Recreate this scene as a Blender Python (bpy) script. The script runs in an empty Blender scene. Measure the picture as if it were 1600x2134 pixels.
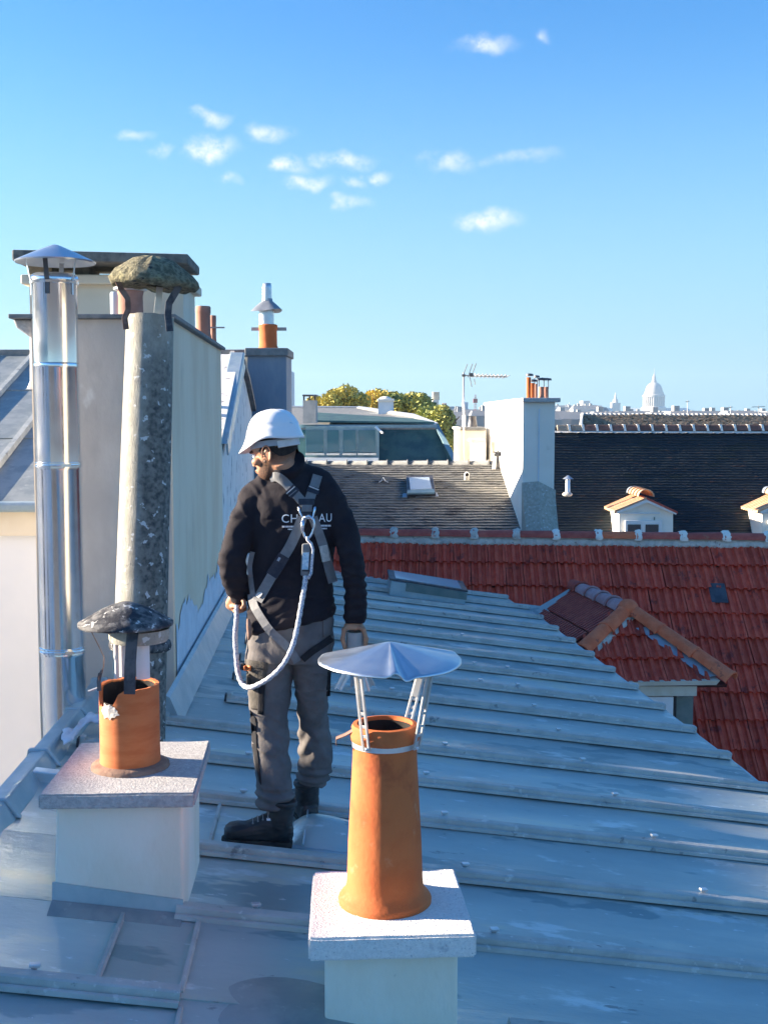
import bpy, bmesh, math, random
from mathutils import Vector as V, Matrix, noise, Quaternion
from mathutils.bvhtree import BVHTree
R = math.radians
random.seed(7)
sc = bpy.context.scene
COL = sc.collection
# ------------------------------------------------------------------ camera
EYE = 24.0
FPX = 2400.0
PITCH = math.atan(202 / FPX)
cam = bpy.data.cameras.new('camera'); camo = bpy.data.objects.new('camera', cam); COL.objects.link(camo)
cam.sensor_fit = 'HORIZONTAL'; cam.sensor_width = 36; cam.lens = 36 * FPX / 1600
cam.clip_start = 0.05; cam.clip_end = 20000
camo.location = (0, 0, EYE); camo.rotation_euler = (math.pi / 2 - PITCH, 0, 0)
sc.camera = camo
# ------------------------------------------------------------------ sun, sky, exposure
SUN_EL, SUN_AZ = 15.5, -83.0          # azimuth from +Y towards +X
SUNV = V((math.sin(R(SUN_AZ)) * math.cos(R(SUN_EL)), math.cos(R(SUN_AZ)) * math.cos(R(SUN_EL)), math.sin(R(SUN_EL))))
sl = bpy.data.lights.new('sun', 'SUN'); sl.energy = 5.0; sl.angle = R(0.53); sl.color = (1, .85, .66)
so = bpy.data.objects.new('sun', sl); COL.objects.link(so)
so.rotation_euler = SUNV.to_track_quat('Z', 'Y').to_euler(); so.location = SUNV * 60 + V((0, 0, EYE))
sc.view_settings.view_transform = 'Standard'; sc.view_settings.look = 'None'
sc.view_settings.exposure = 2.1; sc.view_settings.gamma = 1; sc.view_settings.use_curve_mapping = False
sc.render.engine = 'CYCLES'
sc.cycles.max_bounces = 6; sc.cycles.volume_bounces = 0
sc.cycles.use_denoising = True
w = bpy.data.worlds.new('World'); sc.world = w; w.use_nodes = True
nt = w.node_tree; N = nt.nodes; L = nt.links
for n in list(N): N.remove(n)
out = N.new('ShaderNodeOutputWorld'); bg = N.new('ShaderNodeBackground'); bg.inputs[1].default_value = 0.064
sky = N.new('ShaderNodeTexSky'); sky.sky_type = 'NISHITA'; sky.sun_disc = False
sky.sun_elevation = R(SUN_EL); sky.sun_rotation = R(SUN_AZ); sky.altitude = 50
sky.air_density = 1.15; sky.dust_density = 0.4; sky.ozone_density = 1.6
hs = N.new('ShaderNodeHueSaturation'); hs.inputs['Saturation'].default_value = 1.08; hs.inputs['Value'].default_value = 1.0
tint = N.new('ShaderNodeMix'); tint.data_type = 'RGBA'; tint.blend_type = 'MULTIPLY'; tint.inputs[0].default_value = 1
tint.inputs[7].default_value = (.25, .63, 1.04, 1)
L.new(sky.outputs[0], hs.inputs['Color']); L.new(hs.outputs[0], tint.inputs[6])
# pale haze band towards the horizon, the same all the way round
tc0 = N.new('ShaderNodeTexCoord'); sp0 = N.new('ShaderNodeSeparateXYZ'); L.new(tc0.outputs['Generated'], sp0.inputs[0])
hzr = N.new('ShaderNodeMapRange'); hzr.interpolation_type = 'SMOOTHSTEP'; L.new(sp0.outputs[2], hzr.inputs[0]); hzr.inputs[1].default_value = -.02; hzr.inputs[2].default_value = .34; hzr.inputs[3].default_value = .92; hzr.inputs[4].default_value = .0
hmx = N.new('ShaderNodeMix'); hmx.data_type = 'RGBA'; L.new(hzr.outputs[0], hmx.inputs[0]); L.new(tint.outputs[2], hmx.inputs[6]); hmx.inputs[7].default_value = (1.75, 2.75, 3.25, 1)
# small fair-weather clouds, placed by direction on the sky
tc = N.new('ShaderNodeTexCoord'); sep = N.new('ShaderNodeSeparateXYZ'); L.new(tc.outputs['Generated'], sep.inputs[0])
def wm(op, a, b=None, c=None):
    m = N.new('ShaderNodeMath'); m.operation = op
    for i, x in enumerate((a, b, c)):
        if x is None: continue
        if isinstance(x, (int, float)): m.inputs[i].default_value = x
        else: L.new(x, m.inputs[i])
    return m.outputs[0]
ay = wm('MAXIMUM', wm('ABSOLUTE', sep.outputs[1]), .05)
cx = wm('DIVIDE', sep.outputs[0], ay); cz = wm('DIVIDE', sep.outputs[2], ay)
cmb = N.new('ShaderNodeCombineXYZ'); L.new(cx, cmb.inputs[0]); L.new(cz, cmb.inputs[1])
nz = N.new('ShaderNodeTexNoise'); nz.inputs['Scale'].default_value = 60; nz.inputs['Detail'].default_value = 9; nz.inputs['Roughness'].default_value = .70
L.new(cmb.outputs[0], nz.inputs['Vector'])
nz2 = N.new('ShaderNodeTexNoise'); nz2.inputs['Scale'].default_value = 30; nz2.inputs['Detail'].default_value = 4
L.new(cmb.outputs[0], nz2.inputs['Vector'])
wv = N.new('ShaderNodeVectorMath'); wv.operation = 'MULTIPLY_ADD'; wv.inputs[1].default_value = (.050, .026, 0)
L.new(nz2.outputs['Color'], wv.inputs[0]); L.new(cmb.outputs[0], wv.inputs[2])
def skydir(u, v):
    up = math.sin(PITCH) * 1 ; a = -(v - 1067) / FPX
    fy = math.cos(PITCH) + math.sin(PITCH) * a; fz = -math.sin(PITCH) + math.cos(PITCH) * a
    return ((u - 800) / FPX / fy, fz / fy)
CL = [(432, 243, 40, 20, .75), (445, 308, 58, 34, 1), (283, 284, 38, 14, .6), (340, 318, 34, 14, .6), (475, 374, 24, 14, .5), (566, 282, 52, 24, .6),
      (608, 347, 44, 22, .8), (718, 336, 78, 20, .72), (648, 382, 50, 20, .8), (784, 370, 34, 15, .85), (733, 377, 20, 12, .55), (728, 421, 40, 17, .6),
      (935, 335, 70, 26, .5), (1080, 328, 86, 17, .38), (1014, 458, 82, 25, .95), (1010, 92, 74, 24, .72), (1134, 77, 26, 18, .5),
      (-420, 260, 120, 40, .8), (2100, 380, 150, 40, .7), (2350, 210, 90, 30, .7), (-900, 60, 170, 40, .7)]
acc = None
for (u, v, su, sv, st) in CL:
    c = skydir(u, v)
    mp = N.new('ShaderNodeMapping'); mp.vector_type = 'POINT'
    mp.inputs['Location'].default_value = (-(c[0] + .025) * FPX / su / .95, -(c[1] + .013) * FPX / sv / .95, 0); mp.inputs['Scale'].default_value = (FPX / su / .95, FPX / sv / .95, 0)
    L.new(wv.outputs[0], mp.inputs['Vector'])
    ln = N.new('ShaderNodeVectorMath'); ln.operation = 'LENGTH'; L.new(mp.outputs[0], ln.inputs[0])
    mr = N.new('ShaderNodeMapRange'); mr.interpolation_type = 'SMOOTHSTEP'; L.new(ln.outputs['Value'], mr.inputs[0])
    mr.inputs[1].default_value = 1.25; mr.inputs[2].default_value = 0.0; mr.inputs[3].default_value = 0; mr.inputs[4].default_value = st
    acc = mr.outputs[0] if acc is None else wm('MAXIMUM', acc, mr.outputs[0])
nm = N.new('ShaderNodeMapRange'); nm.inputs[1].default_value = .32; nm.inputs[2].default_value = .66; L.new(nz.outputs[0], nm.inputs[0])
cl = wm('MULTIPLY', acc, nm.outputs[0]); cl = wm('MINIMUM', wm('MULTIPLY', cl, 1.5), .92)
mix = N.new('ShaderNodeMix'); mix.data_type = 'RGBA'; L.new(cl, mix.inputs[0]); L.new(hmx.outputs[2], mix.inputs[6]); mix.inputs[7].default_value = (3.9, 4.1, 4.3, 1)
L.new(mix.outputs[2], bg.inputs[0]); L.new(bg.outputs[0], out.inputs[0])

# ------------------------------------------------------------------ helpers
CP, SP = math.cos(PITCH), math.sin(PITCH)
def ray(u, v):
    a = -(v - 1067) / FPX
    return V(((u - 800) / FPX, CP + SP * a, -SP + CP * a))
def P(u, v, Y):
    d = ray(u, v); return d * (Y / d.y) + V((0, 0, EYE))
def proj(p):
    q = V(p) - V((0, 0, EYE)); d = q.y * CP - q.z * SP; h = q.y * SP + q.z * CP
    return 800 + FPX * q.x / d, 1067 - FPX * h / d
A0 = R(2.9)
EX = V((math.cos(A0), math.sin(A0), 0)); EY = V((-math.sin(A0), math.cos(A0), 0)); EZ = V((0, 0, 1))
# main zinc roof plane: falls towards +x, level along EY
RO = P(580, 1760, 4.9)
E1 = V((math.cos(A0), math.sin(A0), -.13)).normalized(); E2 = EY; EN = E1.cross(E2).normalized()
def RF(a, b, h=0): return RO + E1 * a + E2 * b + EN * h
def RH(u, v, h=0):
    d = ray(u, v); o = V((0, 0, EYE)); t = ((RO + EN * h - o) @ EN) / (d @ EN) if False else ((RO + EN * h - o).dot(EN)) / d.dot(EN)
    p = o + d * t - RO
    return p.dot(E1), p.dot(E2)
def roofz(x, y):
    return RO.z - ((x - RO.x) * EN.x + (y - RO.y) * EN.y) / EN.z

class MB:
    def __init__(s): s.v = []; s.f = []; s.m = []
    def add(s, vs, fs, mi=0):
        o = len(s.v); s.v += [V(x) for x in vs]
        for f in fs: s.f.append([i + o for i in f]); s.m.append(mi)
        return s
    def quad(s, a, b, c, d, mi=0): return s.add([a, b, c, d], [(0, 1, 2, 3)], mi)
    def hexa(s, p, mi=0):      # p: 4 bottom, 4 top corners (ccw)
        return s.add(p, [(3, 2, 1, 0), (4, 5, 6, 7), (0, 1, 5, 4), (1, 2, 6, 5), (2, 3, 7, 6), (3, 0, 4, 7)], mi)
    def box(s, c, sx, sy, sz, ax=None, ay=None, az=None, mi=0):   # c: centre, full sizes
        ax = ax or V((1, 0, 0)); ay = ay or V((0, 1, 0)); az = az or V((0, 0, 1)); c = V(c)
        q = [c + ax * (i * sx / 2) + ay * (j * sy / 2) + az * (k * sz / 2) for k in (-1, 1) for (i, j) in ((-1, -1), (1, -1), (1, 1), (-1, 1))]
        return s.hexa(q, mi)
    def slabpoly(s, pts, th, n=None, mi=0):     # polygon extruded by th along -n
        pts = [V(p) for p in pts]; n = n or (pts[1] - pts[0]).cross(pts[2] - pts[1]).normalized(); k = len(pts)
        vs = pts + [p - n * th for p in pts]
        fs = [tuple(range(k)), tuple(range(2 * k - 1, k - 1, -1))] + [(i, k + i, k + (i + 1) % k, (i + 1) % k) for i in range(k)]
        return s.add(vs, fs, mi)
    def lathe(s, c, prof, seg=32, axis=None, jit=None, caps=(0, 0), x0=None, mi=0):
        axis = (axis or EZ).normalized(); x = x0 or axis.orthogonal().normalized(); y = axis.cross(x); c = V(c); vs = []
        for k, (r, z) in enumerate(prof):
            for i in range(seg):
                a = 2 * math.pi * i / seg; rr = r; zz = z
                if jit: rr, zz = jit(r, z, a, k)
                vs.append(c + x * (rr * math.cos(a)) + y * (rr * math.sin(a)) + axis * zz)
        n = len(prof); fs = []
        for k in range(n - 1):
            for i in range(seg):
                j = (i + 1) % seg; fs.append((k * seg + i, k * seg + j, (k + 1) * seg + j, (k + 1) * seg + i))
        if caps[0]: fs.append(tuple(range(seg - 1, -1, -1)))
        if caps[1]: fs.append(tuple((n - 1) * seg + i for i in range(seg)))
        return s.add(vs, fs, mi)
    def tube(s, pts, r, seg=8, caps=True, mi=0):
        pts = [V(p) for p in pts]; n = len(pts); vs = []; rs = r if isinstance(r, (list, tuple)) else [r] * n
        t = (pts[1] - pts[0]).normalized(); x = t.orthogonal().normalized()
        for k in range(n):
            t = (pts[min(k + 1, n - 1)] - pts[max(k - 1, 0)]).normalized(); x = (x - t * x.dot(t)).normalized(); y = t.cross(x)
            for i in range(seg):
                a = 2 * math.pi * i / seg; vs.append(pts[k] + x * (rs[k] * math.cos(a)) + y * (rs[k] * math.sin(a)))
        fs = [(k * seg + i, k * seg + (i + 1) % seg, (k + 1) * seg + (i + 1) % seg, (k + 1) * seg + i) for k in range(n - 1) for i in range(seg)]
        if caps: fs += [tuple(range(seg - 1, -1, -1)), tuple((n - 1) * seg + i for i in range(seg))]
        return s.add(vs, fs, mi)
    def strip(s, pts, wdir, w, th, mi=0):       # flat bar along pts, width w along wdir
        pts = [V(p) for p in pts]; wd = V(wdir).normalized(); n = len(pts); vs = []
        for k in range(n):
            t = (pts[min(k + 1, n - 1)] - pts[max(k - 1, 0)]).normalized(); wk = (wd - t * wd.dot(t)).normalized(); q = t.cross(wk)
            vs += [pts[k] - wk * w / 2 - q * th / 2, pts[k] + wk * w / 2 - q * th / 2, pts[k] + wk * w / 2 + q * th / 2, pts[k] - wk * w / 2 + q * th / 2]
        fs = [(4 * k + i, 4 * k + (i + 1) % 4, 4 * k + 4 + (i + 1) % 4, 4 * k + 4 + i) for k in range(n - 1) for i in range(4)]
        fs += [(3, 2, 1, 0), tuple(4 * (n - 1) + i for i in range(4))]
        return s.add(vs, fs, mi)
    def ball(s, c, rx, ry=None, rz=None, seg=12, rings=8, ax=None, mi=0):
        ry = ry or rx; rz = rz or rx; c = V(c); A = ax or (V((1, 0, 0)), V((0, 1, 0)), V((0, 0, 1))); vs = []
        for k in range(rings + 1):
            t = math.pi * k / rings
            for i in range(seg):
                a = 2 * math.pi * i / seg
                vs.append(c + A[0] * (rx * math.sin(t) * math.cos(a)) + A[1] * (ry * math.sin(t) * math.sin(a)) - A[2] * (rz * math.cos(t)))
        fs = [(k * seg + i, k * seg + (i + 1) % seg, (k + 1) * seg + (i + 1) % seg, (k + 1) * seg + i) for k in range(rings) for i in range(seg)]
        return s.add(vs, fs, mi)
    def mesh(s, name, mats, smooth=False):
        me = bpy.data.meshes.new(name); me.from_pydata([tuple(x) for x in s.v], [], s.f)
        for m in (mats if isinstance(mats, (list, tuple)) else [mats]): me.materials.append(m)
        if any(s.m): me.polygons.foreach_set('material_index', s.m)
        if smooth: me.polygons.foreach_set('use_smooth', [True] * len(me.polygons))
        me.validate(); me.update(); return me
    def build(s, name, mats, parent=None, smooth=False, bevel=0, seg=2, auto=None, fix=True):
        me = s.mesh(name, mats, smooth)
        if fix:
            bm = bmesh.new(); bm.from_mesh(me); bmesh.ops.remove_doubles(bm, verts=bm.verts, dist=1e-5); bmesh.ops.recalc_face_normals(bm, faces=bm.faces)
            if smooth and auto:
                for e in bm.edges:
                    if len(e.link_faces) == 2 and e.calc_face_angle(0) > R(auto): e.smooth = False
            bm.to_mesh(me); bm.free()
        o = link(name, me, parent)
        if bevel:
            b = o.modifiers.new('bevel', 'BEVEL'); b.width = bevel; b.segments = seg; b.limit_method = 'ANGLE'; b.angle_limit = R(35)
        return o
def link(name, me, parent=None):
    o = bpy.data.objects.new(name, me); COL.objects.link(o)
    if parent is not None:
        o.parent = parent; o.matrix_parent_inverse = WM(parent).inverted()
    return o
def WM(o):
    m = Matrix.LocRotScale(o.location, o.rotation_euler, o.scale)
    return m if o.parent is None else WM(o.parent) @ o.matrix_parent_inverse @ m
def tag(o, label=None, cat=None, group=None, kind=None):
    for k, x in (('label', label), ('category', cat), ('group', group), ('kind', kind)):
        if x: o[k] = x
    return o
def empty(name, loc, label=None, cat=None, group=None):
    o = bpy.data.objects.new(name, None); o.empty_display_size = .1; o.location = loc; COL.objects.link(o)
    return tag(o, label, cat, group)
def copytree(o, loc, label=None, rz=None):
    c = o.copy(); COL.objects.link(c); c.location = loc
    if label: c['label'] = label
    if rz is not None: c.rotation_euler = (0, 0, rz)
    for ch in [x for x in KIDS.get(o.name, [])]:
        d = ch.copy(); COL.objects.link(d); d.parent = c
        for g in KIDS.get(ch.name, []):
            e = g.copy(); COL.objects.link(e); e.parent = d
    return c
KIDS = {}
def kids():
    KIDS.clear()
    for o in COL.objects:
        if o.parent: KIDS.setdefault(o.parent.name, []).append(o)

# ------------------------------------------------------------------ materials
MT = {}
def mat(name, c1, c2=None, scale=3, rough=.7, metal=0, bump=0, bscale=40, spots=(), rnd=0, stretch=(1, 1, 1), rough2=None, spec=.5, lo=.38, hi=.62, obj=False, dist=.01, alpha=None):
    m = bpy.data.materials.new(name); m.use_nodes = True; nt = m.node_tree; N = nt.nodes; L = nt.links; b = N['Principled BSDF']
    b.inputs['Roughness'].default_value = rough; b.inputs['Metallic'].default_value = metal; b.inputs['Specular IOR Level'].default_value = spec
    if obj: pos = N.new('ShaderNodeTexCoord').outputs['Object']
    else: pos = N.new('ShaderNodeNewGeometry').outputs['Position']
    mp = N.new('ShaderNodeMapping'); mp.inputs['Scale'].default_value = stretch; L.new(pos, mp.inputs[0]); vec = mp.outputs[0]
    if rnd:
        oi = N.new('ShaderNodeObjectInfo')
        ad = N.new('ShaderNodeVectorMath'); ad.operation = 'MULTIPLY_ADD'; ad.inputs[1].default_value = (9, 7, 5); L.new(oi.outputs['Random'], ad.inputs[0]); L.new(vec, ad.inputs[2]); vec = ad.outputs[0]
    def tex(sc_, det=6, ro=.6, v=None):
        n = N.new('ShaderNodeTexNoise'); n.inputs['Scale'].default_value = sc_; n.inputs['Detail'].default_value = det; n.inputs['Roughness'].default_value = ro
        L.new(v or vec, n.inputs['Vector']); return n.outputs[0]
    def rng(x, a, b_, o0=0, o1=1):
        r = N.new('ShaderNodeMapRange'); r.interpolation_type = 'SMOOTHSTEP'; L.new(x, r.inputs[0])
        for i, q in enumerate((a, b_, o0, o1)): r.inputs[i + 1].default_value = q
        return r.outputs[0]
    def mixc(f, a, c):
        x = N.new('ShaderNodeMix'); x.data_type = 'RGBA'
        for i, q in ((0, f), (6, a), (7, c)):
            if isinstance(q, tuple): x.inputs[i].default_value = (*q, 1) if len(q) == 3 else q
            else: L.new(q, x.inputs[i])
        return x.outputs[2]
    col = c1
    if c2:
        f = rng(tex(scale), lo, hi); col = mixc(f, c1, c2)
    for (sc_c, sc_s, th, wd) in spots:
        col = mixc(rng(tex(sc_s, 5, .65), th, th + wd), col, sc_c)
    if rnd:
        h = N.new('ShaderNodeHueSaturation'); r2 = N.new('ShaderNodeMapRange'); L.new(oi.outputs['Random'], r2.inputs[0]); r2.inputs[3].default_value = 1 - rnd; r2.inputs[4].default_value = 1 + rnd
        L.new(r2.outputs[0], h.inputs['Value'])
        if isinstance(col, tuple): h.inputs['Color'].default_value = (*col, 1)
        else: L.new(col, h.inputs['Color'])
        col = h.outputs[0]
    if isinstance(col, tuple): b.inputs['Base Color'].default_value = (*col, 1)
    else: L.new(col, b.inputs['Base Color'])
    if rough2 is not None: L.new(rng(tex(scale * 1.7, 5), .35, .65, rough, rough2), b.inputs['Roughness'])
    if bump:
        bp = N.new('ShaderNodeBump'); bp.inputs['Strength'].default_value = bump; bp.inputs['Distance'].default_value = dist
        L.new(tex(bscale, 6, .6), bp.inputs['Height']); L.new(bp.outputs[0], b.inputs['Normal'])
    MT[name] = m; return m
ZA = dict(stretch=(.55, 1.5, 1.5))
mat('zinc', (.46, .52, .50), (.56, .60, .56), 1.3, .36, .50, .34, 4.5, rnd=.13, rough2=.58, spots=(((.66, .64, .52), 1.3, .55, .10), ((.33, .41, .41), 1.25, .57, .03), ((.72, .76, .74), 4, .58, .10), ((.30, .33, .32), 9, .66, .05), ((.34, .29, .23), 18, .72, .02), ((.70, .73, .72), 16, .66, .02)), dist=.03, **ZA)
mat('zinc_batten', (.44, .45, .42), (.54, .54, .50), 6, .48, .3, .3, 40, rough2=.65, spots=(((.62, .62, .58), 16, .60, .06), ((.26, .27, .26), 9, .62, .06)))
mat('zinc_light', (.36, .46, .50), (.45, .53, .56), 5, .38, .5, .15, 20, rough2=.55)
mat('zinc_dull', (.27, .30, .30), (.36, .38, .37), 5, .5, .35, .2, 30, spots=(((.45, .46, .44), 9, .6, .08),))
mat('lead_flash', (.30, .35, .42), (.42, .46, .5), 6, .5, .3, .35, 18)
mat('render_white', (.86, .78, .62), (.92, .86, .72), 3, .9, 0, .3, 45, stretch=(1, 1, .45), spots=(((.70, .62, .48), 5, .62, .12), ((.50, .45, .36), 22, .72, .04)))
mat('concrete_slab', (.80, .77, .73), (.88, .85, .81), 90, .9, 0, 1, 130, spots=(((.42, .42, .44), 150, .60, .06), ((.52, .52, .53), 6, .62, .1)), dist=.006)
mat('concrete_old', (.42, .40, .39), (.54, .52, .50), 60, .9, 0, .8, 110, spots=(((.62, .62, .61), 45, .60, .08), ((.27, .27, .28), 3, .60, .2)), dist=.006)
mat('terracotta', (.52, .115, .026), (.60, .155, .042), 4, .82, 0, .4, 60, spots=(((.40, .085, .024), 3, .56, .15), ((.64, .26, .12), 6, .62, .12), ((.16, .06, .03), 34, .73, .02), ((.76, .50, .32), 46, .745, .02)), dist=.004)
mat('terracotta2', (.55, .14, .038), (.62, .19, .06), 5, .8, 0, .25, 30, stretch=(1, 1, 4), spots=(((.48, .18, .08), 7, .64, .05),), dist=.004)
mat('terracotta_dull', (.36, .17, .12), (.44, .22, .16), 8, .8)
mat('brown_mortar', (.24, .14, .10), (.32, .20, .14), 12, .9, 0, .4, 60)
mat('soot', (.012, .010, .010), (.03, .025, .022), 10, .95)
mat('steel', (.82, .82, .83), (.90, .90, .90), 3, .15, 1, .06, 4, rough2=.24, spots=(((.62, .60, .58), 14, .68, .05),))
mat('steel_cap', (.55, .60, .66), (.62, .66, .70), 5, .28, .9, .05, 12, rough2=.4)
mat('galv', (.62, .66, .70), (.72, .75, .77), 9, .30, .8, .05, 30, spots=(((.45, .42, .38), 25, .70, .03),), rough2=.45)
mat('galv_leg', (.74, .72, .68), (.62, .61, .58), 12, .35, .6, .05, 30)
mat('rust_strap', (.20, .11, .08), (.30, .20, .16), 20, .8, .2, .3, 60)
mat('dark_strap', (.05, .055, .07), (.13, .13, .14), 16, .6, .5, .2, 60)
mat('moss_cap', (.11, .10, .06), (.27, .24, .15), 40, .95, 0, 1, 40, spots=(((.32, .29, .16), 9, .56, .08), ((.03, .03, .035), 12, .60, .06)), dist=.02)
mat('lichen_cap', (.030, .030, .038), (.17, .165, .16), 26, .9, 0, .7, 80, spots=(((.020, .020, .028), 8, .56, .1), ((.66, .64, .60), 30, .585, .04)), dist=.006)
mat('fibre_cement', (.36, .34, .28), (.46, .43, .36), 30, .92, 0, .6, 110, stretch=(1, 1, .5), spots=(((.22, .22, .20), 60, .56, .16), ((.20, .20, .19), 3, .55, .2)), dist=.005)
mat('cement_wall', (.58, .50, .43), (.68, .60, .52), 2.2, .93, 0, .5, 45, stretch=(1, 1, .5), spots=(((.46, .40, .35), 1.3, .56, .15), ((.74, .68, .62), 40, .68, .05), ((.76, .70, .62), 3, .62, .1), ((.14, .12, .10), 7, .735, .02)), dist=.006)
mat('cement_side', (.80, .62, .43), (.88, .72, .53), 1.4, .93, 0, .10, 90, stretch=(1, 1.2, .5), spots=(((.66, .51, .36), 2.0, .55, .25), ((.50, .43, .35), 9, .72, .06)), dist=.003)
mat('peeling', (.80, .75, .70), (.88, .84, .79), 4, .9, 0, .5, 30, stretch=(1, 1.2, .8), spots=(((.36, .34, .33), 5, .60, .05), ((.14, .13, .13), 9, .70, .02)), dist=.01)
mat('plaster_patch', (.66, .66, .70), (.74, .74, .78), 7, .9, 0, .6, 25)
mat('cream', (.74, .65, .50), (.80, .72, .57), 2, .9, 0, .1, 40)
mat('facade', (.74, .78, .82), (.80, .83, .86), .8, .9, 0, .1, 20)
mat('blue_stack', (.19, .235, .30), (.25, .29, .34), 3, .85, 0, .3, 30, stretch=(1, 1, .4))
mat('coping', (.17, .18, .185), (.24, .24, .235), 10, .85, 0, .5, 50)
mat('old_slab', (.12, .12, .11), (.22, .21, .18), 10, .9, 0, .6, 40)
RT = dict(rnd=.15)
mat('red_tile', (.58, .066, .034), (.68, .10, .05), 9, .82, 0, .4, 60, spots=(((.28, .040, .030), 5, .57, .1), ((.62, .16, .09), 30, .70, .05), ((.10, .04, .035), 16, .72, .05)), **RT)
mat('red_tile_base', (.06, .015, .012), (.10, .02, .015), 9, .9)
mat('ridge_red', (.42, .075, .055), (.52, .11, .075), 9, .75, 0, .3, 50, rnd=.15, spots=(((.46, .17, .10), 6, .62, .1),))
mat('ridge_brown', (.15, .075, .06), (.20, .10, .08), 9, .8, rnd=.15)
mat('ridge_orange', (.66, .135, .05), (.74, .18, .075), 9, .8, 0, .35, 50, rnd=.12, spots=(((.32, .08, .05), 8, .60, .1),))
mat('ridge_pale', (.42, .24, .24), (.50, .32, .32), 8, .7, 0, .2, 40, rnd=.15)
mat('mortar', (.58, .53, .47), (.70, .65, .58), 9, .93, 0, .8, 30, spots=(((.26, .23, .21), 14, .6, .08),), dist=.02)
mat('plain_tile', (.14, .145, .145), (.21, .205, .19), 5, .9, 0, .5, 22, stretch=(1, 1, 3), spots=(((.07, .07, .075), 2.2, .55, .1), ((.34, .29, .21), 12, .64, .06)), dist=.03)
mat('slate_tile', (.010, .020, .030), (.018, .028, .036), 3, .7, 0, .2, 14, stretch=(1, 1, 5), spots=(((.11, .055, .035), 4, .60, .08), ((.012, .022, .022), 1.2, .55, .1)), dist=.03)
mat('brown_tile', (.26, .20, .15), (.36, .29, .22), 4, .9, 0, .6, 12, spots=(((.17, .13, .10), 6, .58, .08),), dist=.04)
mat('dormer_tile', (.56, .32, .19), (.64, .40, .25), 7, .85, 0, .4, 20, rnd=.1)
mat('blue_panel', (.030, .085, .10), (.055, .13, .13), 2.5, .7, 0, .4, 12, spots=(((.10, .14, .13), 4, .6, .1),))
mat('blue_frame', (.15, .26, .32), (.20, .32, .37), 6, .6)
mat('grey_render', (.34, .34, .33), (.42, .41, .39), 5, .9)
mat('white_paint', (.80, .80, .78), (.74, .74, .73), 4, .6)
mat('white_wall', (.86, .80, .70), (.90, .85, .76), 1.5, .9, 0, .2, 10, spots=(((.66, .60, .50), 2.2, .66, .1),))
mat('pale_blue_wall', (.62, .70, .76), (.68, .74, .80), 3, .8)
mat('ochre_trim', (.62, .55, .42), (.68, .62, .50), 6, .85)
mat('green_grey', (.13, .18, .17), (.18, .22, .20), 6, .6)
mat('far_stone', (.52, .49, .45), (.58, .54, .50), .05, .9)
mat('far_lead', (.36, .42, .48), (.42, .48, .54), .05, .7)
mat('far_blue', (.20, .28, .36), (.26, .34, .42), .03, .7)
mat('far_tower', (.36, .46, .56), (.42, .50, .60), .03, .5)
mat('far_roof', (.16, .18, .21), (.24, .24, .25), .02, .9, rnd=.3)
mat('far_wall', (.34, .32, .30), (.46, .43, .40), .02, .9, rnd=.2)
mat('street', (.06, .06, .065), (.09, .09, .09), .05, .9)
mat('bark', (.10, .08, .06), (.15, .12, .09), 4, .9)
mat('leaf_yellow', (.60, .46, .09), (.42, .37, .08), .45, .7, spots=(((.26, .27, .05), .7, .60, .1),))
mat('leaf_green', (.30, .33, .09), (.52, .45, .10), .35, .7, spots=(((.13, .18, .05), .6, .52, .1),))
mat('metal_grey', (.30, .31, .33), (.38, .39, .40), 8, .45, .6)
mat('metal_dark', (.07, .07, .08), (.12, .12, .13), 8, .5, .5)
mat('white_cloth', (.80, .80, .84), (.72, .72, .78), 14, .9)
mat('black_rubber', (.012, .012, .014), (.03, .03, .032), 20, .6)
g = mat('glass', (.05, .15, .19), None, rough=.06, spec=.9)
mat('glass_pale', (.42, .50, .56), (.48, .55, .60), 2, .12, spec=.8)
mat('glass_dark', (.03, .045, .06), None, rough=.05, spec=.8)
# ================================================================== SETTING
m = MB(); S_ = 9000
m.quad((-S_, -3000, 0), (S_, -3000, 0), (S_, S_, 0), (-S_, S_, 0))
tag(m.build('ground', MT['street']), kind='structure')

# ================================================================== MAIN ZINC ROOF
ax, ay_ = RH(812, 1300)
zr = empty('zinc_roofed_house', (RO.x, RO.y, 0), 'blue-grey zinc batten roof falling gently to the right under the man', 'house')
aL = RH(90, 1600)[0]                       # free left edge
aW = RH(378, 1445)[0]                      # foot of the party wall
bW = RH(345, 1497)[1]
eave = [RH(*q) for q in ((1700, 1728), (1534, 1590), (1240, 1370), (1090, 1260))]
eave = [(q[0], q[1]) for q in eave]
q0, q1 = eave[0], eave[1]
eave.insert(0, (q0[0] + (q0[0] - q1[0]) * 3, q0[1] + (q0[1] - q1[1]) * 3))
bFar = RH(1000, 1229)[1]
eave += [(RH(1086, 1257)[0] - .04, eave[-1][1] + .05), (RH(1012, 1229)[0], bFar)]
def aR(b):
    if b <= eave[0][1]: return eave[0][0]
    for (a0, b0), (a1, b1) in zip(eave, eave[1:]):
        if b <= b1: return a0 + (a1 - a0) * (b - b0) / max(b1 - b0, 1e-6)
    return eave[-1][0]
hs = [1976, 1843, 1733, 1652, 1584, 1522, 1474, 1430.6, 1397, 1367, 1342, 1320, 1296, 1279, 1260, 1239]
bb = [RH(1000, h)[1] for h in hs]
n_ = len(bb); mx = sum(range(n_)) / n_; my = sum(bb) / n_
sp = sum((i - mx) * (y - my) for i, y in enumerate(bb)) / sum((i - mx) ** 2 for i in range(n_)); b0_ = my - sp * mx
bat = [b0_ + sp * k for k in range(-3, n_ + 1)]
for i in range(6): bat[i + 3] = (bat[i + 3] + bb[i]) / 2 if i else bb[0]
def leftA(b): return aL if b < bW else aW
edges = bat[:] + [bFar + .3]
zm = MT['zinc']
cross = {}
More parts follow.
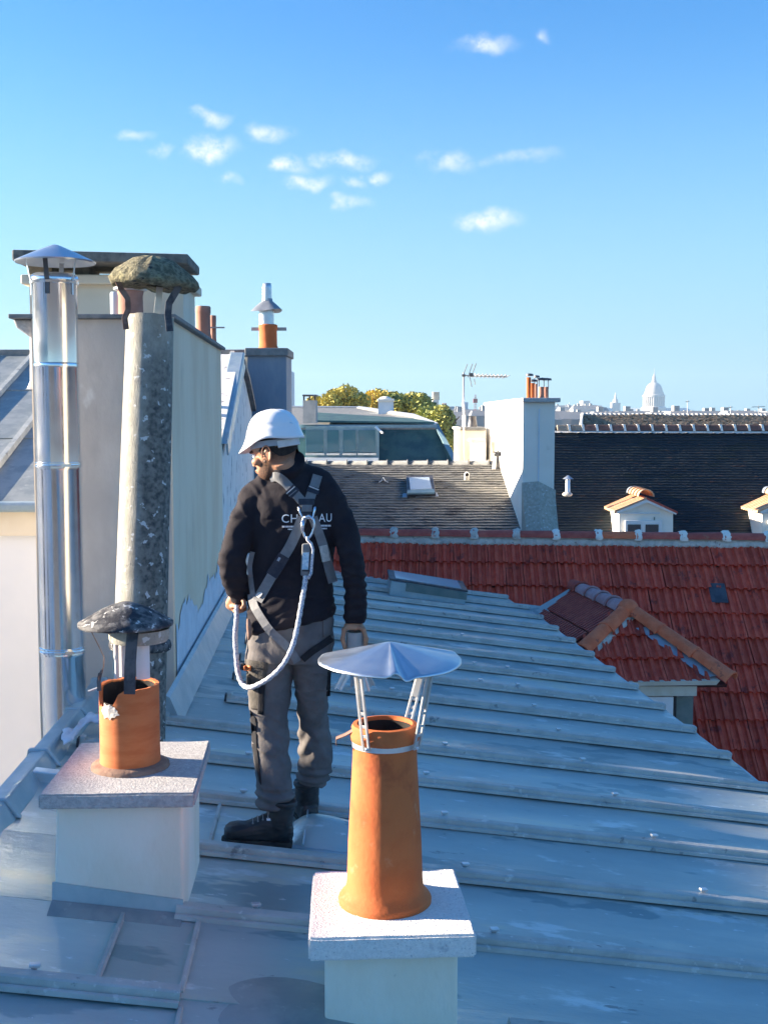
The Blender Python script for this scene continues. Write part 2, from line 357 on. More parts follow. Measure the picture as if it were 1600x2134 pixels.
for k in range(len(bat) - 1):
    b0, b1 = bat[k], bat[k + 1]
    if b0 > bFar: break
    b1 = min(b1, bFar + .25)
    l = leftA(b0 + .05)
    segs = [l]
    if k == 1: segs += [RH(392, 2040)[0]]
    if k == 2: segs += [RH(228, 1980)[0], RH(392, 2010)[0]]
    if k == 4: segs += [RH(447, 1720)[0]]
    segs.append(None)
    for s0, s1 in zip(segs, segs[1:]):
        mm = MB()
        r0 = s1 if s1 is not None else aR(b0); r1 = s1 if s1 is not None else aR(b1)
        lift = .004 * segs.index(s0)
        n2 = max(3, int((max(r0, r1) - s0) / .5)); top = []; rng_ = random.Random(k * 9 + segs.index(s0))
        rows = []
        for j in range(5):
            t = j / 4; row = []
            for i in range(n2 + 1):
                e = (r0 + (r1 - r0) * t); a = s0 + (e - s0) * i / n2
                sag = -.006 * math.sin(math.pi * t) + .004 * noise.noise(V((a * 1.3, (b0 + t) * 2.1, k)))
                edge = .010 if j in (0, 4) else 0
                row.append(RF(a - .01, b0 + (b1 - b0) * t, lift + sag + edge))
            rows.append(row)
        vs = [p for r_ in rows for p in r_]; W_ = n2 + 1
        fs = [(j * W_ + i, j * W_ + i + 1, (j + 1) * W_ + i + 1, (j + 1) * W_ + i) for j in range(4) for i in range(n2)]
        lowv = [p - EN * .02 for p in rows[0]] + [rows[j][-1] - EN * .02 for j in range(1, 5)]
        mm.add(vs, fs)
        # folded front lips
        for i in range(n2): mm.quad(rows[0][i] - EN * .015, rows[0][i + 1] - EN * .015, rows[0][i + 1], rows[0][i])
        for j in range(4): mm.quad(rows[j][-1] - EN * .03, rows[j + 1][-1] - EN * .03, rows[j + 1][-1], rows[j][-1])
        mm.build('zinc_sheet', zm, zr, smooth=True, auto=30)
        if s1 is not None:
            mm = MB(); p0 = RF(s1, b0 + .04, lift + .006); p1 = RF(s1, b1 - .04, lift + .006)
            mm.hexa([p0 - E1 * .006, p0 + E1 * .012, p1 + E1 * .012, p1 - E1 * .006] + [q + EN * .012 for q in (p0 - E1 * .006, p0 + E1 * .006, p1 + E1 * .006, p1 - E1 * .006)])
            mm.build('sheet_joint', MT['zinc_batten'], zr)
# battens
prof = [(-.055, .003), (-.052, .018), (-.040, .021), (-.034, .006), (-.027, .038), (-.020, .043), (.020, .043), (.027, .038), (.034, .006), (.052, .004)]
def batten(b, a0, a1, endcap=True):
    mm = MB(); na = max(2, int((a1 - a0) / 1.0)); vs = []
    for i in range(na + 1):
        a = a0 + (a1 - a0) * i / na; wob = .003 * noise.noise(V((a * 2, b, 3)))
        vs += [RF(a, b + x + wob, h + .010) for (x, h) in prof]
    K = len(prof); fs = [(K * i + j, K * i + j + 1, K * i + K + j + 1, K * i + K + j) for i in range(na) for j in range(K - 1)]
    fs += [tuple(range(K - 1, -1, -1)), tuple(K * na + j for j in range(K))]
    mm.add(vs, fs)
    o = mm.build('batten_roll', MT['zinc_batten'], zr); 
    return o
starts = {}
for k, b in enumerate(bat):
    if b > bFar: break
    a0 = leftA(b) + (.30 if b > bW + .2 else .10)
    a1 = aR(b) - .03
    if k == 2:
        batten(b, a0, RH(376, 2085)[0]); a0 = RH(1200, 2130)[0]
        batten(b, RH(1050, 2134)[0], a1); continue
    if k == 3: a0 = RH(368, 1903)[0]
    if k == 4: a0 = RH(392, 1765)[0]
    if k == 5: a0 = RH(408, 1660)[0]
    if abs(b - bW) < .25: a0 = RH(345, 1500)[0]
    batten(b, a0, a1)
    # rounded cover piece at the upper end against the wall
    if k > 5:
        mm = MB(); mm.box(RF(a0 + .012, b, .038), .035, .062, .062, E1, E2, EN); mm.build('batten_cap', MT['zinc_batten'], zr, bevel=.010)
        mm = MB(); mm.box(RF(a0 - .012, b, .030), .012, .05, .046, E1, E2, EN); mm.build('batten_end', MT['metal_dark'], zr)
    # nose at the eave
    mm = MB(); mm.box(RF(a1 + .004, b, .026), .03, .060, .050, E1, E2, EN); mm.build('batten_nose', MT['zinc_batten'], zr, bevel=.012)
# small fixing clips on the battens
for (u, v) in ((1290, 1673), (1377, 1768), (1483, 1886), (1035, 1967), (975, 1831), (930, 1719), (890, 1629), (1220, 1597), (1165, 1528), (1115, 1478), (918, 1532), (1010, 1437),
               (815, 1435), (527, 1516), (517, 1575), (505, 1661), (50, 2063), (530, 1912), (1060, 1398), (980, 1372), (870, 1304), (960, 1322), (1080, 1433)):
    a, b = RH(u, v, .045); b = min(bat, key=lambda x: abs(x - b))
    mm = MB(); mm.box(RF(a, b + .034, .062), .035, .022, .012, (E1 + E2 * .3).normalized(), (E2 - E1 * .3).normalized(), EN)
    mm.box(RF(a, b + .034, .045), .02, .006, .03, E1, E2, EN)
    mm.build('clip', MT['galv'], zr, bevel=.004)
# upstand / flashing against the party wall, eave drip, free left edge
mm = MB()
mm.hexa([RF(aW - .02, bW - .1, 0), RF(aW + .09, bW - .1, .004), RF(aW + .09, bFar, .004), RF(aW - .02, bFar, 0), RF(aW - .02, bW - .1, .16), RF(aW + .005, bW - .1, .15), RF(aW + .005, bFar, .15), RF(aW - .02, bFar, .16)])
mm.build('wall_flashing', MT['zinc_light'], zr)
for (b0, b1) in ((-4.0, RH(20, 1700)[1]), (RH(20, 1700)[1], RH(90, 1590)[1]), (RH(90, 1590)[1], RH(160, 1500)[1]), (RH(160, 1500)[1], RH(200, 1462)[1] + .3)):
    mm = MB(); mm.hexa([RF(aL - .09, b0 + .004, -.10), RF(aL + .06, b0 + .004, -.01), RF(aL + .06, b1, -.01), RF(aL - .09, b1, -.10), RF(aL - .085, b0 + .004, .055), RF(aL - .005, b0 + .004, .07), RF(aL - .005, b1, .07), RF(aL - .085, b1, .055)])
    mm.build('edge_roll', MT['zinc_light'], zr, bevel=.012)
    mm = MB(); mm.hexa([RF(aL - .10, b1 - .025, -.02), RF(aL + .075, b1 - .025, 0), RF(aL + .075, b1 + .012, 0), RF(aL - .10, b1 + .012, -.02), RF(aL - .095, b1 - .025, .066), RF(aL, b1 - .025, .081), RF(aL, b1 + .012, .081), RF(aL - .095, b1 + .012, .066)])
    mm.build('edge_joint', MT['zinc_light'], zr, bevel=.008)
mm = MB(); mm.box(RF(*[RH(85, 1630)[0] + .04, RH(85, 1630)[1]], .03), .16, .07, .06, E1, E2, EN); mm.build('edge_bracket', MT['galv'], zr, bevel=.006)
pts = [RF(a + .02, b, -.03) for a, b in eave[1:]]
mm = MB()
for p0, p1 in zip(pts, pts[1:]): mm.hexa([p0 - EN * .06, p0 - EN * .06 + E1 * .03, p1 - EN * .06 + E1 * .03, p1 - EN * .06, p0, p0 + E1 * .03, p1 + E1 * .03, p1])
mm.build('eave_drip', MT['zinc_light'], zr)
# carcass of the house under the roof
mm = MB(); zt = -.06
base = [(aL, bat[0] - 1), (eave[0][0] - .05, bat[0] - 1)] + [(a - .06, b) for a, b in eave] + [(aW, bFar), (aW, bW), (aL, bW)]
tp = [RF(a, b, zt) for a, b in base]; bt = [V((p.x, p.y, .1)) for p in tp]; k = len(tp)
mm.add(tp + bt, [tuple(range(k))] + [(i, k + i, k + (i + 1) % k, (i + 1) % k) for i in range(k)])
mm.build('house_wall', MT['facade'], zr)
# soldered hump-shaped flashings on the roof
def hump(pts, h, name, matn, half=.22):
    # a soft dome over a px outline centre / radii
    (u, v, ra, rb, tail) = pts; a, b = RH(u, v); mm = MB(); vs = []; K = 24
    for r in range(9):
        t = r / 8
        for i in range(K):
            an = 2 * math.pi * i / K; x = ra * math.cos(an); y = rb * math.sin(an)
            if math.cos(an) > 0: x = x * tail
            hh = h * (1 - t ** 2.2)
            vs.append(RF(a + x * t, b + y * t, .006 + hh))
    fs = [(r * K + i, r * K + (i + 1) % K, (r + 1) * K + (i + 1) % K, (r + 1) * K + i) for r in range(8) for i in range(K)]
    mm.add(vs, fs); return mm.build(name, MT[matn], zr, smooth=True)
hump((655, 1748, .14, .155, 2.6), .10, 'humped_flashing', 'zinc')
hump((590, 2112, .22, .22, 1.3), .02, 'solder_patch', 'zinc_dull')
mm = MB(); a, b = RH(668, 1765); mm.slabpoly([RF(a - .22, b - .06, .010), RF(a + .32, b - .13, .010), RF(a + .32, b - .10, .012), RF(a - .18, b - .03, .012)], .006, EN); mm.build('patch_seam', MT['zinc_light'], zr)
mm = MB(); mm.tube([RF(*RH(637, 1712), .085), RF(*RH(635, 1745), .10), RF(*RH(630, 1775), .03)], .004, 6); mm.build('patch_seam', MT['galv'], zr)
# low roof light on the far end of the zinc
sk = empty('roof_light_box', RF(*RH(880, 1240)), 'low zinc roof light box at the far end of the zinc roof, below red tiles', 'skylight')
a, b = RH(884, 1250); La = RH(962, 1250)[0] - RH(808, 1228)[0]; a = RH(808, 1232)[0]
mm = MB(); mm.hexa([RF(a, b, 0), RF(a + La, b, 0), RF(a + La, b + .55, 0), RF(a, b + .55, 0), RF(a, b, .16), RF(a + La, b, .13), RF(a + La, b + .55, .16), RF(a, b + .55, .19)]); mm.build('box_curb', MT['zinc_light'], sk)
mm = MB(); mm.hexa([RF(a + .17, b - .012, .07), RF(a + La + .01, b - .012, .055), RF(a + La + .01, b + .01, .055), RF(a + .17, b + .01, .07), RF(a + .17, b - .012, .165), RF(a + La + .01, b - .012, .135), RF(a + La + .01, b + .01, .135), RF(a + .17, b + .01, .165)]); mm.build('front_strip', MT['green_grey'], sk)
mm = MB(); mm.hexa([RF(a - .02, b + .04, .163), RF(a + La + .02, b + .04, .135), RF(a + La + .02, b + .57, .166), RF(a - .02, b + .57, .195), RF(a - .02, b + .04, .185), RF(a + La + .02, b + .04, .155), RF(a + La + .02, b + .57, .186), RF(a - .02, b + .57, .215)]); mm.build('lid_frame', MT['metal_dark'], sk)
mm = MB(); mm.hexa([RF(a + .05, b + .09, .187), RF(a + La - .05, b + .09, .158), RF(a + La - .05, b + .52, .184), RF(a + .05, b + .52, .212), RF(a + .05, b + .09, .193), RF(a + La - .05, b + .09, .164), RF(a + La - .05, b + .52, .190), RF(a + .05, b + .52, .218)]); mm.build('pane', MT['glass_pale'], sk)

# ================================================================== NEAR CHIMNEY STACKS
def frame(x, y, z): return lambda a, b, c: V((x, y, z)) + EX * a + EY * b + EZ * c
def stack(uc, vtop, Yf, hw, depth, th, ov, label, slabm, taper=.0, flash=False):
    p = P(uc, vtop, Yf); F_ = frame(p.x, p.y, p.z)
    zb = roofz(p.x, p.y + depth / 2)
    t = empty('chimney_stack', (p.x, p.y + depth / 2, zb), label, 'chimney', 'rendered chimney stacks on the zinc roof')
    mm = MB(); rnd = random.Random(int(uc))
    mm.hexa([F_(-hw, 0, -th), F_(hw, 0, -th), F_(hw - .01, depth, -th), F_(-hw + .01, depth, -th), F_(-hw, 0, 0), F_(hw, 0, .0), F_(hw - .01, depth, 0), F_(-hw + .01, depth, 0)])
    bm = bmesh.new(); me = mm.mesh('slab', MT[slabm]); bm.from_mesh(me); bmesh.ops.bevel(bm, geom=list(bm.edges), offset=.007, segments=2, affect='EDGES')
    bmesh.ops.subdivide_edges(bm, edges=[e for e in bm.edges if e.calc_length() > .1], cuts=14, use_grid_fill=True)
    for v in bm.verts:
        v.co += V((0, 0, .0020)) * noise.noise(v.co * 9) + V((.0015 * noise.noise(v.co * 30), .002 * noise.noise(v.co * 25 + V((5, 5, 5))), .0012 * noise.noise(v.co * 40)))
    bmesh.ops.recalc_face_normals(bm, faces=bm.faces)
    for e_ in bm.edges:
        if len(e_.link_faces) == 2 and e_.calc_face_angle(0) > R(22): e_.smooth = False
    bm.to_mesh(me); bm.free(); me.polygons.foreach_set('use_smooth', [True] * len(me.polygons)); link('slab', me, t)
    mm = MB(); w = hw - ov; f0 = ov + .01; f1 = depth - ov
    c = [F_(-w, f0, 0), F_(w, f0, 0), F_(w, f1, 0), F_(-w, f1, 0)]
    bt = []; 
    for i, q in enumerate(c):
        qq = q + EX * (-taper * 1.0 if i in (0, 3) else -taper * .2); bt.append(V((qq.x, qq.y, roofz(qq.x, qq.y) - .03)))
    tpz = [V((q.x, q.y, p.z - th + .004)) for q in c]
    mm.hexa(bt + tpz); mm.build('stack_shaft', MT['render_white'], t, bevel=.012, seg=3)
    return t, F_, p, bt, tpz
st2, F2, p2, bt2, _ = stack(818, 1953, 3.40, .258, .52, .074, .05, 'white rendered chimney stack with clean pale concrete slab, nearest the camera', 'concrete_slab')
st1, F1, p1, bt1, tp1 = stack(243, 1655, 4.0, .276, .66, .055, .05, 'white rendered chimney stack with weathered grey slab at the roof edge', 'concrete_old', taper=.02)
# zinc apron round the foot of the left stack
mm = MB()
q0, q1, q2 = bt1[0], bt1[1], bt1[2]; o_ = -EY * .006
mm.hexa([q0 + o_ + EZ * .0 - EY * .02, q1 + o_ - EY * .02, q1 - EY * .002, q0 - EY * .002, q0 + o_ + EZ * .115 - EY * .004, q1 + o_ + EZ * .10 - EY * .004, q1 + EZ * .10 - EY * .001, q0 + EZ * .115 - EY * .001]); mm.build('zinc_apron', MT['zinc_light'], st1)
mm = MB(); mm.hexa([q0 - EY * .10 + EZ * .02, q1 - EY * .10 + EZ * .02, q1 - EY * .01 + EZ * .02, q0 - EY * .01 + EZ * .02, q0 - EY * .10 + EZ * .034, q1 - EY * .10 + EZ * .034, q1 - EY * .02 + EZ * .055, q0 - EY * .02 + EZ * .055]); mm.build('zinc_apron', MT['zinc_dull'], st1)

# ---- pot 2 with conical zinc cap on slotted legs
pc = F2(-.010, .27, 0); zt2 = P(802, 1507, pc.y).z - pc.z
pot2 = empty('chimney_pot', pc, 'tall orange clay pot under a conical zinc cap on slotted legs, nearest the camera', 'chimney pot', 'clay pots with rain caps on the two white stacks')
rt, rb = .103, .124
def jit(r, z, a, k): return r * (1 + .008 * noise.noise(V((math.cos(a) * 2, math.sin(a) * 2, z * 4)))), z
mm = MB(); mm.lathe(pc, [(.152, -.004), (.153, .012), (.147, .022), (.133, .034), (.126, .055), (rb, .08), (rb - .004, .2), (rb - .012, .34), (rb - .017, .44), (rt + .002, zt2 - .12), (rt + .001, zt2 - .062), (rt + .009, zt2 - .05), (rt + .011, zt2 - .036), (rt + .003, zt2 - .022), (rt + .006, zt2 - .012), (rt + .001, zt2 - .002), (rt - .012, zt2), (rt - .016, zt2 - .02), (rt - .018, zt2 - .2), (rt - .018, .1)], 56, jit=jit)
mm.build('clay_pot', MT['terracotta'], pot2, smooth=True, auto=50)
mm = MB(); mm.lathe(pc, [(rt - .019, zt2 - .012), (rt - .0195, .05), (.0, .05)], 40); mm.build('soot_lining', MT['soot'], pot2, smooth=True)
mm = MB(); zb2 = P(820, 1562, pc.y - rt).z - pc.z; mm.lathe(pc, [(rt + .0045, zb2 - .013), (rt + .007, zb2 - .013), (rt + .007, zb2 + .013), (rt + .0045, zb2 + .013)], 48); mm.build('strap_band', MT['galv'], pot2, smooth=True, auto=40)
mm = MB(); c = pc + EZ * (zb2 + .02) - EX * (rt + .02); mm.strip([c + EX * .03 + EZ * .02, c - EX * .005, c - EX * .035 - EZ * .012, c - EX * .035 - EZ * .03], EY, .035, .003); mm.build('band_tail', MT['rust_strap'], pot2)
ca = P(812, 1338, pc.y); zr_ = P(812, 1376, pc.y).z; rc = .232; hcone = ca.z - zr_
def jc(r, z, a, k):
    t = r / rc; d = (a - math.pi * 1.5 + math.pi) % (2 * math.pi) - math.pi
    bump = .016 * math.exp(-((d - .02) / .07) ** 2) - .012 * math.exp(-((d - .17) / .08) ** 2)
    d2 = (a - 2.75 + math.pi) % (2 * math.pi) - math.pi; d3 = (a - .35 + math.pi) % (2 * math.pi) - math.pi
    bump += .006 * math.exp(-(d2 / .12) ** 2) + .006 * math.exp(-(d3 / .1) ** 2)
    z2 = z + bump * min(1, t * 1.2) + .004 * t * math.sin(a * 2 + .5) + .002 * t * noise.noise(V((math.cos(a) * 3, math.sin(a) * 3, 1)))
    return r, z2
cc = V((ca.x, ca.y, zr_)); mm = MB()
pr = [(rc, -.006), (rc, 0), (rc * .97, hcone * .05), (rc * .75, hcone * .27), (rc * .5, hcone * .52), (rc * .25, hcone * .77), (rc * .06, hcone * .97), (.001, hcone)]
mm.lathe(cc, pr, 120, jit=jc, x0=EX); mm.lathe(cc - EZ * .006, [(rc - .001, -.001), (rc * .75, hcone * .26), (rc * .5, hcone * .5), (.001, hcone * .97)], 120, jit=jc, x0=EX)
mm.build('rain_cap', MT['steel_cap'], pot2, smooth=True, auto=70)
for (u0, v0, u1, v1, ang, wd) in ((741, 1404, 763, 1566, -128, .030), (893, 1405, 868, 1562, -52, .030), (876, 1410, 856, 1500, 75, .030)):
    an = R(ang); dv = EX * math.cos(an) + EY * math.sin(an); tg = dv.cross(EZ)
    back = ang > 0
    top = pc + dv * (.142) ; top.z = P(812, 1398, pc.y).z
    if not back: top = P(u0 + 4, v0 - 8, pc.y + (math.sin(an) * .15))
    if back: bot = P(850, 1506, pc.y + rt * .75); top = P(u0 + 2, v0 - 10, pc.y + .13)
    else: bot = P(u1, v1, pc.y - rt * .95 + (0 if u1 < 800 else .03)); bot = pc + (bot - pc); 
    n = (top - bot).cross(tg).normalized(); n = n if n.dot(dv) > 0 else -n
    lowp = bot - EZ * .0
    mm = MB(); pts = [top, bot + (top - bot) * .30, lowp]
    for s_ in (-1, 1): mm.strip([q + tg * s_ * .011 for q in pts], tg, .008, .007)
    mm.strip([q - n * .004 for q in (top, bot + (top - bot) * .5)], tg, .022, .002)
    for t_ in (.02, .18, .30, .46): q = lowp + (top - lowp) * t_; mm.box(q, .026, .010, .004, tg, (top - bot).normalized(), n)
    mm.build('cap_leg', MT['galv_leg'], pot2, bevel=.0015)
mm = MB()
for q in (P(764, 1563, pc.y - rt * .95 - .01), P(869, 1560, pc.y - rt * .95 + .02)): mm.ball(q, .006, .004, .006)
mm.build('bolt', MT['galv'], pot2, smooth=True)

# ---- pot 1 broken, with lichen-covered conical cap
pc = F1(-.006, .33, 0); z1 = P(268, 1425, pc.y).z - pc.z
pot1 = empty('chimney_pot', pc, 'short chipped orange clay pot under a black lichen-spotted cap, on the weathered slab', 'chimney pot', 'clay pots with rain caps on the two white stacks')
r1 = .113
mm = MB()
def j1(r, z, a, k):
    rr = r * (1 + .006 * noise.noise(V((math.cos(a) * 2, math.sin(a) * 2, z * 3))))
    if k in (3, 4):
        d = (a - R(222) + math.pi) % (2 * math.pi) - math.pi
        z = z - .075 * math.exp(-(d / .60) ** 4) * (1 + .3 * noise.noise(V((a * 9, 0, 0)))) + .006 * noise.noise(V((a * 5, 3, 0)))
    return rr, z
mm.lathe(pc, [(r1 + .002, -.002), (r1, .08), (r1, .2), (r1, z1), (r1 - .014, z1 - .002), (r1 - .016, .05)], 64, jit=j1, x0=EX); mm.build('clay_pot', MT['terracotta2'], pot1, smooth=True, auto=50)
mm = MB(); mm.lathe(pc, [(.150, -.004), (.148, .010), (.132, .017), (r1 + .001, .022)], 40, jit=jit); mm.build('mortar_bed', MT['brown_mortar'], pot1, smooth=True)
mm = MB(); mm.lathe(pc, [(r1 - .0165, z1 - .006), (r1 - .0170, z1 - .06), (r1 - .018, .03), (0, .03)], 64, jit=lambda r, z, a, k: j1(r, z - .002, a, 3) if k == 0 else (r, z), x0=EX); mm.build('soot_lining', MT['soot'], pot1)
mm = MB(); rr_ = random.Random(4)      # mortar splash round the chip
c0 = pc + EZ * (z1 - .075)
vs = [c0 + (EX * math.cos(R(238)) + EY * math.sin(R(238))) * (r1 + .006)]
for i in range(22):
    a = i / 22 * 2 * math.pi; rad = .026 * (1 + (.45 if i % 2 else -.1) * rr_.random()) ; th = R(238) + rad * math.cos(a) * 1.5 / r1; hh = rad * math.sin(a) * (.85 if math.sin(a) < 0 else 1.0)
    vs.append(pc + (EX * math.cos(th) + EY * math.sin(th)) * (r1 + .003) + EZ * (z1 - .085 + hh))
mm.add(vs, [(0, 1 + i, 1 + (i + 1) % 22) for i in range(22)]); mm.build('mortar_splash', MT['mortar'], pot1)
zc = P(262, 1306, pc.y).z; hc = P(262, 1252, pc.y).z - P(262, 1299, pc.y).z; rc1 = .179
def jl(r, z, a, k):
    q = V((math.cos(a) * 2.2, math.sin(a) * 2.2, k * .4)); return r * (1 + .010 * noise.noise(q)), z + .003 * noise.noise(q * 2) * (r / rc1)
mm = MB(); cc = V((P(262, 1300, pc.y).x, pc.y, P(262, 1300, pc.y).z))
mm.lathe(cc, [(rc1 * .5, .008), (rc1 - .01, -.006), (rc1, -.003), (rc1, .006), (rc1 * .86, hc * .24), (rc1 * .68, hc * .46), (rc1 * .5, hc * .66), (rc1 * .3, hc * .84), (rc1 * .12, hc * .96), (.001, hc)], 64, jit=jl, x0=EX); mm.build('rain_cap', MT['lichen_cap'], pot1, smooth=True)
mm = MB(); zc2 = P(285, 1338, pc.y).z - .0; mm.lathe(V((P(288, 1330, pc.y).x, pc.y + .02, zc2)), [(.055, -.003), (.105, 0), (.114, .012), (.116, .05)], 40, jit=jit); mm.build('cap_collar', MT['fibre_cement'], pot1, smooth=True, auto=40)
zl0 = P(275, 1412, pc.y).z
for (u0, u1, dy, off) in ((237, 247, -.02, 0), (247, 264, .01, 0), (283, 311, -.03, 0)):
    A_ = P(u0, 1341, pc.y + dy); B_ = P(u1, 1341, pc.y + dy + .012); mm = MB()
    K = 6; vs = []
    for i in range(K):
        q = A_.lerp(B_, i / (K - 1)) - EY * (.012 * math.sin(math.pi * i / (K - 1)))
        for (zz, yy) in ((q.z, 0), (zl0 + .0, 0), (zl0 + .0, .004), (q.z, .004)): vs.append(V((q.x, q.y + yy, zz)))
    fs = [(4 * i + j, 4 * i + (j + 1) % 4, 4 * i + 4 + (j + 1) % 4, 4 * i + 4 + j) for i in range(K - 1) for j in range(4)] + [(3, 2, 1, 0), tuple(4 * (K - 1) + j for j in range(4))]
    mm.add(vs, fs); mm.build('liner_sheet', MT['white_paint'], pot1, smooth=True, auto=40)
mm = MB(); y_ = pc.y - r1 - .004; mm.strip([P(277, 1313, y_ + .02), P(274, 1345, y_ + .005), P(271, 1392, y_), P(270, 1447, y_)], EX, .042, .004); mm.build('front_strap', MT['dark_strap'], pot1)
mm = MB(); mm.tube([P(187, 1310, y_ + .08), P(205, 1345, y_ + .09), P(217, 1370, y_ + .1), P(216, 1388, y_ + .1), P(212, 1405, y_ + .1), P(206, 1412, y_ + .09), P(206, 1440, y_ + .09)], .0022, 6); mm.build('tie_wire', MT['rust_strap'], pot1)
mm = MB(); mm.tube([P(184, 1441, y_ + .1), P(206, 1433, y_ + .1)], .004, 6); mm.build('wire_end', MT['galv_leg'], pot1)
mm = MB(); mm.strip([P(209, 1403, y_ + .1), P(206, 1420, y_ + .09), P(207, 1440, y_ + .085)], EX, .015, .005); mm.strip([P(212, 1396, y_ + .1), P(204, 1412, y_ + .1)], EY, .02, .004); mm.build('side_strap', MT['metal_dark'], pot1)
# rag lying on the slab behind the pot
mm = MB(); vs = []; A_ = [(128, 1521), (205, 1484)]; K1, K2 = 16, 8
for i in range(K1):
    for j in range(K2):
        s, t = i / (K1 - 1), j / (K2 - 1)
        u = 130 + s * 80 + 3 * math.sin(t * 9 + s * 4); v = 1522 + t * (30 - 14 * s) - s * (34 + 10 * math.sin(s * 3)) + 5 * math.sin(s * 7)
        ra_, rb_ = RH(u, v, .075); q = RF(ra_, rb_, .075 + .022 * noise.noise(V((s * 5, t * 4, 0))))
        vs.append(q)
mm.add(vs, [(i * K2 + j, i * K2 + j + 1, (i + 1) * K2 + j + 1, (i + 1) * K2 + j) for i in range(K1 - 1) for j in range(K2 - 1)])
o = mm.build('rag', MT['white_cloth'], None, smooth=True); md = o.modifiers.new('s', 'SOLIDIFY'); md.thickness = .006; md.offset = 0
tag(o, 'crumpled white rag lying on the roof edge behind the chipped pot', 'rag')
# small dark fittings by the left stack
mm = MB(); q = P(405, 1757, 4.62); mm.tube([q + V((0, 0, -.02)), q + V((0, 0, .05)), q + V((-.012, .02, .062))], .018, 10)
o = mm.build('vent_stub', MT['metal_dark'], None, smooth=True, bevel=.003); tag(o, 'small dark vent stub on the zinc beside the left stack', 'vent')

# ================================================================== LEFT EDGE: FLUE PIPES, PARTY WALL, CHIMNEYS
YP = 6.6; px_ = P(120, 865, YP).x; rP = .1235
fp = empty('flue_pipe', (px_, YP, P(120, 1480, YP).z), 'shiny stainless steel flue pipe with flat conical cap, standing up at the left edge', 'flue pipe')
z_ = lambda v, Y=YP: P(120, v, Y).z
cuts = [z_(1900), z_(1355), z_(968), z_(757), z_(582)]
for za, zb_ in zip(cuts, cuts[1:]):
    mm = MB(); mm.lathe((px_, YP, 0), [(rP, za + .002), (rP, zb_ - .03), (rP + .002, zb_ - .026), (rP + .002, zb_ - .006), (rP - .001, zb_)], 64); mm.build('pipe_section', MT['steel'], fp, smooth=True, auto=30)
for zz in (z_(968), z_(1352)):
    mm = MB(); mm.lathe((px_, YP, zz), [(rP + .001, -.016), (rP + .010, -.014), (rP + .010, -.006), (rP + .003, 0), (rP + .010, .006), (rP + .010, .014), (rP + .001, .016)], 48); mm.box((px_ + rP * .6, YP - rP * .95, zz), .05, .03, .016); mm.build('clamp_band', MT['steel'], fp, smooth=True, auto=30)
mm = MB(); mm.lathe((px_, YP, z_(582)), [(rP + .001, -.03), (rP + .012, -.028), (rP + .014, -.015), (rP + .004, -.008), (rP + .012, 0), (rP + .008, .014), (rP - .008, .028), (rP - .012, .03), (rP - .014, -.1)], 48); mm.build('pipe_collar', MT['steel'], fp, smooth=True, auto=40)
mm = MB(); zc_ = z_(545); rr_ = .224; hh_ = z_(509) - zc_; mm.lathe((px_ + .008, YP, zc_), [(rr_ - .004, -.008), (rr_, 0), (rr_ * .55, hh_ * .5), (rr_ * .1, hh_ * .95), (.001, hh_)], 64); mm.lathe((px_ + .008, YP, zc_ - .006), [(rr_ - .005, -.001), (rr_ * .5, hh_ * .45), (.001, hh_ * .9)], 48); mm.build('rain_cap', MT['steel_cap'], fp, smooth=True, auto=60)
for an in (205, 268, 335, 90):
    d = V((math.cos(R(an)), math.sin(R(an)), 0)); mm = MB(); b_ = V((px_, YP, z_(590))) + d * (rP + .006); mm.strip([b_ - EZ * .07, b_ + EZ * .0, V((px_, YP, zc_ + .012)) + d * .155], d.cross(EZ), .026 if an != 335 else .010, .003); mm.build('cap_leg', MT['galv'] if an != 268 else MT['metal_dark'], fp)

# leaning fibre-cement flue with heavy mossy cap
YA = 6.2; At = P(313, 660, YA + .05); Ab = P(291, 1400, YA - .12); ax_ = (At - Ab).normalized(); Ab = Ab - ax_ * .62
ff = empty('fibre_cement_flue', Ab, 'weathered leaning fibre-cement flue with white spots and thick mossy cap', 'flue pipe')
Lh = (At - Ab).length
def ja(r, z, a, k): return r * (1 + .006 * noise.noise(V((a, z * 2, 0)))), z + (0 if k < 9 else .012 * noise.noise(V((a * 2, 0, 0))))
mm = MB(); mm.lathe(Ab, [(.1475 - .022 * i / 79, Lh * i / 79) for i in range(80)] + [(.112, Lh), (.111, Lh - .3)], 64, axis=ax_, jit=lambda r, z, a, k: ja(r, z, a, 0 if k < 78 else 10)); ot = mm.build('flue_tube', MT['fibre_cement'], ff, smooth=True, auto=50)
# soot and lichen plus painted shade down the tube's side away from the sun, ragged edged
at0 = ot.data.attributes.new('stain_shade', 'FLOAT', 'POINT'); vs_ = []
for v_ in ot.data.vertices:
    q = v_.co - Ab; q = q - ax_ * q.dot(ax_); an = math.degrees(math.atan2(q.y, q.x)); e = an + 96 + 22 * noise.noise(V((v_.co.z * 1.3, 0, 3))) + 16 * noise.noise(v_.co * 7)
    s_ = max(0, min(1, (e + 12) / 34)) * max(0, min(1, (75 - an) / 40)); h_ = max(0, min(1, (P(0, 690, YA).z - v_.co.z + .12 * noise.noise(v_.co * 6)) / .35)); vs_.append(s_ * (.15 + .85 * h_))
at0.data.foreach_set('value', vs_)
nt_ = MT['fibre_cement'].node_tree; b0n = nt_.nodes['Principled BSDF']; l0 = [l for l in nt_.links if l.to_socket == b0n.inputs['Base Color']][0]; s0n = l0.from_socket
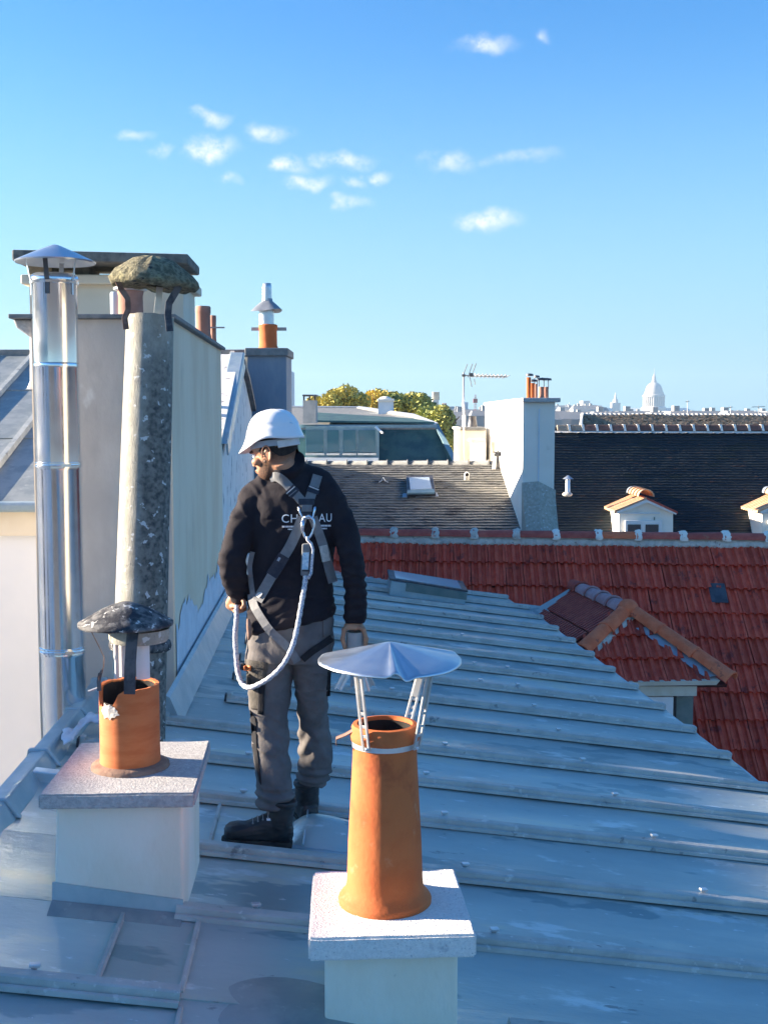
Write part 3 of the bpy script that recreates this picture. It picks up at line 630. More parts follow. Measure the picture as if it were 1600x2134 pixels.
# darken under the white specks: mix, then put specks back on top
an_ = nt_.nodes.new('ShaderNodeAttribute'); an_.attribute_name = 'stain_shade'; nn_ = nt_.nodes.new('ShaderNodeTexNoise'); nn_.inputs['Scale'].default_value = 38; nn_.inputs['Detail'].default_value = 8; gg_ = nt_.nodes.new('ShaderNodeNewGeometry'); nt_.links.new(gg_.outputs['Position'], nn_.inputs['Vector'])
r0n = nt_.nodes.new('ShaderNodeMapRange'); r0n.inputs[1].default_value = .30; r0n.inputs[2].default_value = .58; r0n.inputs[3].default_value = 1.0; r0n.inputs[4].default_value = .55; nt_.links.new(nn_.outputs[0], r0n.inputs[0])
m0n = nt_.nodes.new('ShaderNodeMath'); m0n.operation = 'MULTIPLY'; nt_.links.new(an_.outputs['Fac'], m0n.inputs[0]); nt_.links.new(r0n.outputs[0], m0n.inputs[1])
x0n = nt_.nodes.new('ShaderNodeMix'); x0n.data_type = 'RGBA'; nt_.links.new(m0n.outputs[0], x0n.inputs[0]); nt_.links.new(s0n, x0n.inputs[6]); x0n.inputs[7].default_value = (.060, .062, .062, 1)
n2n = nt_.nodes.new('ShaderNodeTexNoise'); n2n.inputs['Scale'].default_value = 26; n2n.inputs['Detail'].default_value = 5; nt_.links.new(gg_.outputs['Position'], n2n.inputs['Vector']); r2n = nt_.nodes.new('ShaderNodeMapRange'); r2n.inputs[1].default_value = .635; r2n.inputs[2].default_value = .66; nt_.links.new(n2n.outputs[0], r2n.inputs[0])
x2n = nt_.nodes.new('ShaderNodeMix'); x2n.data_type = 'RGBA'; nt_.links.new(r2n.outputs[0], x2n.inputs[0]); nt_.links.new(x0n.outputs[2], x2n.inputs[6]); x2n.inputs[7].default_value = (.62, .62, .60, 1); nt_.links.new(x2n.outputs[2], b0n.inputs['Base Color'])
mm = MB(); mm.lathe(Ab + ax_ * Lh, [(.110, -.02), (.110, -.5), (0, -.5)], 24, axis=ax_); mm.build('soot_lining', MT['soot'], ff)
zq = P(300, 1345, YA - .12); mm = MB(); mm.lathe(Ab + ax_ * (zq - Ab).dot(ax_), [(.146, -.03), (.162, -.02), (.166, 0), (.160, .025), (.141, .035)], 40, axis=ax_, jit=lambda r, z, a, k: (r * (1 + .04 * noise.noise(V((math.cos(a) * 2, math.sin(a) * 2, k)))), z)); mm.build('socket_collar', MT['lichen_cap'], ff, smooth=True)
cm = P(321, 590, YA); mm = MB(); rm = .236; hm = P(321, 533, YA).z - cm.z
def jm(r, z, a, k):
    q = V((math.cos(a) * 1.8, math.sin(a) * 1.8, k * .35)); e = noise.noise(q * 1.6); return r * (1 + .05 * e), z + .020 * noise.noise(q * 2.2 + V((3, 1, 0))) * (r / rm) - .10 * (r / rm) * math.cos(a) * 0.18
mm.lathe(cm, [(.05, -.012), (rm * .7, -.02), (rm * .93, -.022), (rm, 0), (rm * .98, .02), (rm * .86, hm * .38), (rm * .68, hm * .62), (rm * .45, hm * .84), (rm * .2, hm * .97), (.001, hm)], 72, jit=jm, x0=V((1, 0, 0))); mm.build('mossy_cap', MT['moss_cap'], ff, smooth=True)
for pts, mt, wd in (([(243, 578), (252, 602), (266, 622), (267, 645), (260, 662), (263, 686)], 'rust_strap', .030), ([(378, 585), (366, 608), (352, 632), (350, 655), (354, 690)], 'dark_strap', .036), ([(333, 598), (327, 655)], 'galv_leg', .034)):
    mm = MB(); mm.strip([P(u, v, YA - (.12 if mt != 'galv_leg' else -.05)) for u, v in pts], V((1, .3, 0)), wd, .008); mm.build('cap_strap', MT[mt], ff)

# big party-wall chimney block
WX = P(358, 865, 7.2).x; WY = 7.2; ztop = P(358, 665, 7.2).z; zbot = roofz(WX, WY) - .3
def WP(y, z, off=0):      # point on the wall plane that runs along EY
    d = (y - WY) / EY.y; return V((WX + EY.x * d + off, y, z))
bl = empty('party_wall_chimney', (WX - .4, 8.9, zbot), 'big grey cement party wall chimney block with thin coping, behind the leaning flue', 'chimney')
xl = P(70, 865, 7.2).x; Wd = WX - xl; y2 = 10.65
mm = MB(); f0 = WP(WY, 0); f1 = WP(y2, 0)
mm.hexa([V((f0.x - Wd, f0.y, 18)), V((f0.x - .012, f0.y, 18)), V((f1.x - .012, f1.y, 18)), V((f1.x - Wd, f1.y, 18)), V((f0.x - Wd, f0.y, ztop)), V((f0.x - .012, f0.y, ztop)), V((f1.x - .012, f1.y, ztop)), V((f1.x - Wd, f1.y, ztop))]); mm.build('block_wall', MT['cement_wall'], bl)
mm = MB(); zs = ztop - .001; mm.hexa([V((f0.x - .012, f0.y + .001, 21)), V((f0.x, f0.y + .001, 21)), V((f1.x, f1.y, 21)), V((f1.x - .012, f1.y, 21)), V((f0.x - .012, f0.y + .001, zs)), V((f0.x, f0.y + .001, zs)), V((f1.x, f1.y, zs)), V((f1.x - .012, f1.y, zs))]); mm.build('side_render', MT['cement_side'], bl)
mm = MB(); c_ = .03; mm.hexa([V((f0.x - Wd - .13, f0.y - .04, ztop + .002)), V((f0.x + .04, f0.y - .04, ztop + .002)), V((f1.x + .04, f1.y + .02, ztop + .002)), V((f1.x - Wd - .13, f1.y + .02, ztop + .002)), V((f0.x - Wd - .13, f0.y - .04, ztop + c_)), V((f0.x + .04, f0.y - .04, ztop + c_)), V((f1.x + .04, f1.y + .02, ztop + c_)), V((f1.x - Wd - .13, f1.y + .02, ztop + c_))]); mm.build('coping', MT['coping'], bl, bevel=.006)
mm = MB(); xx = f0.x - Wd; vs = [V((xx, WY + .02, ztop)), V((xx - .12, WY + .02, ztop)), V((xx - .10, WY + .02, ztop - .05)), V((xx - .03, WY + .02, ztop - .10)), V((xx, WY + .02, ztop - .12))]
vs += [q + V((0, .5, 0)) for q in vs]; mm.add(vs, [(0, 1, 2, 3, 4), (9, 8, 7, 6, 5), (0, 5, 6, 1), (1, 6, 7, 2), (2, 7, 8, 3), (3, 8, 9, 4), (4, 9, 5, 0)]); mm.build('corbel', MT['concrete_old'], bl, bevel=.01)
# ragged white plaster along the foot of the wall
mm = MB(); vs = []; K = 150; rr_ = random.Random(3)
for i in range(K):
    y = WY + .02 + (14.6 - WY) * i / (K - 1); zb_ = roofz(WP(y, 0).x, y) + .10; h = (.30 + .22 * noise.noise(V((y * 1.1, 0, 2))) + .10 * noise.noise(V((y * 7, 0, 0))) + .05 * rr_.random()) * (1 if y < 12.6 else 1)
    vs += [WP(y, zb_, .006), WP(y, zb_ + max(.05, h), .006)]
mm.add(vs, [(2 * i, 2 * i + 2, 2 * i + 3, 2 * i + 1) for i in range(K - 1)]); mm.build('plaster_patch', MT['plaster_patch'], bl)
# gable party wall beyond
gw = empty('gable_wall', WP(12.8, 20), 'pale peeling gable wall with sloping top beside the blue chimney', 'wall')
prof_ = [(10.652, 20.5), (15.4, 20.5), (15.4, P(540, 880, 15.4).z - .35), (15.0, P(525, 857, 15.0).z), (12.95, P(500, 738, 12.95).z), (10.652, P(452, 912, 10.652).z)]
mm = MB(); ins = [WP(y, z) for y, z in prof_]; k = len(ins); outs = [q - V((.35, 0, 0)) for q in ins]
mm.add(ins + outs, [tuple(range(k)), tuple(range(2 * k - 1, k - 1, -1))] + [(i, k + i, k + (i + 1) % k, (i + 1) % k) for i in range(k)]); mm.build('wall_face', MT['peeling'], gw)
mm = MB(); q0 = WP(10.62, P(448, 925, 10.62).z, .02); q1 = WP(12.97, P(498, 734, 12.97).z, .02); d = (q1 - q0)
mm.hexa([q0 - V((.14, 0, .0)), q0 + V((.03, 0, 0)), q0 + V((.03, 0, .0)) + V((0, .12, .0)), q0 - V((.14, -.12, 0)), q1 - V((.12, 0, .0)), q1 + V((.03, 0, 0)), q1 + V((.03, .14, .0)), q1 - V((.12, -.14, 0))]); 
mm.strip([q0 + V((.02, .09, -.04)), q1 + V((.02, .10, -.10))], V((0, .62, -.78)), .16, .02)
mm.build('zinc_verge', MT['zinc_light'], gw, bevel=.01)
mm = MB(); q2 = WP(15.0, P(526, 855, 15.0).z + .01, .02); mm.strip([q1 + V((.0, .02, -.1)), WP(13.9, (q1.z + q2.z) / 2 + .03, .02), q2], V((1, 0, 0)), .08, .05); mm.build('dark_verge', MT['metal_dark'], gw)
mm = MB(); rr_ = random.Random(8)
for i in range(7): q = WP(11.1 + rr_.random() * .5, 0, -.28); q.z = P(467, 822 + rr_.random() * 30, 11.3).z; mm.ball(q, .05 + .03 * rr_.random(), .04, .035 + .02 * rr_.random(), 8, 6)
mm.build('mortar_lumps', MT['mortar'], gw, smooth=True)

# cream chimney with raised cover slab, standing on the block
cr = empty('cream_chimney', (P(226, 0, 8.3).x, 8.6, ztop), 'cream rendered chimney with raised dark cover slab, behind the two flues', 'chimney')
xa, xb = P(68, 865, 8.2).x, P(385, 865, 8.2).x; yb = 8.95
mm = MB(); mm.hexa([V((xa, 8.2, 20)), V((xb, 8.2, 20)), V((xb - .04, yb, 20)), V((xa - .04, yb, 20)), V((xa, 8.2, P(0, 590, 8.2).z)), V((xb, 8.2, P(0, 590, 8.2).z)), V((xb - .04, yb, P(0, 590, 8.2).z)), V((xa - .04, yb, P(0, 590, 8.2).z))]); mm.build('chimney_body', MT['cream'], cr)
mm = MB(); za, zb_ = P(0, 592, 8.15).z, P(0, 572, 8.15).z; xa2, xb2 = P(50, 865, 8.13).x, P(395, 865, 8.13).x; mm.hexa([V((xa2, 8.13, za)), V((xb2, 8.13, za)), V((xb2 - .04, yb + .06, za)), V((xa2 - .04, yb + .06, za)), V((xa2, 8.13, zb_)), V((xb2, 8.13, zb_)), V((xb2 - .04, yb + .06, zb_)), V((xa2 - .04, yb + .06, zb_))]); mm.build('top_course', MT['cream'], cr, bevel=.01)
yn = 7.95; yf = 8.62; z0, z1_ = P(0, 543, yn).z, P(0, 519, yn).z
for (u, w_) in ((100, .16), (185, .10), (285, .12), (365, .08)):
    mm = MB(); x = P(u, 865, 8.35).x; mm.box((x, 8.4, (zb_ + z0) / 2), w_, .3, z0 - zb_ - .004); mm.build('support_block', MT['old_slab'], cr)
mm = MB(); a_, b_ = P(24, 520, yn), P(392, 527, yn); mm.hexa([V((a_.x, yn, z0)), V((b_.x, yn, z0 - .02)), V((b_.x - .03, yf, z0 - .02)), V((a_.x - .03, yf, z0)), V((a_.x, yn, z1_)), V((b_.x, yn, z1_ - .03)), V((b_.x - .03, yf, z1_ - .03)), V((a_.x - .03, yf, z1_))]); mm.build('cover_slab', MT['old_slab'], cr, bevel=.012)
def claypot(u0, u1, vt, Y, zbase, label, grp=None, matn='terracotta_dull', extra=None, name='chimney_pot', cat='chimney pot'):
    x = P((u0 + u1) / 2, vt, Y).x; r = (u1 - u0) / 2 / FPX * Y; zt = P(0, vt, Y).z; t = empty(name, (x, Y, zbase), label, cat, grp); mm = MB(); h = zt - zbase
    mm.lathe((x, Y, zbase), [(r * 1.12, -.01), (r * 1.08, .03), (r * 1.0, .05), (r * .98, h - .07), (r * 1.05, h - .05), (r * 1.05, h - .01), (r * .95, h), (r * .82, h - .004), (r * .8, h - .2)], 28); mm.build('clay_pot', MT[matn], t, smooth=True, auto=50)
    mm = MB(); mm.lathe((x, Y, zbase), [(r * .80, h - .03), (r * .80, h - .25), (0, h - .25)], 20); mm.build('soot_lining', MT['soot'], t)
    return t, x, r, zt
t, x, r, zt = claypot(246, 297, 594, 7.75, ztop + .03, 'dull pink clay pot standing under the mossy cap, before the cream chimney')
mm = MB(); mm.lathe((x, 7.75, zt - .03), [(r * 1.1, -.01), (r * 1.35, 0), (r * 1.35, .01), (r * 1.1, .016)], 24); mm.build('band', MT['galv'], t)
mm = MB(); q = P(241, 640, 7.9); mm.lathe((q.x, 7.9, ztop + .03), [(.036, 0), (.036, .20), (.03, .21), (0, .21)], 20); o = mm.build('metal_sleeve', MT['far_tower'], None, smooth=True, auto=50); tag(o, 'small bluish metal sleeve left of the dull pink pot', 'flue sleeve')
claypot(408, 438, 638, 9.6, ztop + .03, 'dull red clay pot on the coping end, right of the mossy cap')
t, x, r, zt = claypot(438, 450, 657, 10.1, ztop + .03, 'thin dark clay pot with crossing bar, just right of the dull red one')
mm = MB(); mm.box((x + .03, 10.06, P(0, 683, 10.1).z), .15, .02, .012); mm.build('cross_bar', MT['metal_grey'], t)
# white downpipe bit beside the cream chimney
mm = MB(); q = P(66, 800, 8.1); mm.tube([P(66, 690, 8.1), P(66, 795, 8.1)], .012, 8); mm.lathe(P(66, 810, 8.1), [(.032, 0), (.012, .05)], 10); o = mm.build('thin_downpipe', MT['white_paint'], None); tag(o, 'thin pale pipe beside the steel flue, above the left roof', 'pipe')

# blue-grey chimney with steel cowl
YB = 15.5; bc = empty('blue_chimney', (P(557, 0, YB).x, YB + .3, 20), 'blue-grey rendered chimney with concrete coping, behind the white helmet', 'chimney')
xa, xb = P(517, 865, YB).x, P(597, 865, YB).x; zt_ = P(0, 742, YB).z
mm = MB(); mm.hexa([V((xa, YB, 15)), V((xb, YB, 15)), V((xb, YB + .9, 15)), V((xa, YB + .9, 15)), V((xa, YB, zt_)), V((xb, YB, zt_)), V((xb, YB + .9, zt_)), V((xa, YB + .9, zt_))]); mm.build('chimney_body', MT['blue_stack'], bc)
mm = MB(); mm.box(((xa + xb) / 2 - .002, YB + .45, zt_ + .055), xb - xa + .06, 1.0, .106); mm.build('coping', MT['coping'], bc, bevel=.012)
ztc = zt_ + .108
t, x, r, zt = claypot(540, 577, 676, YB + .3, ztc, 'orange pot with ribbed steel liner and bent cowl on the blue chimney', matn='terracotta')
Yq = YB + .3; zz = lambda v: P(0, v, Yq).z
mm = MB(); pr = []; z = zt - .08; k = 0
while z < zz(640): pr.append((r * (.80 + .06 * (k % 2)), z)); z += .028; k += 1
mm.lathe((x - .02, Yq, 0), pr, 28); mm.build('ribbed_liner', MT['galv'], t, smooth=True, auto=80)
mm = MB(); mm.lathe((x, Yq, 0), [(r * 1.7, zz(645)), (r * 1.1, zz(636)), (r * .6, zz(628)), (r * .55, zz(622))], 20, jit=lambda r_, z_, a, k: (r_ * (1 + .15 * math.sin(a * 3)), z_ - .03 * (k == 0) * abs(math.cos(a)))); mm.build('cowl_skirt', MT['metal_grey'], t, smooth=True, auto=60)
mm = MB(); pr = []; z = zz(628); k = 0
while z < zz(594): pr.append((r * (.50 + .05 * (k % 2)), z)); z += .02; k += 1
pr += [(r * .45, zz(590)), (.001, zz(589))]; mm.lathe((x - .01, Yq, 0), pr, 24); mm.build('cowl_tube', MT['galv'], t, smooth=True, auto=80)
mm = MB(); mm.box((x, Yq + .12, zz(684)), .48, .02, .045); mm.build('cross_bar', MT['metal_grey'], t)

# neighbouring house at the left: zinc roof and pale facade
lh = empty('pale_courtyard_house', (-6, 14, 0), 'pale courtyard house with sunlit grey zinc roof at the far left', 'house')
ye, yr = 11.5, 16.0; zg, zrg = P(0, 1042, ye).z, P(0, 742, yr).z; x0, x1 = -15.0, P(517, 865, yr).x
def HR(x, t, h=0): y = ye + (yr - ye) * t; nn = V((0, -(zrg - zg), (yr - ye))).normalized(); return V((x, y, zg + (zrg - zg) * t)) + nn * h
xr = lambda t: min(x1, WP(ye + (yr - ye) * t, 0).x - .36)
xs = [x0 + .68 * i for i in range(0, 20)]
xs = [x for x in xs if x < x1]
for i, x in enumerate(xs):
    xn = xs[i + 1] if i + 1 < len(xs) else x1
    for (ta, tb, hh) in ((0, .36, .0), (.36, .7, .012), (.7, 1, .024)):
        mm = MB(); mm.hexa([HR(min(x, xr(ta)), ta - .01, -.03 + hh), HR(min(xn, xr(ta)), ta - .01, -.03 + hh), HR(min(xn, xr(tb)), tb, -.03 + hh), HR(min(x, xr(tb)), tb, -.03 + hh), HR(min(x, xr(ta)), ta - .01, hh), HR(min(xn, xr(ta)), ta - .01, hh), HR(min(xn, xr(tb)), tb, hh), HR(min(x, xr(tb)), tb, hh)])
        if min(x, xr(ta)) < min(xn, xr(tb)) - .02: mm.build('zinc_sheet', MT['zinc_dull'], lh)
    if x < xr(0) - .1:
        mm = MB(); mm.hexa([HR(x - .04, 0, .0), HR(x + .04, 0, .0), HR(x + .04, 1, .03), HR(x - .04, 1, .03), HR(x - .03, 0, .06), HR(x + .03, 0, .06), HR(x + .03, 1, .085), HR(x - .03, 1, .085)]); mm.build('batten_roll', MT['zinc_batten'], lh)
mm = MB(); mm.box(((x0 + x1) / 2, yr + .1, P(0, 735, yr).z - .02), x1 - x0, .3, .13); mm.build('ridge_cap', MT['coping'], lh, bevel=.02)
mm = MB(); mm.box(((x0 + -2.2) / 2, ye - .09, zg - .06), -2.2 - x0, .18, .10); mm.build('gutter', MT['zinc_light'], lh, bevel=.03)
mm = MB(); mm.box(((x0 + -2.2) / 2, ye + .0, zg - .235), -2.2 - x0, .10, .24); mm.build('cornice', MT['cream'], lh)
mm = MB(); mm.hexa([V((x0, ye + .03, 0)), V((-2.25, ye + .03, 0)), V((-2.3, yr + 4, 0)), V((x0, yr + 4, 0)), V((x0, ye + .03, zg - .36)), V((-2.25, ye + .03, zg - .36)), V((-2.3, yr + 4, zg - .36)), V((x0, yr + 4, zg - .36))]); mm.build('facade_wall', MT['facade'], lh)
mm = MB(); mm.hexa([V((x0, ye + .3, zg - .35)), V((-2.3, ye + .3, zg - .35)), V((x1, yr, zg - .35)), V((x0, yr, zg - .35)), V((x0, ye + .3, zg - .05)), V((-2.3, ye + .3, zg - .05)), V((x1, yr, zrg - .1)), V((x0, yr, zrg - .1))]); mm.build('roof_deck', MT['old_slab'], lh)
mm = MB(); mm.hexa([V((x0, yr + .02, zg)), V((x1, yr + .02, zg)), V((x1, yr + 5, zg)), V((x0, yr + 5, zg)), V((x0, yr + .02, zrg)), V((x1, yr + .02, zrg)), V((x1, yr + 5, zg + .1)), V((x0, yr + 5, zg + .1))]); mm.build('rear_roof', MT['zinc_dull'], lh)
# the pale wall strip and dark coping left of the blue chimney belong to the same house
mm = MB(); xa = P(500, 865, 15.7).x; xb = P(516.5, 865, 15.7).x; mm.hexa([V((xa, 15.7, 18)), V((xb, 15.7, 18)), V((xb, 15.95, 18)), V((xa, 15.95, 18)), V((xa, 15.7, P(0, 744, 15.7).z)), V((xb, 15.7, P(0, 744, 15.7).z)), V((xb, 15.95, P(0, 744, 15.7).z)), V((xa, 15.95, P(0, 744, 15.7).z))]); mm.build('end_wall', MT['cement_side'], lh)
# added unseen block on the left, placed so its roofline shades the zinc
cw = empty('sun_blocker_wing', (-13, 2, 0), 'added unseen sun-blocking wing with grey zinc roof, left of the roof edge', 'house')
WGX = -9.0; WGH = None
# height so that its shadow just clears the slab tops of the near stacks
sh = lambda x, z, X: z + (x - X) * SUNV.z / -SUNV.x * 1.0
ztopw = sh(.05, p2.z - .08, WGX)
WGZ = ztopw
mm = MB(); mm.box((WGX - 3, .7, WGZ / 2 - .6), 6, 16.4, WGZ - 1.2); mm.build('blocker_wall', MT['facade'], cw)
mm = MB(); mm.hexa([V((WGX - 6.1, -7.6, WGZ - 1.3)), V((WGX + .15, -7.6, WGZ - 1.3)), V((WGX + .15, 9.0, WGZ - 1.3)), V((WGX - 6.1, 9.0, WGZ - 1.3)), V((WGX - 5.2, -7.6, WGZ)), V((WGX, -7.6, WGZ)), V((WGX, 9.0, WGZ)), V((WGX - 5.2, 9.0, WGZ))]); mm.build('blocker_roof', MT['zinc_dull'], cw)
for i in range(4):
    mm = MB(); mm.box((WGX + .005, -5 + i * 3.6, WGZ - 3.5), .06, 1.2, 1.9); mm.build('window', MT['glass_dark'], cw)
    mm = MB(); mm.box((WGX + .02, -5 + i * 3.6, WGZ - 2.5), .12, 1.4, .12); mm.build('lintel', MT['cream'], cw)
# ================================================================== RED TILED HOUSE
kr = .9; R0 = P(700, 1119, 14.5); R1 = P(1700, 1131, 14.3)
RD = (R1 - R0).normalized(); RDh = V((RD.x, RD.y, 0)).normalized(); FD = V((RDh.y, -RDh.x, 0)); SD = (FD - EZ * kr).normalized(); SD = (SD - RD * SD.dot(RD)).normalized(); SN = RD.cross(SD).normalized()
if SN.z < 0: SN = -SN
def RT_(i, j, h=0): return R0 + RD * i + SD * j + SN * h
rh = empty('red_tiled_house', V((R0.x + 3, R0.y - 1, 0)), 'red ribbed-tile house roof with mortared ridge, beyond the blue zinc roof', 'house')
TW, TE, TL = .212, .372, .41
tp_ = [(0, .030), (.022, .032), (.036, .006), (.070, .006), (.084, .036), (.118, .036), (.132, .006), (.166, .006), (.180, .030), (.206, .030)]
def tilemesh(seed):
    rr = random.Random(seed); mm = MB(); vs = []
    for (t, dz) in ((0, -.012), (.5, .006), (1, .028)):
        for (x, h) in tp_: vs.append(V((x, TL * t, h * 1.15 + dz + .002 * rr.uniform(-1, 1))))
    K = len(tp_)
    for (x, h) in tp_: vs.append(V((x, TL - .028, -.004)))
    fs = [(r * K + i, r * K + i + 1, (r + 1) * K + i + 1, (r + 1) * K + i) for r in range(2) for i in range(K - 1)] + [(2 * K + i, 2 * K + i + 1, 3 * K + i + 1, 3 * K + i) for i in range(K - 1)]
    fs += [(0, K, 2 * K, 3 * K), (K - 1, 2 * K - 1, 3 * K - 1 + 0, 4 * K - 1)]
    mm.add(vs, fs); bm = bmesh.new(); me = mm.mesh('tile', MT['red_tile']); bm.from_mesh(me); bmesh.ops.recalc_face_normals(bm, faces=bm.faces)
    if sum(f.normal.z for f in bm.faces) < 0: bmesh.ops.reverse_faces(bm, faces=bm.faces)
    bm.to_mesh(me); bm.free(); return me
TMS = [tilemesh(i) for i in range(4)]
RM = Matrix((RD, SD, SN)).transposed().to_4x4()
zedge = [(600, 1180), (760, 1192), (1000, 1228), (1020, 1232), (1090, 1260), (1600, 1655), (1760, 1780)]
def zv(u):
    for (a, b), (c, d) in zip(zedge, zedge[1:]):
        if u <= c: return b + (d - b) * (u - a) / (c - a)
    return 9999
dorm = [(1205, 1225), (1305, 1268), (1525, 1425), (1480, 1440), (1480, 1600), (1290, 1440), (1130, 1290)]
def inpoly(u, v, pl):
    c = False
    for (x0, y0), (x1, y1) in zip(pl, pl[1:] + pl[:1]):
        if (y0 > v) != (y1 > v) and u < (x1 - x0) * (v - y0) / (y1 - y0) + x0: c = not c
    return c
vis = []; hid = []
rr = random.Random(5)
for j in range(16):
    for i in range(-8, 34):
        q = RT_((i + .5) * TW, (j + .5) * TE, .03); u, v = proj(q)
        dup = (i, j)
        if v < zv(u) + 8 and 715 < u < 1625 and v < 1720 and not inpoly(u, v, dorm): vis.append(dup)
        elif -8 <= i and j < 15 and u > 560: hid.append(dup)
print('tiles visible', len(vis), 'hidden', len(hid))
def tmat(i, j, rr):
    p = RT_(i * TW + rr.uniform(-.003, .003), j * TE + .02 + rr.uniform(-.008, .008), .0 + rr.uniform(0, .005))
    return Matrix.Translation(p) @ RM @ Matrix.Rotation(R(rr.uniform(-.9, .9)), 4, 'Z') @ Matrix.Rotation(R(rr.uniform(-.5, .3)), 4, 'X')
vis.sort(key=lambda t: (t[1], t[0])); hid += vis[295:] if len(vis) > 295 else []; vis = vis[:295]
def place(me, M, parent, name):
    o = bpy.data.objects.new(name, me); COL.objects.link(o); o.parent = parent; o.matrix_parent_inverse = WM(parent).inverted(); o.matrix_basis = M; return o
for (i, j) in vis: place(TMS[rr.randrange(4)], tmat(i, j, rr), rh, 'tile')
mm = MB()
for (i, j) in hid:
    M_ = tmat(i, j, rr); me = TMS[rr.randrange(4)]; mm.add([M_ @ v.co for v in me.vertices], [tuple(p.vertices) for p in me.polygons])
o = mm.build('tiles_beyond', MT['red_tile'], rh, fix=False); tag(o, kind='stuff')
mm = MB(); mm.slabpoly([RT_(-9 * TW, 0, -.004), RT_(34 * TW, 0, -.004), RT_(34 * TW, 16 * TE, -.004), RT_(-9 * TW, 16 * TE, -.004)], .1, -SN if False else SN); mm.build('roof_deck', MT['red_tile_base'], rh)
q = RT_(-9 * TW, 0, -.1); mm = MB(); B_ = [RT_(-9 * TW, .05, -.12), RT_(34 * TW, .05, -.12), RT_(34 * TW, 16 * TE - .3, -.12), RT_(-9 * TW, 16 * TE - .3, -.12)]
mm.hexa([V((p.x, p.y, 0)) for p in B_[::-1]] + B_[::-1]); mm.build('house_wall', MT['facade'], rh)
mm = MB(); back = RT_(0, 0) - FD * 3.2; d = [RT_(-9 * TW, .0, -.02), RT_(34 * TW, 0, -.02)]; e = [p - FD * 2.0 - EZ * 1.7 for p in d]; mm.hexa([p - EZ * .12 for p in (d[0], d[1], e[1], e[0])] + [d[0], d[1], e[1], e[0]]); mm.build('rear_slope', MT['brown_tile'], rh)
# mortar bed with scalloped lower edge
mm = MB(); vs = []; K = 300
for i in range(K):
    x = -8.4 * TW + 42 * TW * i / (K - 1); ph = (x / (TW / 2)) * 2 * math.pi; w_ = .115 + .018 * math.cos(ph) + .03 * noise.noise(V((x * 3, 0, 0)))
    vs += [RT_(x, w_, .034 + .012), RT_(x, w_ * .4, .062), RT_(x, -.02, .10), RT_(x, w_ + .004, .0)]
mm.add(vs, [f for i in range(K - 1) for f in ((4 * i, 4 * i + 4, 4 * i + 5, 4 * i + 1), (4 * i + 1, 4 * i + 5, 4 * i + 6, 4 * i + 2), (4 * i, 4 * i + 3, 4 * i + 7, 4 * i + 4))]); mm.build('mortar_bedding', MT['mortar'], rh, smooth=True)
# ridge tiles with mortar collars
joints = [640, 733, 822, 908, 990, 1078, 1160, 1248, 1330, 1423, 1511, 1598, 1690]
def hooptile(p0, p1, r0, r1, up, th=.018, seg=9, flare=.015):
    ax = (p1 - p0).normalized(); sd = ax.cross(up).normalized(); u2 = sd.cross(ax); mm = MB(); vs = []
    st = [(0, r0 + flare), (.06, r0 + flare), (.075, r0), (1, r1)]
    for (t, r) in st:
        for i in range(seg + 1):
            a = math.pi * (i / seg) ; vs.append(p0.lerp(p1, t) + sd * r * math.cos(a) * 1.0 + u2 * r * math.sin(a) * .95)
    for (t, r) in (st[-1], st[0]):
        for i in range(seg + 1):
            a = math.pi * (i / seg); vs.append(p0.lerp(p1, t) + sd * (r - th) * math.cos(a) + u2 * (r - th) * math.sin(a) * .95)
    K = seg + 1; fs = [(k * K + i, k * K + i + 1, (k + 1) * K + i + 1, (k + 1) * K + i) for k in range(5) for i in range(seg)] + [(5 * K + i, 5 * K + i + 1, i + 1, i) for i in range(seg)]
    mm.add(vs, fs); return mm
for u0, u1 in zip(joints, joints[1:]):
    t0 = (u0 - 700) / 1000; t1 = (u1 - 700) / 1000; L_ = (R1 - R0).length
    f = lambda t: RT_(t * L_, -.0, .045 + .004 * math.sin(t * 40))
    mt = 'ridge_orange' if u0 == 1248 else 'ridge_red'
    hooptile(f(t1) + RD * .01, f(t0) + RD * .02, .088, .080, EZ).build('ridge_tile', MT[mt], rh, smooth=True, auto=45)
    p = f(t1); ax = RD; mm = MB(); vs = []
    rr2 = random.Random(u1)
    for (dx, r) in ((-.045, .085), (-.02, .105), (.025, .107), (.05, .088)):
        for i in range(13):
            a = math.pi * (i / 12) * 1.12 - .2; r_ = r + .008 * rr2.uniform(-1, 1) ; vs.append(p + ax * (dx + .012 * rr2.uniform(-1, 1)) - FD * r_ * math.cos(a) * -1 + EZ * r_ * math.sin(a))
    mm.add(vs, [(k * 13 + i, k * 13 + i + 1, (k + 1) * 13 + i + 1, (k + 1) * 13 + i) for k in range(3) for i in range(12)]); mm.build('ridge_mortar', MT['white_wall' if u1 > 1100 else 'mortar'], rh, smooth=True)
# odd flat tile and small patch
i_, j_ = 0, 0
mm = MB(); c = P(1497, 1236, 13.6); n_ = SN; t_ = (R0 - c).dot(SN); c = c + SN * 0
o_ = V((0, 0, EYE)); d_ = ray(1496, 1236); c = o_ + d_ * ((R0 + SN * .05 - o_).dot(SN) / d_.dot(SN)); mm.box(c, .2, .30, .02, RD, SD, SN); mm.build('flat_tile', MT['metal_dark'], rh, bevel=.008)
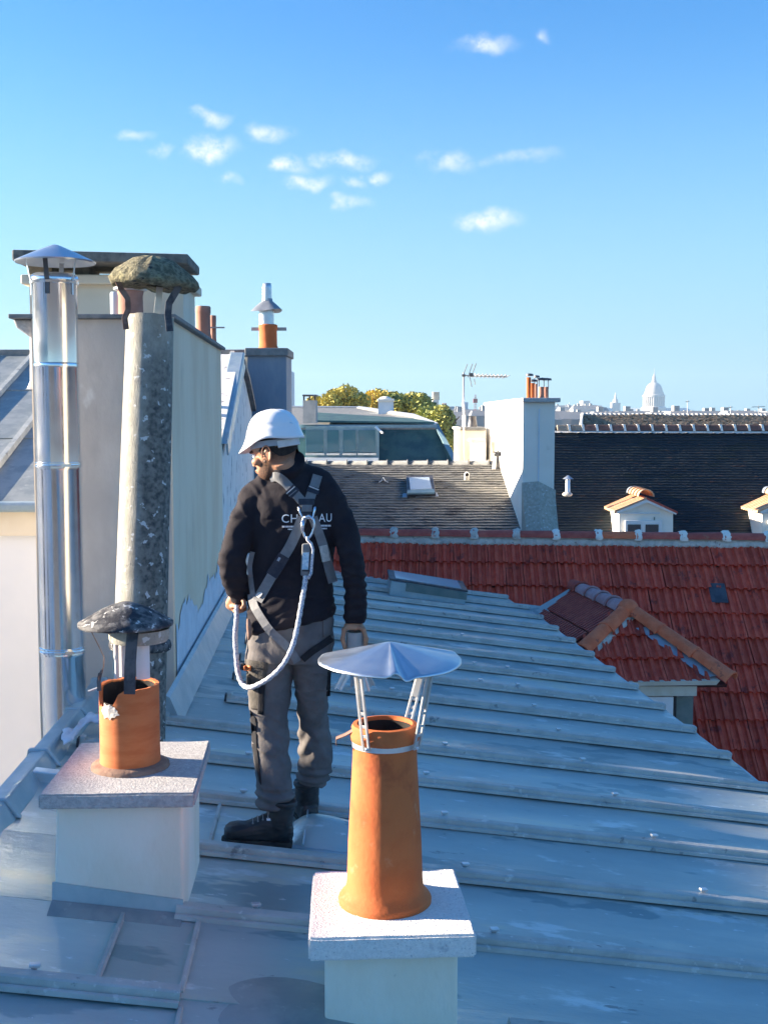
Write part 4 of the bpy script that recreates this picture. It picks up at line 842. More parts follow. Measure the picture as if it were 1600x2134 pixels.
# dormer (part of the red house)
A = P(1308, 1279, 12.14); B = P(1193, 1226, 13.85); Rr = P(1516, 1424, 11.3); Ll = P(1150, 1424, 11.3)
Rb = RT_(0, 0); 
def onred(u, v, h=0):
    o_ = V((0, 0, EYE)); d_ = ray(u, v); return o_ + d_ * ((R0 + SN * h - o_).dot(SN) / d_.dot(SN))
LV = onred(1112, 1290)         # left eave meets the red roof
RV = onred(1500, 1432)
mm = MB(); yw = 11.45; wl, wr = P(1190, 0, yw).x, P(1478, 0, yw).x; zt_ = P(0, 1452, yw).z; zb_ = 19.0
mm.hexa([V((wl, yw, zb_)), V((wr, yw, zb_)), V((wr, 13.2, zb_)), V((wl, 13.2, zb_)), V((wl, yw, zt_)), V((wr, yw, zt_)), V((wr, 12.6, zt_)), V((wl, 12.6, zt_))])
dm = mm.build('dormer', MT['green_grey'], rh)
mm = MB(); za, zb_ = P(0, 1451, yw - .12).z, P(0, 1423, yw - .12).z; mm.box(((wl + wr) / 2, yw - .06, (za + zb_) / 2 - .0), wr - wl + .0, .13, zb_ - za); mm.build('fascia', MT['ochre_trim'], dm, bevel=.006)
mm = MB(); za = P(0, 1432, yw - .2).z; mm.hexa([V((wl - .1, yw - .2, za)), V((wr + .17, yw - .2, za + .02)), V((wr + .17, yw, za + .02)), V((wl - .1, yw, za)), V((wl - .1, yw - .22, za + .04)), V((wr + .20, yw - .22, za + .07)), V((wr + .2, yw, za + .07)), V((wl - .1, yw, za + .04))]); mm.build('eave_trim', MT['ochre_trim'], dm)
fx = lambda u: P(u, 0, yw - .03).x; fz = lambda v: P(0, v, yw - .03).z
mm = MB()
mm.box(((fx(1300) + fx(1432)) / 2, yw - .03, fz(1458)), fx(1432) - fx(1300), .09, .075)
mm.box(((fx(1412) + fx(1432)) / 2, yw - .03, fz(1560)), fx(1432) - fx(1412), .088, fz(1461) - fz(1660))
mm.box((fx(1350), yw - .03, fz(1560)), .06, .086, fz(1461) - fz(1660)); mm.build('window_frame', MT['white_paint'], dm, bevel=.005)
mm = MB(); mm.box(((fx(1300) + fx(1412)) / 2, yw - .012, fz(1560)), fx(1412) - fx(1300), .03, fz(1466) - fz(1660)); mm.build('pane', MT['glass_dark'], dm)
mm = MB(); mm.box(((fx(1433) + fx(1441)) / 2, yw - .015, fz(1560)), fx(1441) - fx(1433), .03, fz(1451) - fz(1680)); mm.build('shadow_gap', MT['black_rubber'], dm)
# front hip slope: courses of tiles
def planeface(p, q, r): n = (q - p).cross(r - p).normalized(); return n if n.z > 0 else -n
nf = planeface(A, Rr, Ll); dn = (V((0, -1, 0)) - nf * nf.dot(V((0, -1, 0)))); xd = (Rr - Ll).normalized(); dn = nf.cross(xd).normalized(); dn = dn if dn.z < 0 else -dn
mm = MB(); mm.slabpoly([A - nf * .02, Ll - nf * .02, Rr - nf * .02], .04, nf); mm.build('front_deck', MT['red_tile_base'], dm)
H_ = (Ll - A).dot(dn); FMt = Matrix((xd, dn, nf)).transposed().to_4x4()
def hipx(s):   # left/right limits at distance s below the apex
    t = s / H_; return A.lerp(Ll, t), A.lerp(Rr, t)
s = 0.0; nrow = int(H_ / .34) + 1; ex = H_ / nrow
for r in range(nrow):
    s0 = r * ex; l, q = hipx(s0 + ex * .62); w_ = (q - l).length; k0 = 0
    n = int(w_ / TW) + 1
    for i in range(n):
        o0 = l + xd * (i * TW - .03); 
        M_ = Matrix.Translation(o0 - dn * ex * .62 + nf * .0) @ FMt @ Matrix.Scale(ex / .372, 4, V((0, 1, 0)))
        me = TMS[(i + r) % 4]
        if (o0 - l).length < w_ - .10: place(me, M_, dm, 'tile')
# left slope: dark ribbed tiles, seen edge-on
nl = planeface(A, B, Ll); mm = MB(); mm.slabpoly([A, B, LV + V((0, 0, .0)), Ll], .04, nl); mm.build('side_deck', MT['red_tile_base'], dm)
ld = (Ll - A); rdg = (B - A).normalized(); fall = (ld - rdg * ld.dot(rdg)).normalized(); mm = MB()
Lr = (B - A).length
for i in range(26):
    s = (i + .5) / 26; p = A.lerp(B, s) + nl * .03; 
    for (r0_, r1_) in ((.02, .46), (.49, .93), (.96, 1.5)):
        a_ = p + fall * r0_; b_ = p + fall * r1_ - nl * .012; mm.box((a_ + b_) / 2, (b_ - a_).length, .035, .028, (b_ - a_).normalized(), rdg, nl)
o = mm.build('ribbed_side_tiles', MT['ridge_red'], dm); tag(o, kind='stuff')
# dormer ridge tiles (pale) and hip tiles (orange)
nseg = 5
for i in range(nseg):
    p0 = B.lerp(A, (i + 1) / nseg * .97) + EZ * .02; p1 = B.lerp(A, i / nseg * .97) + EZ * .02
    hooptile(p0, p1, .105, .095, EZ).build('ridge_tile', MT['ridge_pale' if i else 'ridge_red'], dm, smooth=True, auto=45)
for (E_, n) in ((Rr + V((.02, -.04, 0)), 3), (A.lerp(Ll, .62), 2)):
    for i in range(n):
        p0 = A.lerp(E_, (i + 1) / n) + EZ * .035; p1 = A.lerp(E_, max(0, i / n - .02)) + EZ * .05
        hooptile(p0, p1, .098, .086, EZ, flare=.008).build('hip_tile', MT['ridge_orange'], dm, smooth=True, auto=45)
mm = MB(); mm.ball(A + EZ * .05, .115, .13, .11); mm.build('apex_mortar', MT['ridge_orange'], dm, smooth=True)
mm = MB(); vs = []
for i in range(30):
    t = i / 29; p = A.lerp(A.lerp(Ll, .62), t); w_ = .12 + .03 * noise.noise(V((t * 12, 0, 0))); vs += [p + nf * .03 + EZ * .01, p + xd * w_ + dn * .02 + nf * .035, p + xd * (w_ + .01) + dn * .02 - nf * .03]
mm.add(vs, [f for i in range(29) for f in ((3 * i, 3 * i + 3, 3 * i + 4, 3 * i + 1), (3 * i + 1, 3 * i + 4, 3 * i + 5, 3 * i + 2))]); mm.build('hip_mortar', MT['mortar'], dm, smooth=True)
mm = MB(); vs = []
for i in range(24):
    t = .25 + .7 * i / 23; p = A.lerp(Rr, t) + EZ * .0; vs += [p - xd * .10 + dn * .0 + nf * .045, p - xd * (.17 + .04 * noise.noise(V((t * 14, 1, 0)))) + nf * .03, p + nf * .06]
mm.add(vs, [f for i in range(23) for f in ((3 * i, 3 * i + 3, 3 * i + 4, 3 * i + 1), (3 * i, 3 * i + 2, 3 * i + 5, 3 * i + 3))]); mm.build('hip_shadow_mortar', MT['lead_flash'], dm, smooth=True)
# blue zinc valley flashing at the dormer's back
mm = MB(); q = [onred(u, v, .09) for u, v in ((1085, 1258), (1125, 1263), (1198, 1220), (1210, 1238), (1150, 1300), (1118, 1292))]; mm.slabpoly(q, .02, SN); mm.build('valley_flashing', MT['zinc'], dm)

# ================================================================== COURSES OF SMALL TILES (far roofs)
def courses(p00, p10, p11, p01, n, name, mt, parent, lift=.03, wob=.012, cols=60, seed=0):
    # p00-p10 top edge, p01-p11 bottom edge; overlapping strips with a slightly ragged lower edge
    p00, p10, p11, p01 = map(V, (p00, p10, p11, p01)); nn = (p10 - p00).cross(p01 - p00).normalized(); nn = nn if nn.z > 0 else -nn
    mm = MB(); rr = random.Random(seed)
    for k in range(n):
        a0, a1 = p00.lerp(p01, k / n), p10.lerp(p11, k / n); b0, b1 = p00.lerp(p01, (k + 1) / n), p10.lerp(p11, (k + 1) / n); vs = []
        for i in range(cols + 1):
            t = i / cols; z = wob * noise.noise(V((t * 7, k * .3, seed))) + wob * .5 * rr.uniform(-1, 1)
            a = a0.lerp(a1, t); b = b0.lerp(b1, t) + (p01 - p00).normalized() * .25 * wob * rr.uniform(-1, 1)
            vs += [a + nn * z, b + nn * (lift + z), b + nn * (z - .01)]
        mm.add(vs, [f for i in range(cols) for f in ((3 * i, 3 * i + 1, 3 * i + 4, 3 * i + 3), (3 * i + 1, 3 * i + 2, 3 * i + 5, 3 * i + 4))])
    o = mm.build(name, MT[mt], parent, fix=False); tag(o, kind='stuff'); return o, nn

# grey-brown plain tile house
th = empty('grey_tiled_house', P(860, 1000, 19) - V((0, 0, 20)), 'low grey-brown plain-tile roof with skylight, between man and tall white chimney', 'house')
T0, T1 = P(380, 968, 20.8), P(1046, 968, 20.8); T2, T3 = P(1112, 1128, 16.9), P(300, 1128, 16.9)
courses(T0, T1, T2, T3, 30, 'tile_courses', 'plain_tile', th, lift=.022, wob=.007, cols=90, seed=2)
mm = MB(); mm.hexa([V((p.x, p.y, 0)) for p in (T3, T2, T1, T0)] + [p - EZ * .03 for p in (T3, T2, T1, T0)]); mm.build('house_wall', MT['facade'], th)
for i in range(11):
    u0, u1 = 600 + i * 42, 600 + i * 42 + 40; mm = hooptile(P(u1, 968, 20.85), P(u0, 968, 20.85), .075, .07, EZ, flare=.02); mm.build('ridge_tile', MT['coping'], th, smooth=True)
nT = (T1 - T0).cross(T3 - T0).normalized(); nT = nT if nT.z > 0 else -nT
def onT(u, v, h=0):
    o_ = V((0, 0, EYE)); d_ = ray(u, v); return o_ + d_ * ((T0 + nT * h - o_).dot(nT) / d_.dot(nT))
mm = MB(); c4 = [onT(u, v, .10) for u, v in ((848, 1028), (908, 1026), (902, 990), (846, 991))]; mm.slabpoly(c4, .14, nT); sk2 = mm.build('roof_window', MT['metal_dark'], th, bevel=.01)
mm = MB(); mm.slabpoly([onT(u, v, .122) for u, v in ((855, 1020), (900, 1018), (894, 994), (852, 995))], .012, nT); mm.build('pane', MT['glass_pale'], sk2)
mm = MB(); mm.slabpoly([onT(u, v, .13) for u, v in ((848, 1027), (906, 1026), (904, 1019), (849, 1021))], .03, nT); mm.build('frame_rail', MT['blue_frame'], sk2)
mm = MB(); mm.slabpoly([onT(u, v, .035) for u, v in ((838, 1036), (914, 1034), (910, 1026), (840, 1028))], .01, nT); mm.build('apron', MT['lead_flash'], sk2)
mm = MB(); q = onT(972, 1001); mm.tube([q, q + EZ * .10 - V((0, .03, 0)), q + EZ * .11 - V((0, .09, 0))], .045, 12); o = mm.build('tile_vent', MT['white_paint'], th, smooth=True)
mm = MB(); mm.ball(q + EZ * .10 - V((0, .092, 0)), .034, .006, .034); mm.build('vent_mouth', MT['soot'], th)
mm = MB(); q = onT(798, 1006); mm.strip([q + V((-.07, 0, .01)), q + V((-.03, 0, .03)), q + V((0, 0, .09)), q + V((.04, -.02, .03)), q + V((.09, -.02, .01))], V((0, 1, 0)), .05, .012); mm.build('roof_hook', MT['white_paint'], th)

# tall white chimney
wy0, wy1 = 17.2, 23.7; wx0, wx1 = P(1090, 865, wy0).x, P(1156, 865, wy0).x; wzt = P(0, 838, wy0).z
wc = empty('white_chimney', V(((wx0 + wx1) / 2, 20, 18)), 'tall sunlit white chimney wall with five orange pots, at the slate roof', 'chimney')
mm = MB(); mm.hexa([V((wx0, wy0, 18)), V((wx1, wy0, 18)), V((wx1, wy1, 18)), V((wx0, wy1, 18)), V((wx0, wy0, wzt)), V((wx1, wy0, wzt)), V((wx1, wy1, wzt)), V((wx0, wy1, wzt))]); mm.build('chimney_wall', MT['white_wall'], wc)
mm = MB(); mm.box(((wx0 + wx1) / 2 + .0, wy0 - .012, (18 + wzt) / 2), .018, .02, wzt - 18.2); mm.build('render_joint', MT['pale_blue_wall'], wc)
# battered foot of the side wall over the tiles
mm = MB(); a1, a2 = P(1038, 972, 20.8), V((wx0, 20.8, 22.6)); b1_, b2_ = P(1101, 1132, 16.9), P(1088, 1020, 17.2)
vs = [V((wx0 + .01, wy0 + .01, wzt - 1.2)), P(1040, 975, 20.7), P(1100, 1130, 17.0), V((wx0 + .01, wy0 + .01, 21.5)), V((wx0 + .02, 21.5, wzt - 1.4))]
mm.add(vs, [(0, 4, 1), (0, 1, 2), (0, 2, 3)]); mm.build('battered_foot', MT['white_wall'], wc)
zc_ = wzt
for (ya, yb_) in ((wy0 - .08, wy0 + .5), (wy0 + .5, wy1 + .1)):
    mm = MB(); ov = .07 if ya < wy0 else .03; mm.hexa([V((wx0 - .02, ya, zc_)), V((wx1 + ov, ya, zc_)), V((wx1 + ov, yb_, zc_)), V((wx0 - .02, yb_, zc_)), V((wx0 - .02, ya, zc_ + .065)), V((wx1 + ov, ya, zc_ + .065)), V((wx1 + ov, yb_, zc_ + .065)), V((wx0 - .02, yb_, zc_ + .065))]); mm.build('coping', MT['concrete_old' if ya < wy0 else 'white_wall'], wc, bevel=.01)
# grey buttress
mm = MB(); q = [P(1087, 1006, 17.15), P(1122, 1003, 17.12), P(1156, 1022, 17.15)]; lo = [P(1098, 1130, 16.6), P(1128, 1130, 16.55), P(1166, 1130, 16.7)]
bk = [V((wx0, wy0 + .02, 21)), V((wx1 + .03, wy0 + .02, 21)), V((wx1 + .03, wy0 + .02, q[2].z)), V((wx0, wy0 + .02, q[0].z))]
mm.add(q + lo + bk, [(0, 3, 4, 1), (1, 4, 5, 2), (0, 1, 2, 8, 9), (2, 5, 7, 8), (0, 9, 6, 3)]); mm.build('render_buttress', MT['fibre_cement'], wc)
mm = MB(); mm.strip([P(1036, 985, 20.5), P(1034, 950, 20.5), P(1040, 944, 20.4)], V((0, 1, 0)), .06, .10); mm.strip([P(1029, 942, 20.4), P(1044, 943, 20.4)], V((0, 0, 1)), .03, .1); mm.build('iron_bracket', MT['dark_strap'], wc)
mm = MB(); mm.slabpoly([P(1028, 945, 20.45), P(1026, 978, 20.45), P(1033, 978, 20.45), P(1035, 945, 20.45)], .05); mm.build('bracket_plate', MT['white_paint'], wc)
zp = zc_ + .066
for (u0, u1, vt, Y, h) in ((1097, 1106, 786, 17.35, 0), (1104, 1114, 798, 17.75, 0), (1113, 1120, 800, 18.2, 1), (1122, 1134, 806, 17.4, 1), (1132, 1143, 806, 17.9, 1)):
    x = P((u0 + u1) / 2, vt, Y).x; r = (u1 - u0) / 2 / FPX * Y; zt = P(0, vt, Y).z; hh = zt - zp; mm = MB()
    mm.lathe((x, Y, zp), [(r * 1.15, -.005), (r, .03), (r * .95, hh - .03), (r * 1.03, hh - .02), (r * 1.0, hh), (r * .75, hh), (r * .7, hh - .1)], 18); pt = mm.build('clay_pot', MT['terracotta_dull' if h else 'terracotta'], wc, smooth=True, auto=50)
    mm = MB(); ch = hh + (.02 if not h else .10); mm.lathe((x + .01, Y, zp + ch), [(r * 1.9, 0), (r * 1.7, .03), (.001, .04)], 18, caps=(1, 0)); mm.build('mushroom_cap', MT['metal_dark'], pt)
    if h:
        mm = MB()
        for s_ in (-1, 1): mm.box((x + s_ * r * .85, Y, zp + hh + .05), .012, .012, .10)
        mm.build('cap_stem', MT['metal_grey'], pt)

# small white walls and black cowl left of the white chimney, with antenna
sw = empty('low_white_chimney', P(980, 930, 22.5), 'low white parapet chimney with black cowl left of the tall white chimney', 'chimney')
def wbox(name, u0, u1, v0, v1, Y, dep, mt, par, bev=0, zb=None):
    a, b = P(u0, v0, Y), P(u1, v1, Y); z0 = b.z if zb is None else zb; mm = MB(); mm.box(((a.x + b.x) / 2, Y + dep / 2, (a.z + z0) / 2), abs(b.x - a.x), dep, abs(a.z - z0)); return mm.build(name, MT[mt], par, bevel=bev)
wbox('wall_pier', 949, 958, 893, 990, 22.4, .5, 'white_wall', sw, zb=20); wbox('pier_cap', 946, 960, 889, 895, 22.3, .6, 'white_wall', sw, .02)
wbox('wall_body', 958, 1012, 897, 990, 22.7, 1.2, 'white_wall', sw, zb=20); wbox('wall_coping', 956, 1012, 890, 897, 22.6, 1.4, 'coping', sw, .02)
wbox('lower_block', 984, 1012, 922, 990, 21.6, .6, 'white_wall', sw, zb=20); wbox('block_coping', 981, 1012, 915, 922, 21.5, .8, 'ochre_trim', sw, .01)
wbox('rear_block', 970, 1012, 866, 892, 26, 1.2, 'grey_render', sw)
mm = MB(); q = P(984, 889, 23.2); mm.lathe(q, [(.10, 0), (.085, .10), (.07, .20), (.075, .21), (0, .21)], 16); mm.build('black_cowl', MT['metal_dark'], sw, smooth=True, auto=40)
Ya = 22.2; an = empty('tv_antenna', P(966, 900, Ya), 'grey television antenna on a thin mast left of the white chimney', 'antenna')
mm = MB(); mm.tube([P(966, 960, Ya), P(966, 776, Ya)], .018, 8); mm.build('mast', MT['galv_leg'], an, smooth=True)
mm = MB(); mm.tube([P(962, 782, Ya), P(1057, 785, Ya - .3)], .014, 6); mm.build('boom', MT['metal_grey'], an)
for (a, b) in (((984, 758), (975, 786)), ((978, 783), (983, 806)), ((992, 757), (985, 776)), ((974, 758), (967, 776)), ((988, 790), (990, 801))):
    mm = MB(); mm.tube([P(*a, Ya - .1), P(*b, Ya - .05)], .009, 5); mm.build('reflector_rod', MT['metal_grey'], an)
for i in range(9):
    u = 990 + i * 8.0; q = P(u, 783 + i * .25, Ya - .1 - i * .02); mm = MB(); mm.tube([q + V((.05, -.22, .02)), q, q + V((-.05, .22, -.02))], .009, 5); mm.tube([q, q + EZ * .045], .012, 5); mm.build('element', MT['metal_grey'], an)
mm = MB(); mm.box(P(982, 781, Ya - .06), .07, .05, .07); mm.build('dipole_box', MT['metal_dark'], an)
mm = MB(); mm.box(P(966, 782, Ya - .02), .06, .06, .045); mm.build('mast_clamp', MT['metal_dark'], an)

# ================================================================== ZINC-TOPPED HOUSE WITH STRIP WINDOWS
Ym = 30.0; mh = empty('mansard_house', P(780, 930, Ym) - V((0, 0, 20)), 'dark blue mansard with a strip of four panes and flat zinc top', 'house')
pv = lambda u, v, Y=Ym: P(u, v, Y)
mm = MB(); mm.slabpoly([pv(560, 1010), pv(950, 1010), pv(950, 963), pv(909, 888, 31.5), pv(560, 888, 31.5)], .2); mm.build('slate_slope', MT['blue_panel'], mh)
mm = MB(); mm.strip([pv(952, 968, 29.9), pv(909, 886, 31.4)], V((1, -.3, 0)), .12, .06); mm.build('hip_roll', MT['blue_frame'], mh)
mm = MB(); t4 = [pv(560, 886, 31.4), pv(909, 887, 31.4), pv(860, 867, 34), pv(745, 850, 39), pv(560, 848, 39)]; mm.slabpoly(t4, .12); mm.build('zinc_top', MT['coping'], mh)
mm = MB(); mm.slabpoly([pv(658, 883.5, 31.3) + EZ * .10, pv(905, 884, 31.3) + EZ * .06, pv(860, 876, 32.6) + EZ * .06, pv(658, 866, 34) + EZ * .10], .05, EZ); mm.build('dark_band', MT['blue_panel'], mh)
mm = MB(); mm.strip([pv(909, 885, 31.4), pv(860, 866, 34), pv(745, 849.5, 39)], V((0, 1, .2)), .12, .07); mm.strip([pv(745, 849.5, 39), pv(560, 848, 39)], V((0, 1, .2)), .12, .07); mm.build('ridge_roll', MT['galv_leg'], mh)
mm = MB(); mm.strip([pv(600, 888, 29.6), pv(909, 888, 31.2)], V((0, 0, 1)), .08, .12); mm.build('cornice', MT['blue_frame'], mh)
mm = MB(); mm.hexa([pv(560, 1010, 30.3), pv(948, 1010, 30.3), pv(948, 1010, 39), pv(560, 1010, 39), pv(560, 889, 31.7), pv(905, 889, 31.7), pv(740, 852, 38.8), pv(560, 852, 38.8)]); mm.build('house_body', MT['grey_render'], mh)
wy = 29.2; mm = MB(); mm.box(((pv(632, 0, wy).x + pv(789, 0, wy).x) / 2, wy + 1.2, (pv(0, 888, wy).z + pv(0, 963, wy).z) / 2), pv(789, 0, wy).x - pv(632, 0, wy).x, 2.4, pv(0, 888, wy).z - pv(0, 963, wy).z); mm.build('window_bay', MT['blue_frame'], mh)
for (u0, u1) in ((638, 674), (682, 706), (715, 741), (747, 782)):
    mm = MB(); a, b = pv(u0, 896, wy - .03), pv(u1, 942, wy - .03); mm.box(((a.x + b.x) / 2, wy - .02, (a.z + b.z) / 2), b.x - a.x, .06, a.z - b.z); mm.build('window_pane', MT['glass'], mh)
    mm = MB(); mm.box(((a.x + b.x) / 2, wy - .05, b.z - .05), b.x - a.x + .04, .10, .05); mm.build('window_sill', MT['galv_leg'], mh)
mm = MB(); a, b = pv(634, 954, wy - .2), pv(788, 961, wy - .2); mm.box(((a.x + b.x) / 2, wy - .06, (a.z + b.z) / 2), b.x - a.x, .25, a.z - b.z); mm.build('bay_sill', MT['white_paint'], mh)
mm = MB(); mm.tube([pv(783, 890, wy - .1), pv(797, 902, wy - .5)], .03, 6); mm.build('window_stay', MT['white_paint'], mh)
cm_ = empty('small_grey_chimney', pv(644, 880, 29), 'small grey chimney with flat raised lid, left end of the flat zinc top', 'chimney')
wbox('chimney_body', 631, 658, 834, 882, 29, .8, 'grey_render', cm_); wbox('raised_lid', 630, 659, 822, 825, 28.95, .9, 'metal_dark', cm_)
for u in (633, 645, 656): wbox('lid_support', u - 1.5, u + 1.5, 825, 834, 29.3, .1, 'metal_dark', cm_)
cm2 = empty('small_white_chimney', pv(804, 866, 36), 'small white chimney with humped cap in front of the yellow trees', 'chimney')
wbox('chimney_body', 788, 820, 834, 872, 36, .8, 'pale_blue_wall', cm2); wbox('chimney_cap', 786, 822, 831, 836, 35.9, 1.0, 'white_wall', cm2, .02)
mm = MB(); mm.ball(pv(803, 831, 36.4), .2, .3, .08, 14, 8); mm.build('cap_hump', MT['white_wall'], cm2, smooth=True)
pt_ = empty('pale_tower', P(601, 900, 400), 'pale blue tower block edge far behind the blue chimney', 'tower')
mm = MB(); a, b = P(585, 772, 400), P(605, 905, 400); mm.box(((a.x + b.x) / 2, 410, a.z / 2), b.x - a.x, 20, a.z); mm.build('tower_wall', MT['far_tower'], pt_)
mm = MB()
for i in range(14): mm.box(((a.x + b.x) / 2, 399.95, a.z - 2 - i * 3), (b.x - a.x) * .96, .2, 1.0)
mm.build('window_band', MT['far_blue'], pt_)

# ================================================================== DARK SLATE MANSARD
sh_ = empty('slate_mansard_house', P(1380, 1000, 27.5) - V((0, 0, 20)), 'large dark slate mansard roof with mortared ridge, right of the white chimney', 'house')
S0, S1, S2, S3 = P(1080, 890, 28.4), P(1760, 892, 28.4), P(1780, 1135, 26.8), P(1060, 1135, 26.8)
_, nS = courses(S0, S1, S2, S3, 44, 'slate_courses', 'slate_tile', sh_, lift=.022, wob=.008, cols=130, seed=5)
mm = MB(); mm.hexa([V((p.x, p.y + .05, 0)) for p in (S3, S2)] + [V((S1.x, S1.y + 2.2, 0)), V((S0.x, S0.y + 2.2, 0))] + [S3 + V((0, .05, 0)), S2 + V((0, .05, 0)), S1 + V((0, 2.2, -1)), S0 + V((0, 2.2, -1))]); mm.build('house_body', MT['grey_render'], sh_)
mm = MB(); mm.hexa([p + V((0, .04, -.05)) for p in (S3, S2)] + [S2 + V((0, 2, 0)), S3 + V((0, 2, 0))] + [S0 + V((0, .03, -.02)), S1 + V((0, .03, -.02))] + [S1 + V((0, 1.5, -.9)), S0 + V((0, 1.5, -.9))]); mm.build('rear_slope', MT['brown_tile'], sh_)
u = 1160.0
while u < 1640:
    p0, p1 = P(u, 889.5, 28.4), P(u + 28.5, 889.5, 28.4); mm = MB(); mm.hexa([p0 + V((0, -.10, -.09)), p1 + V((-.03, -.10, -.09)), p1 + V((-.03, .1, -.09)), p0 + V((0, .1, -.09)), p0 + V((.0, -.05, .05)), p1 + V((-.03, -.05, .05)), p1 + V((-.03, .05, .05)), p0 + V((0, .05, .05))]); mm.build('ridge_tile', MT['ridge_brown' if u > 1200 else 'brown_tile'], sh_, bevel=.015)
    mm = MB(); q = p1 + V((-.02, 0, 0)); mm.hexa([q + V((-.035, -.12, -.10)), q + V((.02, -.12, -.10)), q + V((.02, .1, -.1)), q + V((-.03, .1, -.1)), q + V((-.06, -.055, .062)), q + V((.0, -.055, .062)), q + V((.0, .05, .062)), q + V((-.06, .05, .062))]); mm.build('ridge_mortar', MT['white_wall'], sh_)
    u += 28.7
mm = MB(); vs = []
for i in range(120): x = S0.lerp(S1, i / 119); vs += [x + V((0, -.10, -.085)), x + V((0, -.15, -.13 - .02 * noise.noise(V((i * .7, 0, 0)))))]
mm.add(vs, [(2 * i, 2 * i + 1, 2 * i + 3, 2 * i + 2) for i in range(119)]); mm.build('ridge_bedding', MT['mortar'], sh_)
# dormers on the slate mansard
def sdormer(du, label_):
    Yd = 26.2; q = lambda u, v, Y=Yd: P(u + du, v, Y)
    d = empty('dormer', q(1346, 1110)); 
    mm = MB(); pts = [q(1290, 1130), q(1402, 1130), q(1402, 1067), q(1347, 1041), q(1290, 1064)]; bk = [p + V((0, 2.0, 0)) for p in pts]; k = 5
    mm.add(pts + bk, [tuple(range(k)), tuple(range(2 * k - 1, k - 1, -1))] + [(i, k + i, k + (i + 1) % k, (i + 1) % k) for i in range(k)]); dd = mm.build('dormer', MT['white_wall'], sh_)
    COL.objects.unlink(d); bpy.data.objects.remove(d)
    mm = MB(); mm.strip([q(1284, 1067, Yd - .06), q(1347, 1043, Yd - .06), q(1408, 1069, Yd - .06)], V((0, 1, 0)), .16, .07); mm.build('barge_board', MT['white_paint'], dd)
    mm = MB(); mm.box(((q(1296, 0).x + q(1396, 0).x) / 2, Yd - .02, q(0, 1069).z), q(1396, 0).x - q(1296, 0).x, .05, .025); mm.build('lintel_line', MT['pale_blue_wall'], dd)
    mm = MB(); a, b = q(1302, 1084, Yd - .03), q(1378, 1140, Yd - .03); mm.box(((a.x + b.x) / 2, Yd - .03, (a.z + b.z) / 2), b.x - a.x, .08, a.z - b.z); mm.build('window_frame', MT['white_paint'], dd, bevel=.01)
    for (u0, u1) in ((1308, 1334), (1345, 1371)):
        mm = MB(); a, b = q(u0, 1093, Yd - .08), q(u1, 1140, Yd - .08); mm.box(((a.x + b.x) / 2, Yd - .075, (a.z + b.z) / 2), b.x - a.x, .02, a.z - b.z); mm.build('pane', MT['glass_dark'], dd)
    mm = MB(); mm.box((q(1384, 0).x, Yd - .03, q(0, 1100).z), .02, .03, .5); mm.build('side_pipe', MT['green_grey'], dd)
    # roof slopes of lapped tiles, rows across the slope
    ap, le, re = q(1347, 1038, Yd - .15), q(1246, 1056, 26.9), q(1412, 1068, Yd - .15); lf = q(1284, 1064, Yd - .15)
    apb = ap + V((0, 1.7, .0))
    nl_ = 6
    fl = lf - ap
    for i in range(9):
        t0, t1 = i / 9, (i + 1) / 9
        a0, a1 = ap + V((0, 1.55 * t0, 0)), ap + V((0, 1.55 * t1 + .03, 0)); ext = 1.06 + .0 * t0
        for s_, f_ in (('tile', fl), ):
            mm = MB(); n_ = V((-.4, -.2, 1)).normalized(); w0 = f_ * ext + V((-.0, 0, 0))
            mm.hexa([a0 - EZ * .03, a0 + w0 - EZ * .03, a1 + w0 - EZ * .05, a1 - EZ * .05, a0 + EZ * .02, a0 + w0 + EZ * .02, a1 + w0 + EZ * .005, a1 + EZ * .005]); mm.build('tile', MT['dormer_tile'], dd)
    fr = re - ap; mm = MB(); mm.hexa([ap - EZ * .03, ap + fr - EZ * .03, ap + fr + V((0, 1.5, -.03)), ap + V((0, 1.5, -.03)), ap + EZ * .02, ap + fr + EZ * .02, ap + fr + V((0, 1.5, .02)), ap + V((0, 1.5, .02))]); mm.build('far_slope', MT['ridge_red'], dd)
    for i in range(5):
        p0 = ap + V((0, .02 + .30 * i, .03)); p1 = p0 + V((0, .32, .0)); hooptile(p0, p1, .17, .155, EZ).build('ridge_tile', MT['dormer_tile' if i < 4 else 'blue_stack'], dd, smooth=True, auto=45)
sdormer(0, ''); sdormer(298, '')
mm = MB(); q = P(1183, 1028, 27.0); mm.lathe(q, [(.07, 0), (.06, .03), (.055, .33), (.05, .34), (.0, .34)], 14); mm.lathe(q, [(.13, .34), (.02, .42), (.001, .425)], 16, caps=(1, 0)); o = mm.build('roof_vent_pipe', MT['galv'], None, smooth=True, auto=40); tag(o, 'small pale vent pipe with pointed hat standing on the dark slate roof', 'vent pipe')
mm = MB(); mm.ball(P(1182, 1030, 27.0), .12, .12, .06); o2 = mm.build('vent_foot', MT['mortar'], None, smooth=True); o2.parent = o; o2.matrix_parent_inverse = WM(o).inverted()

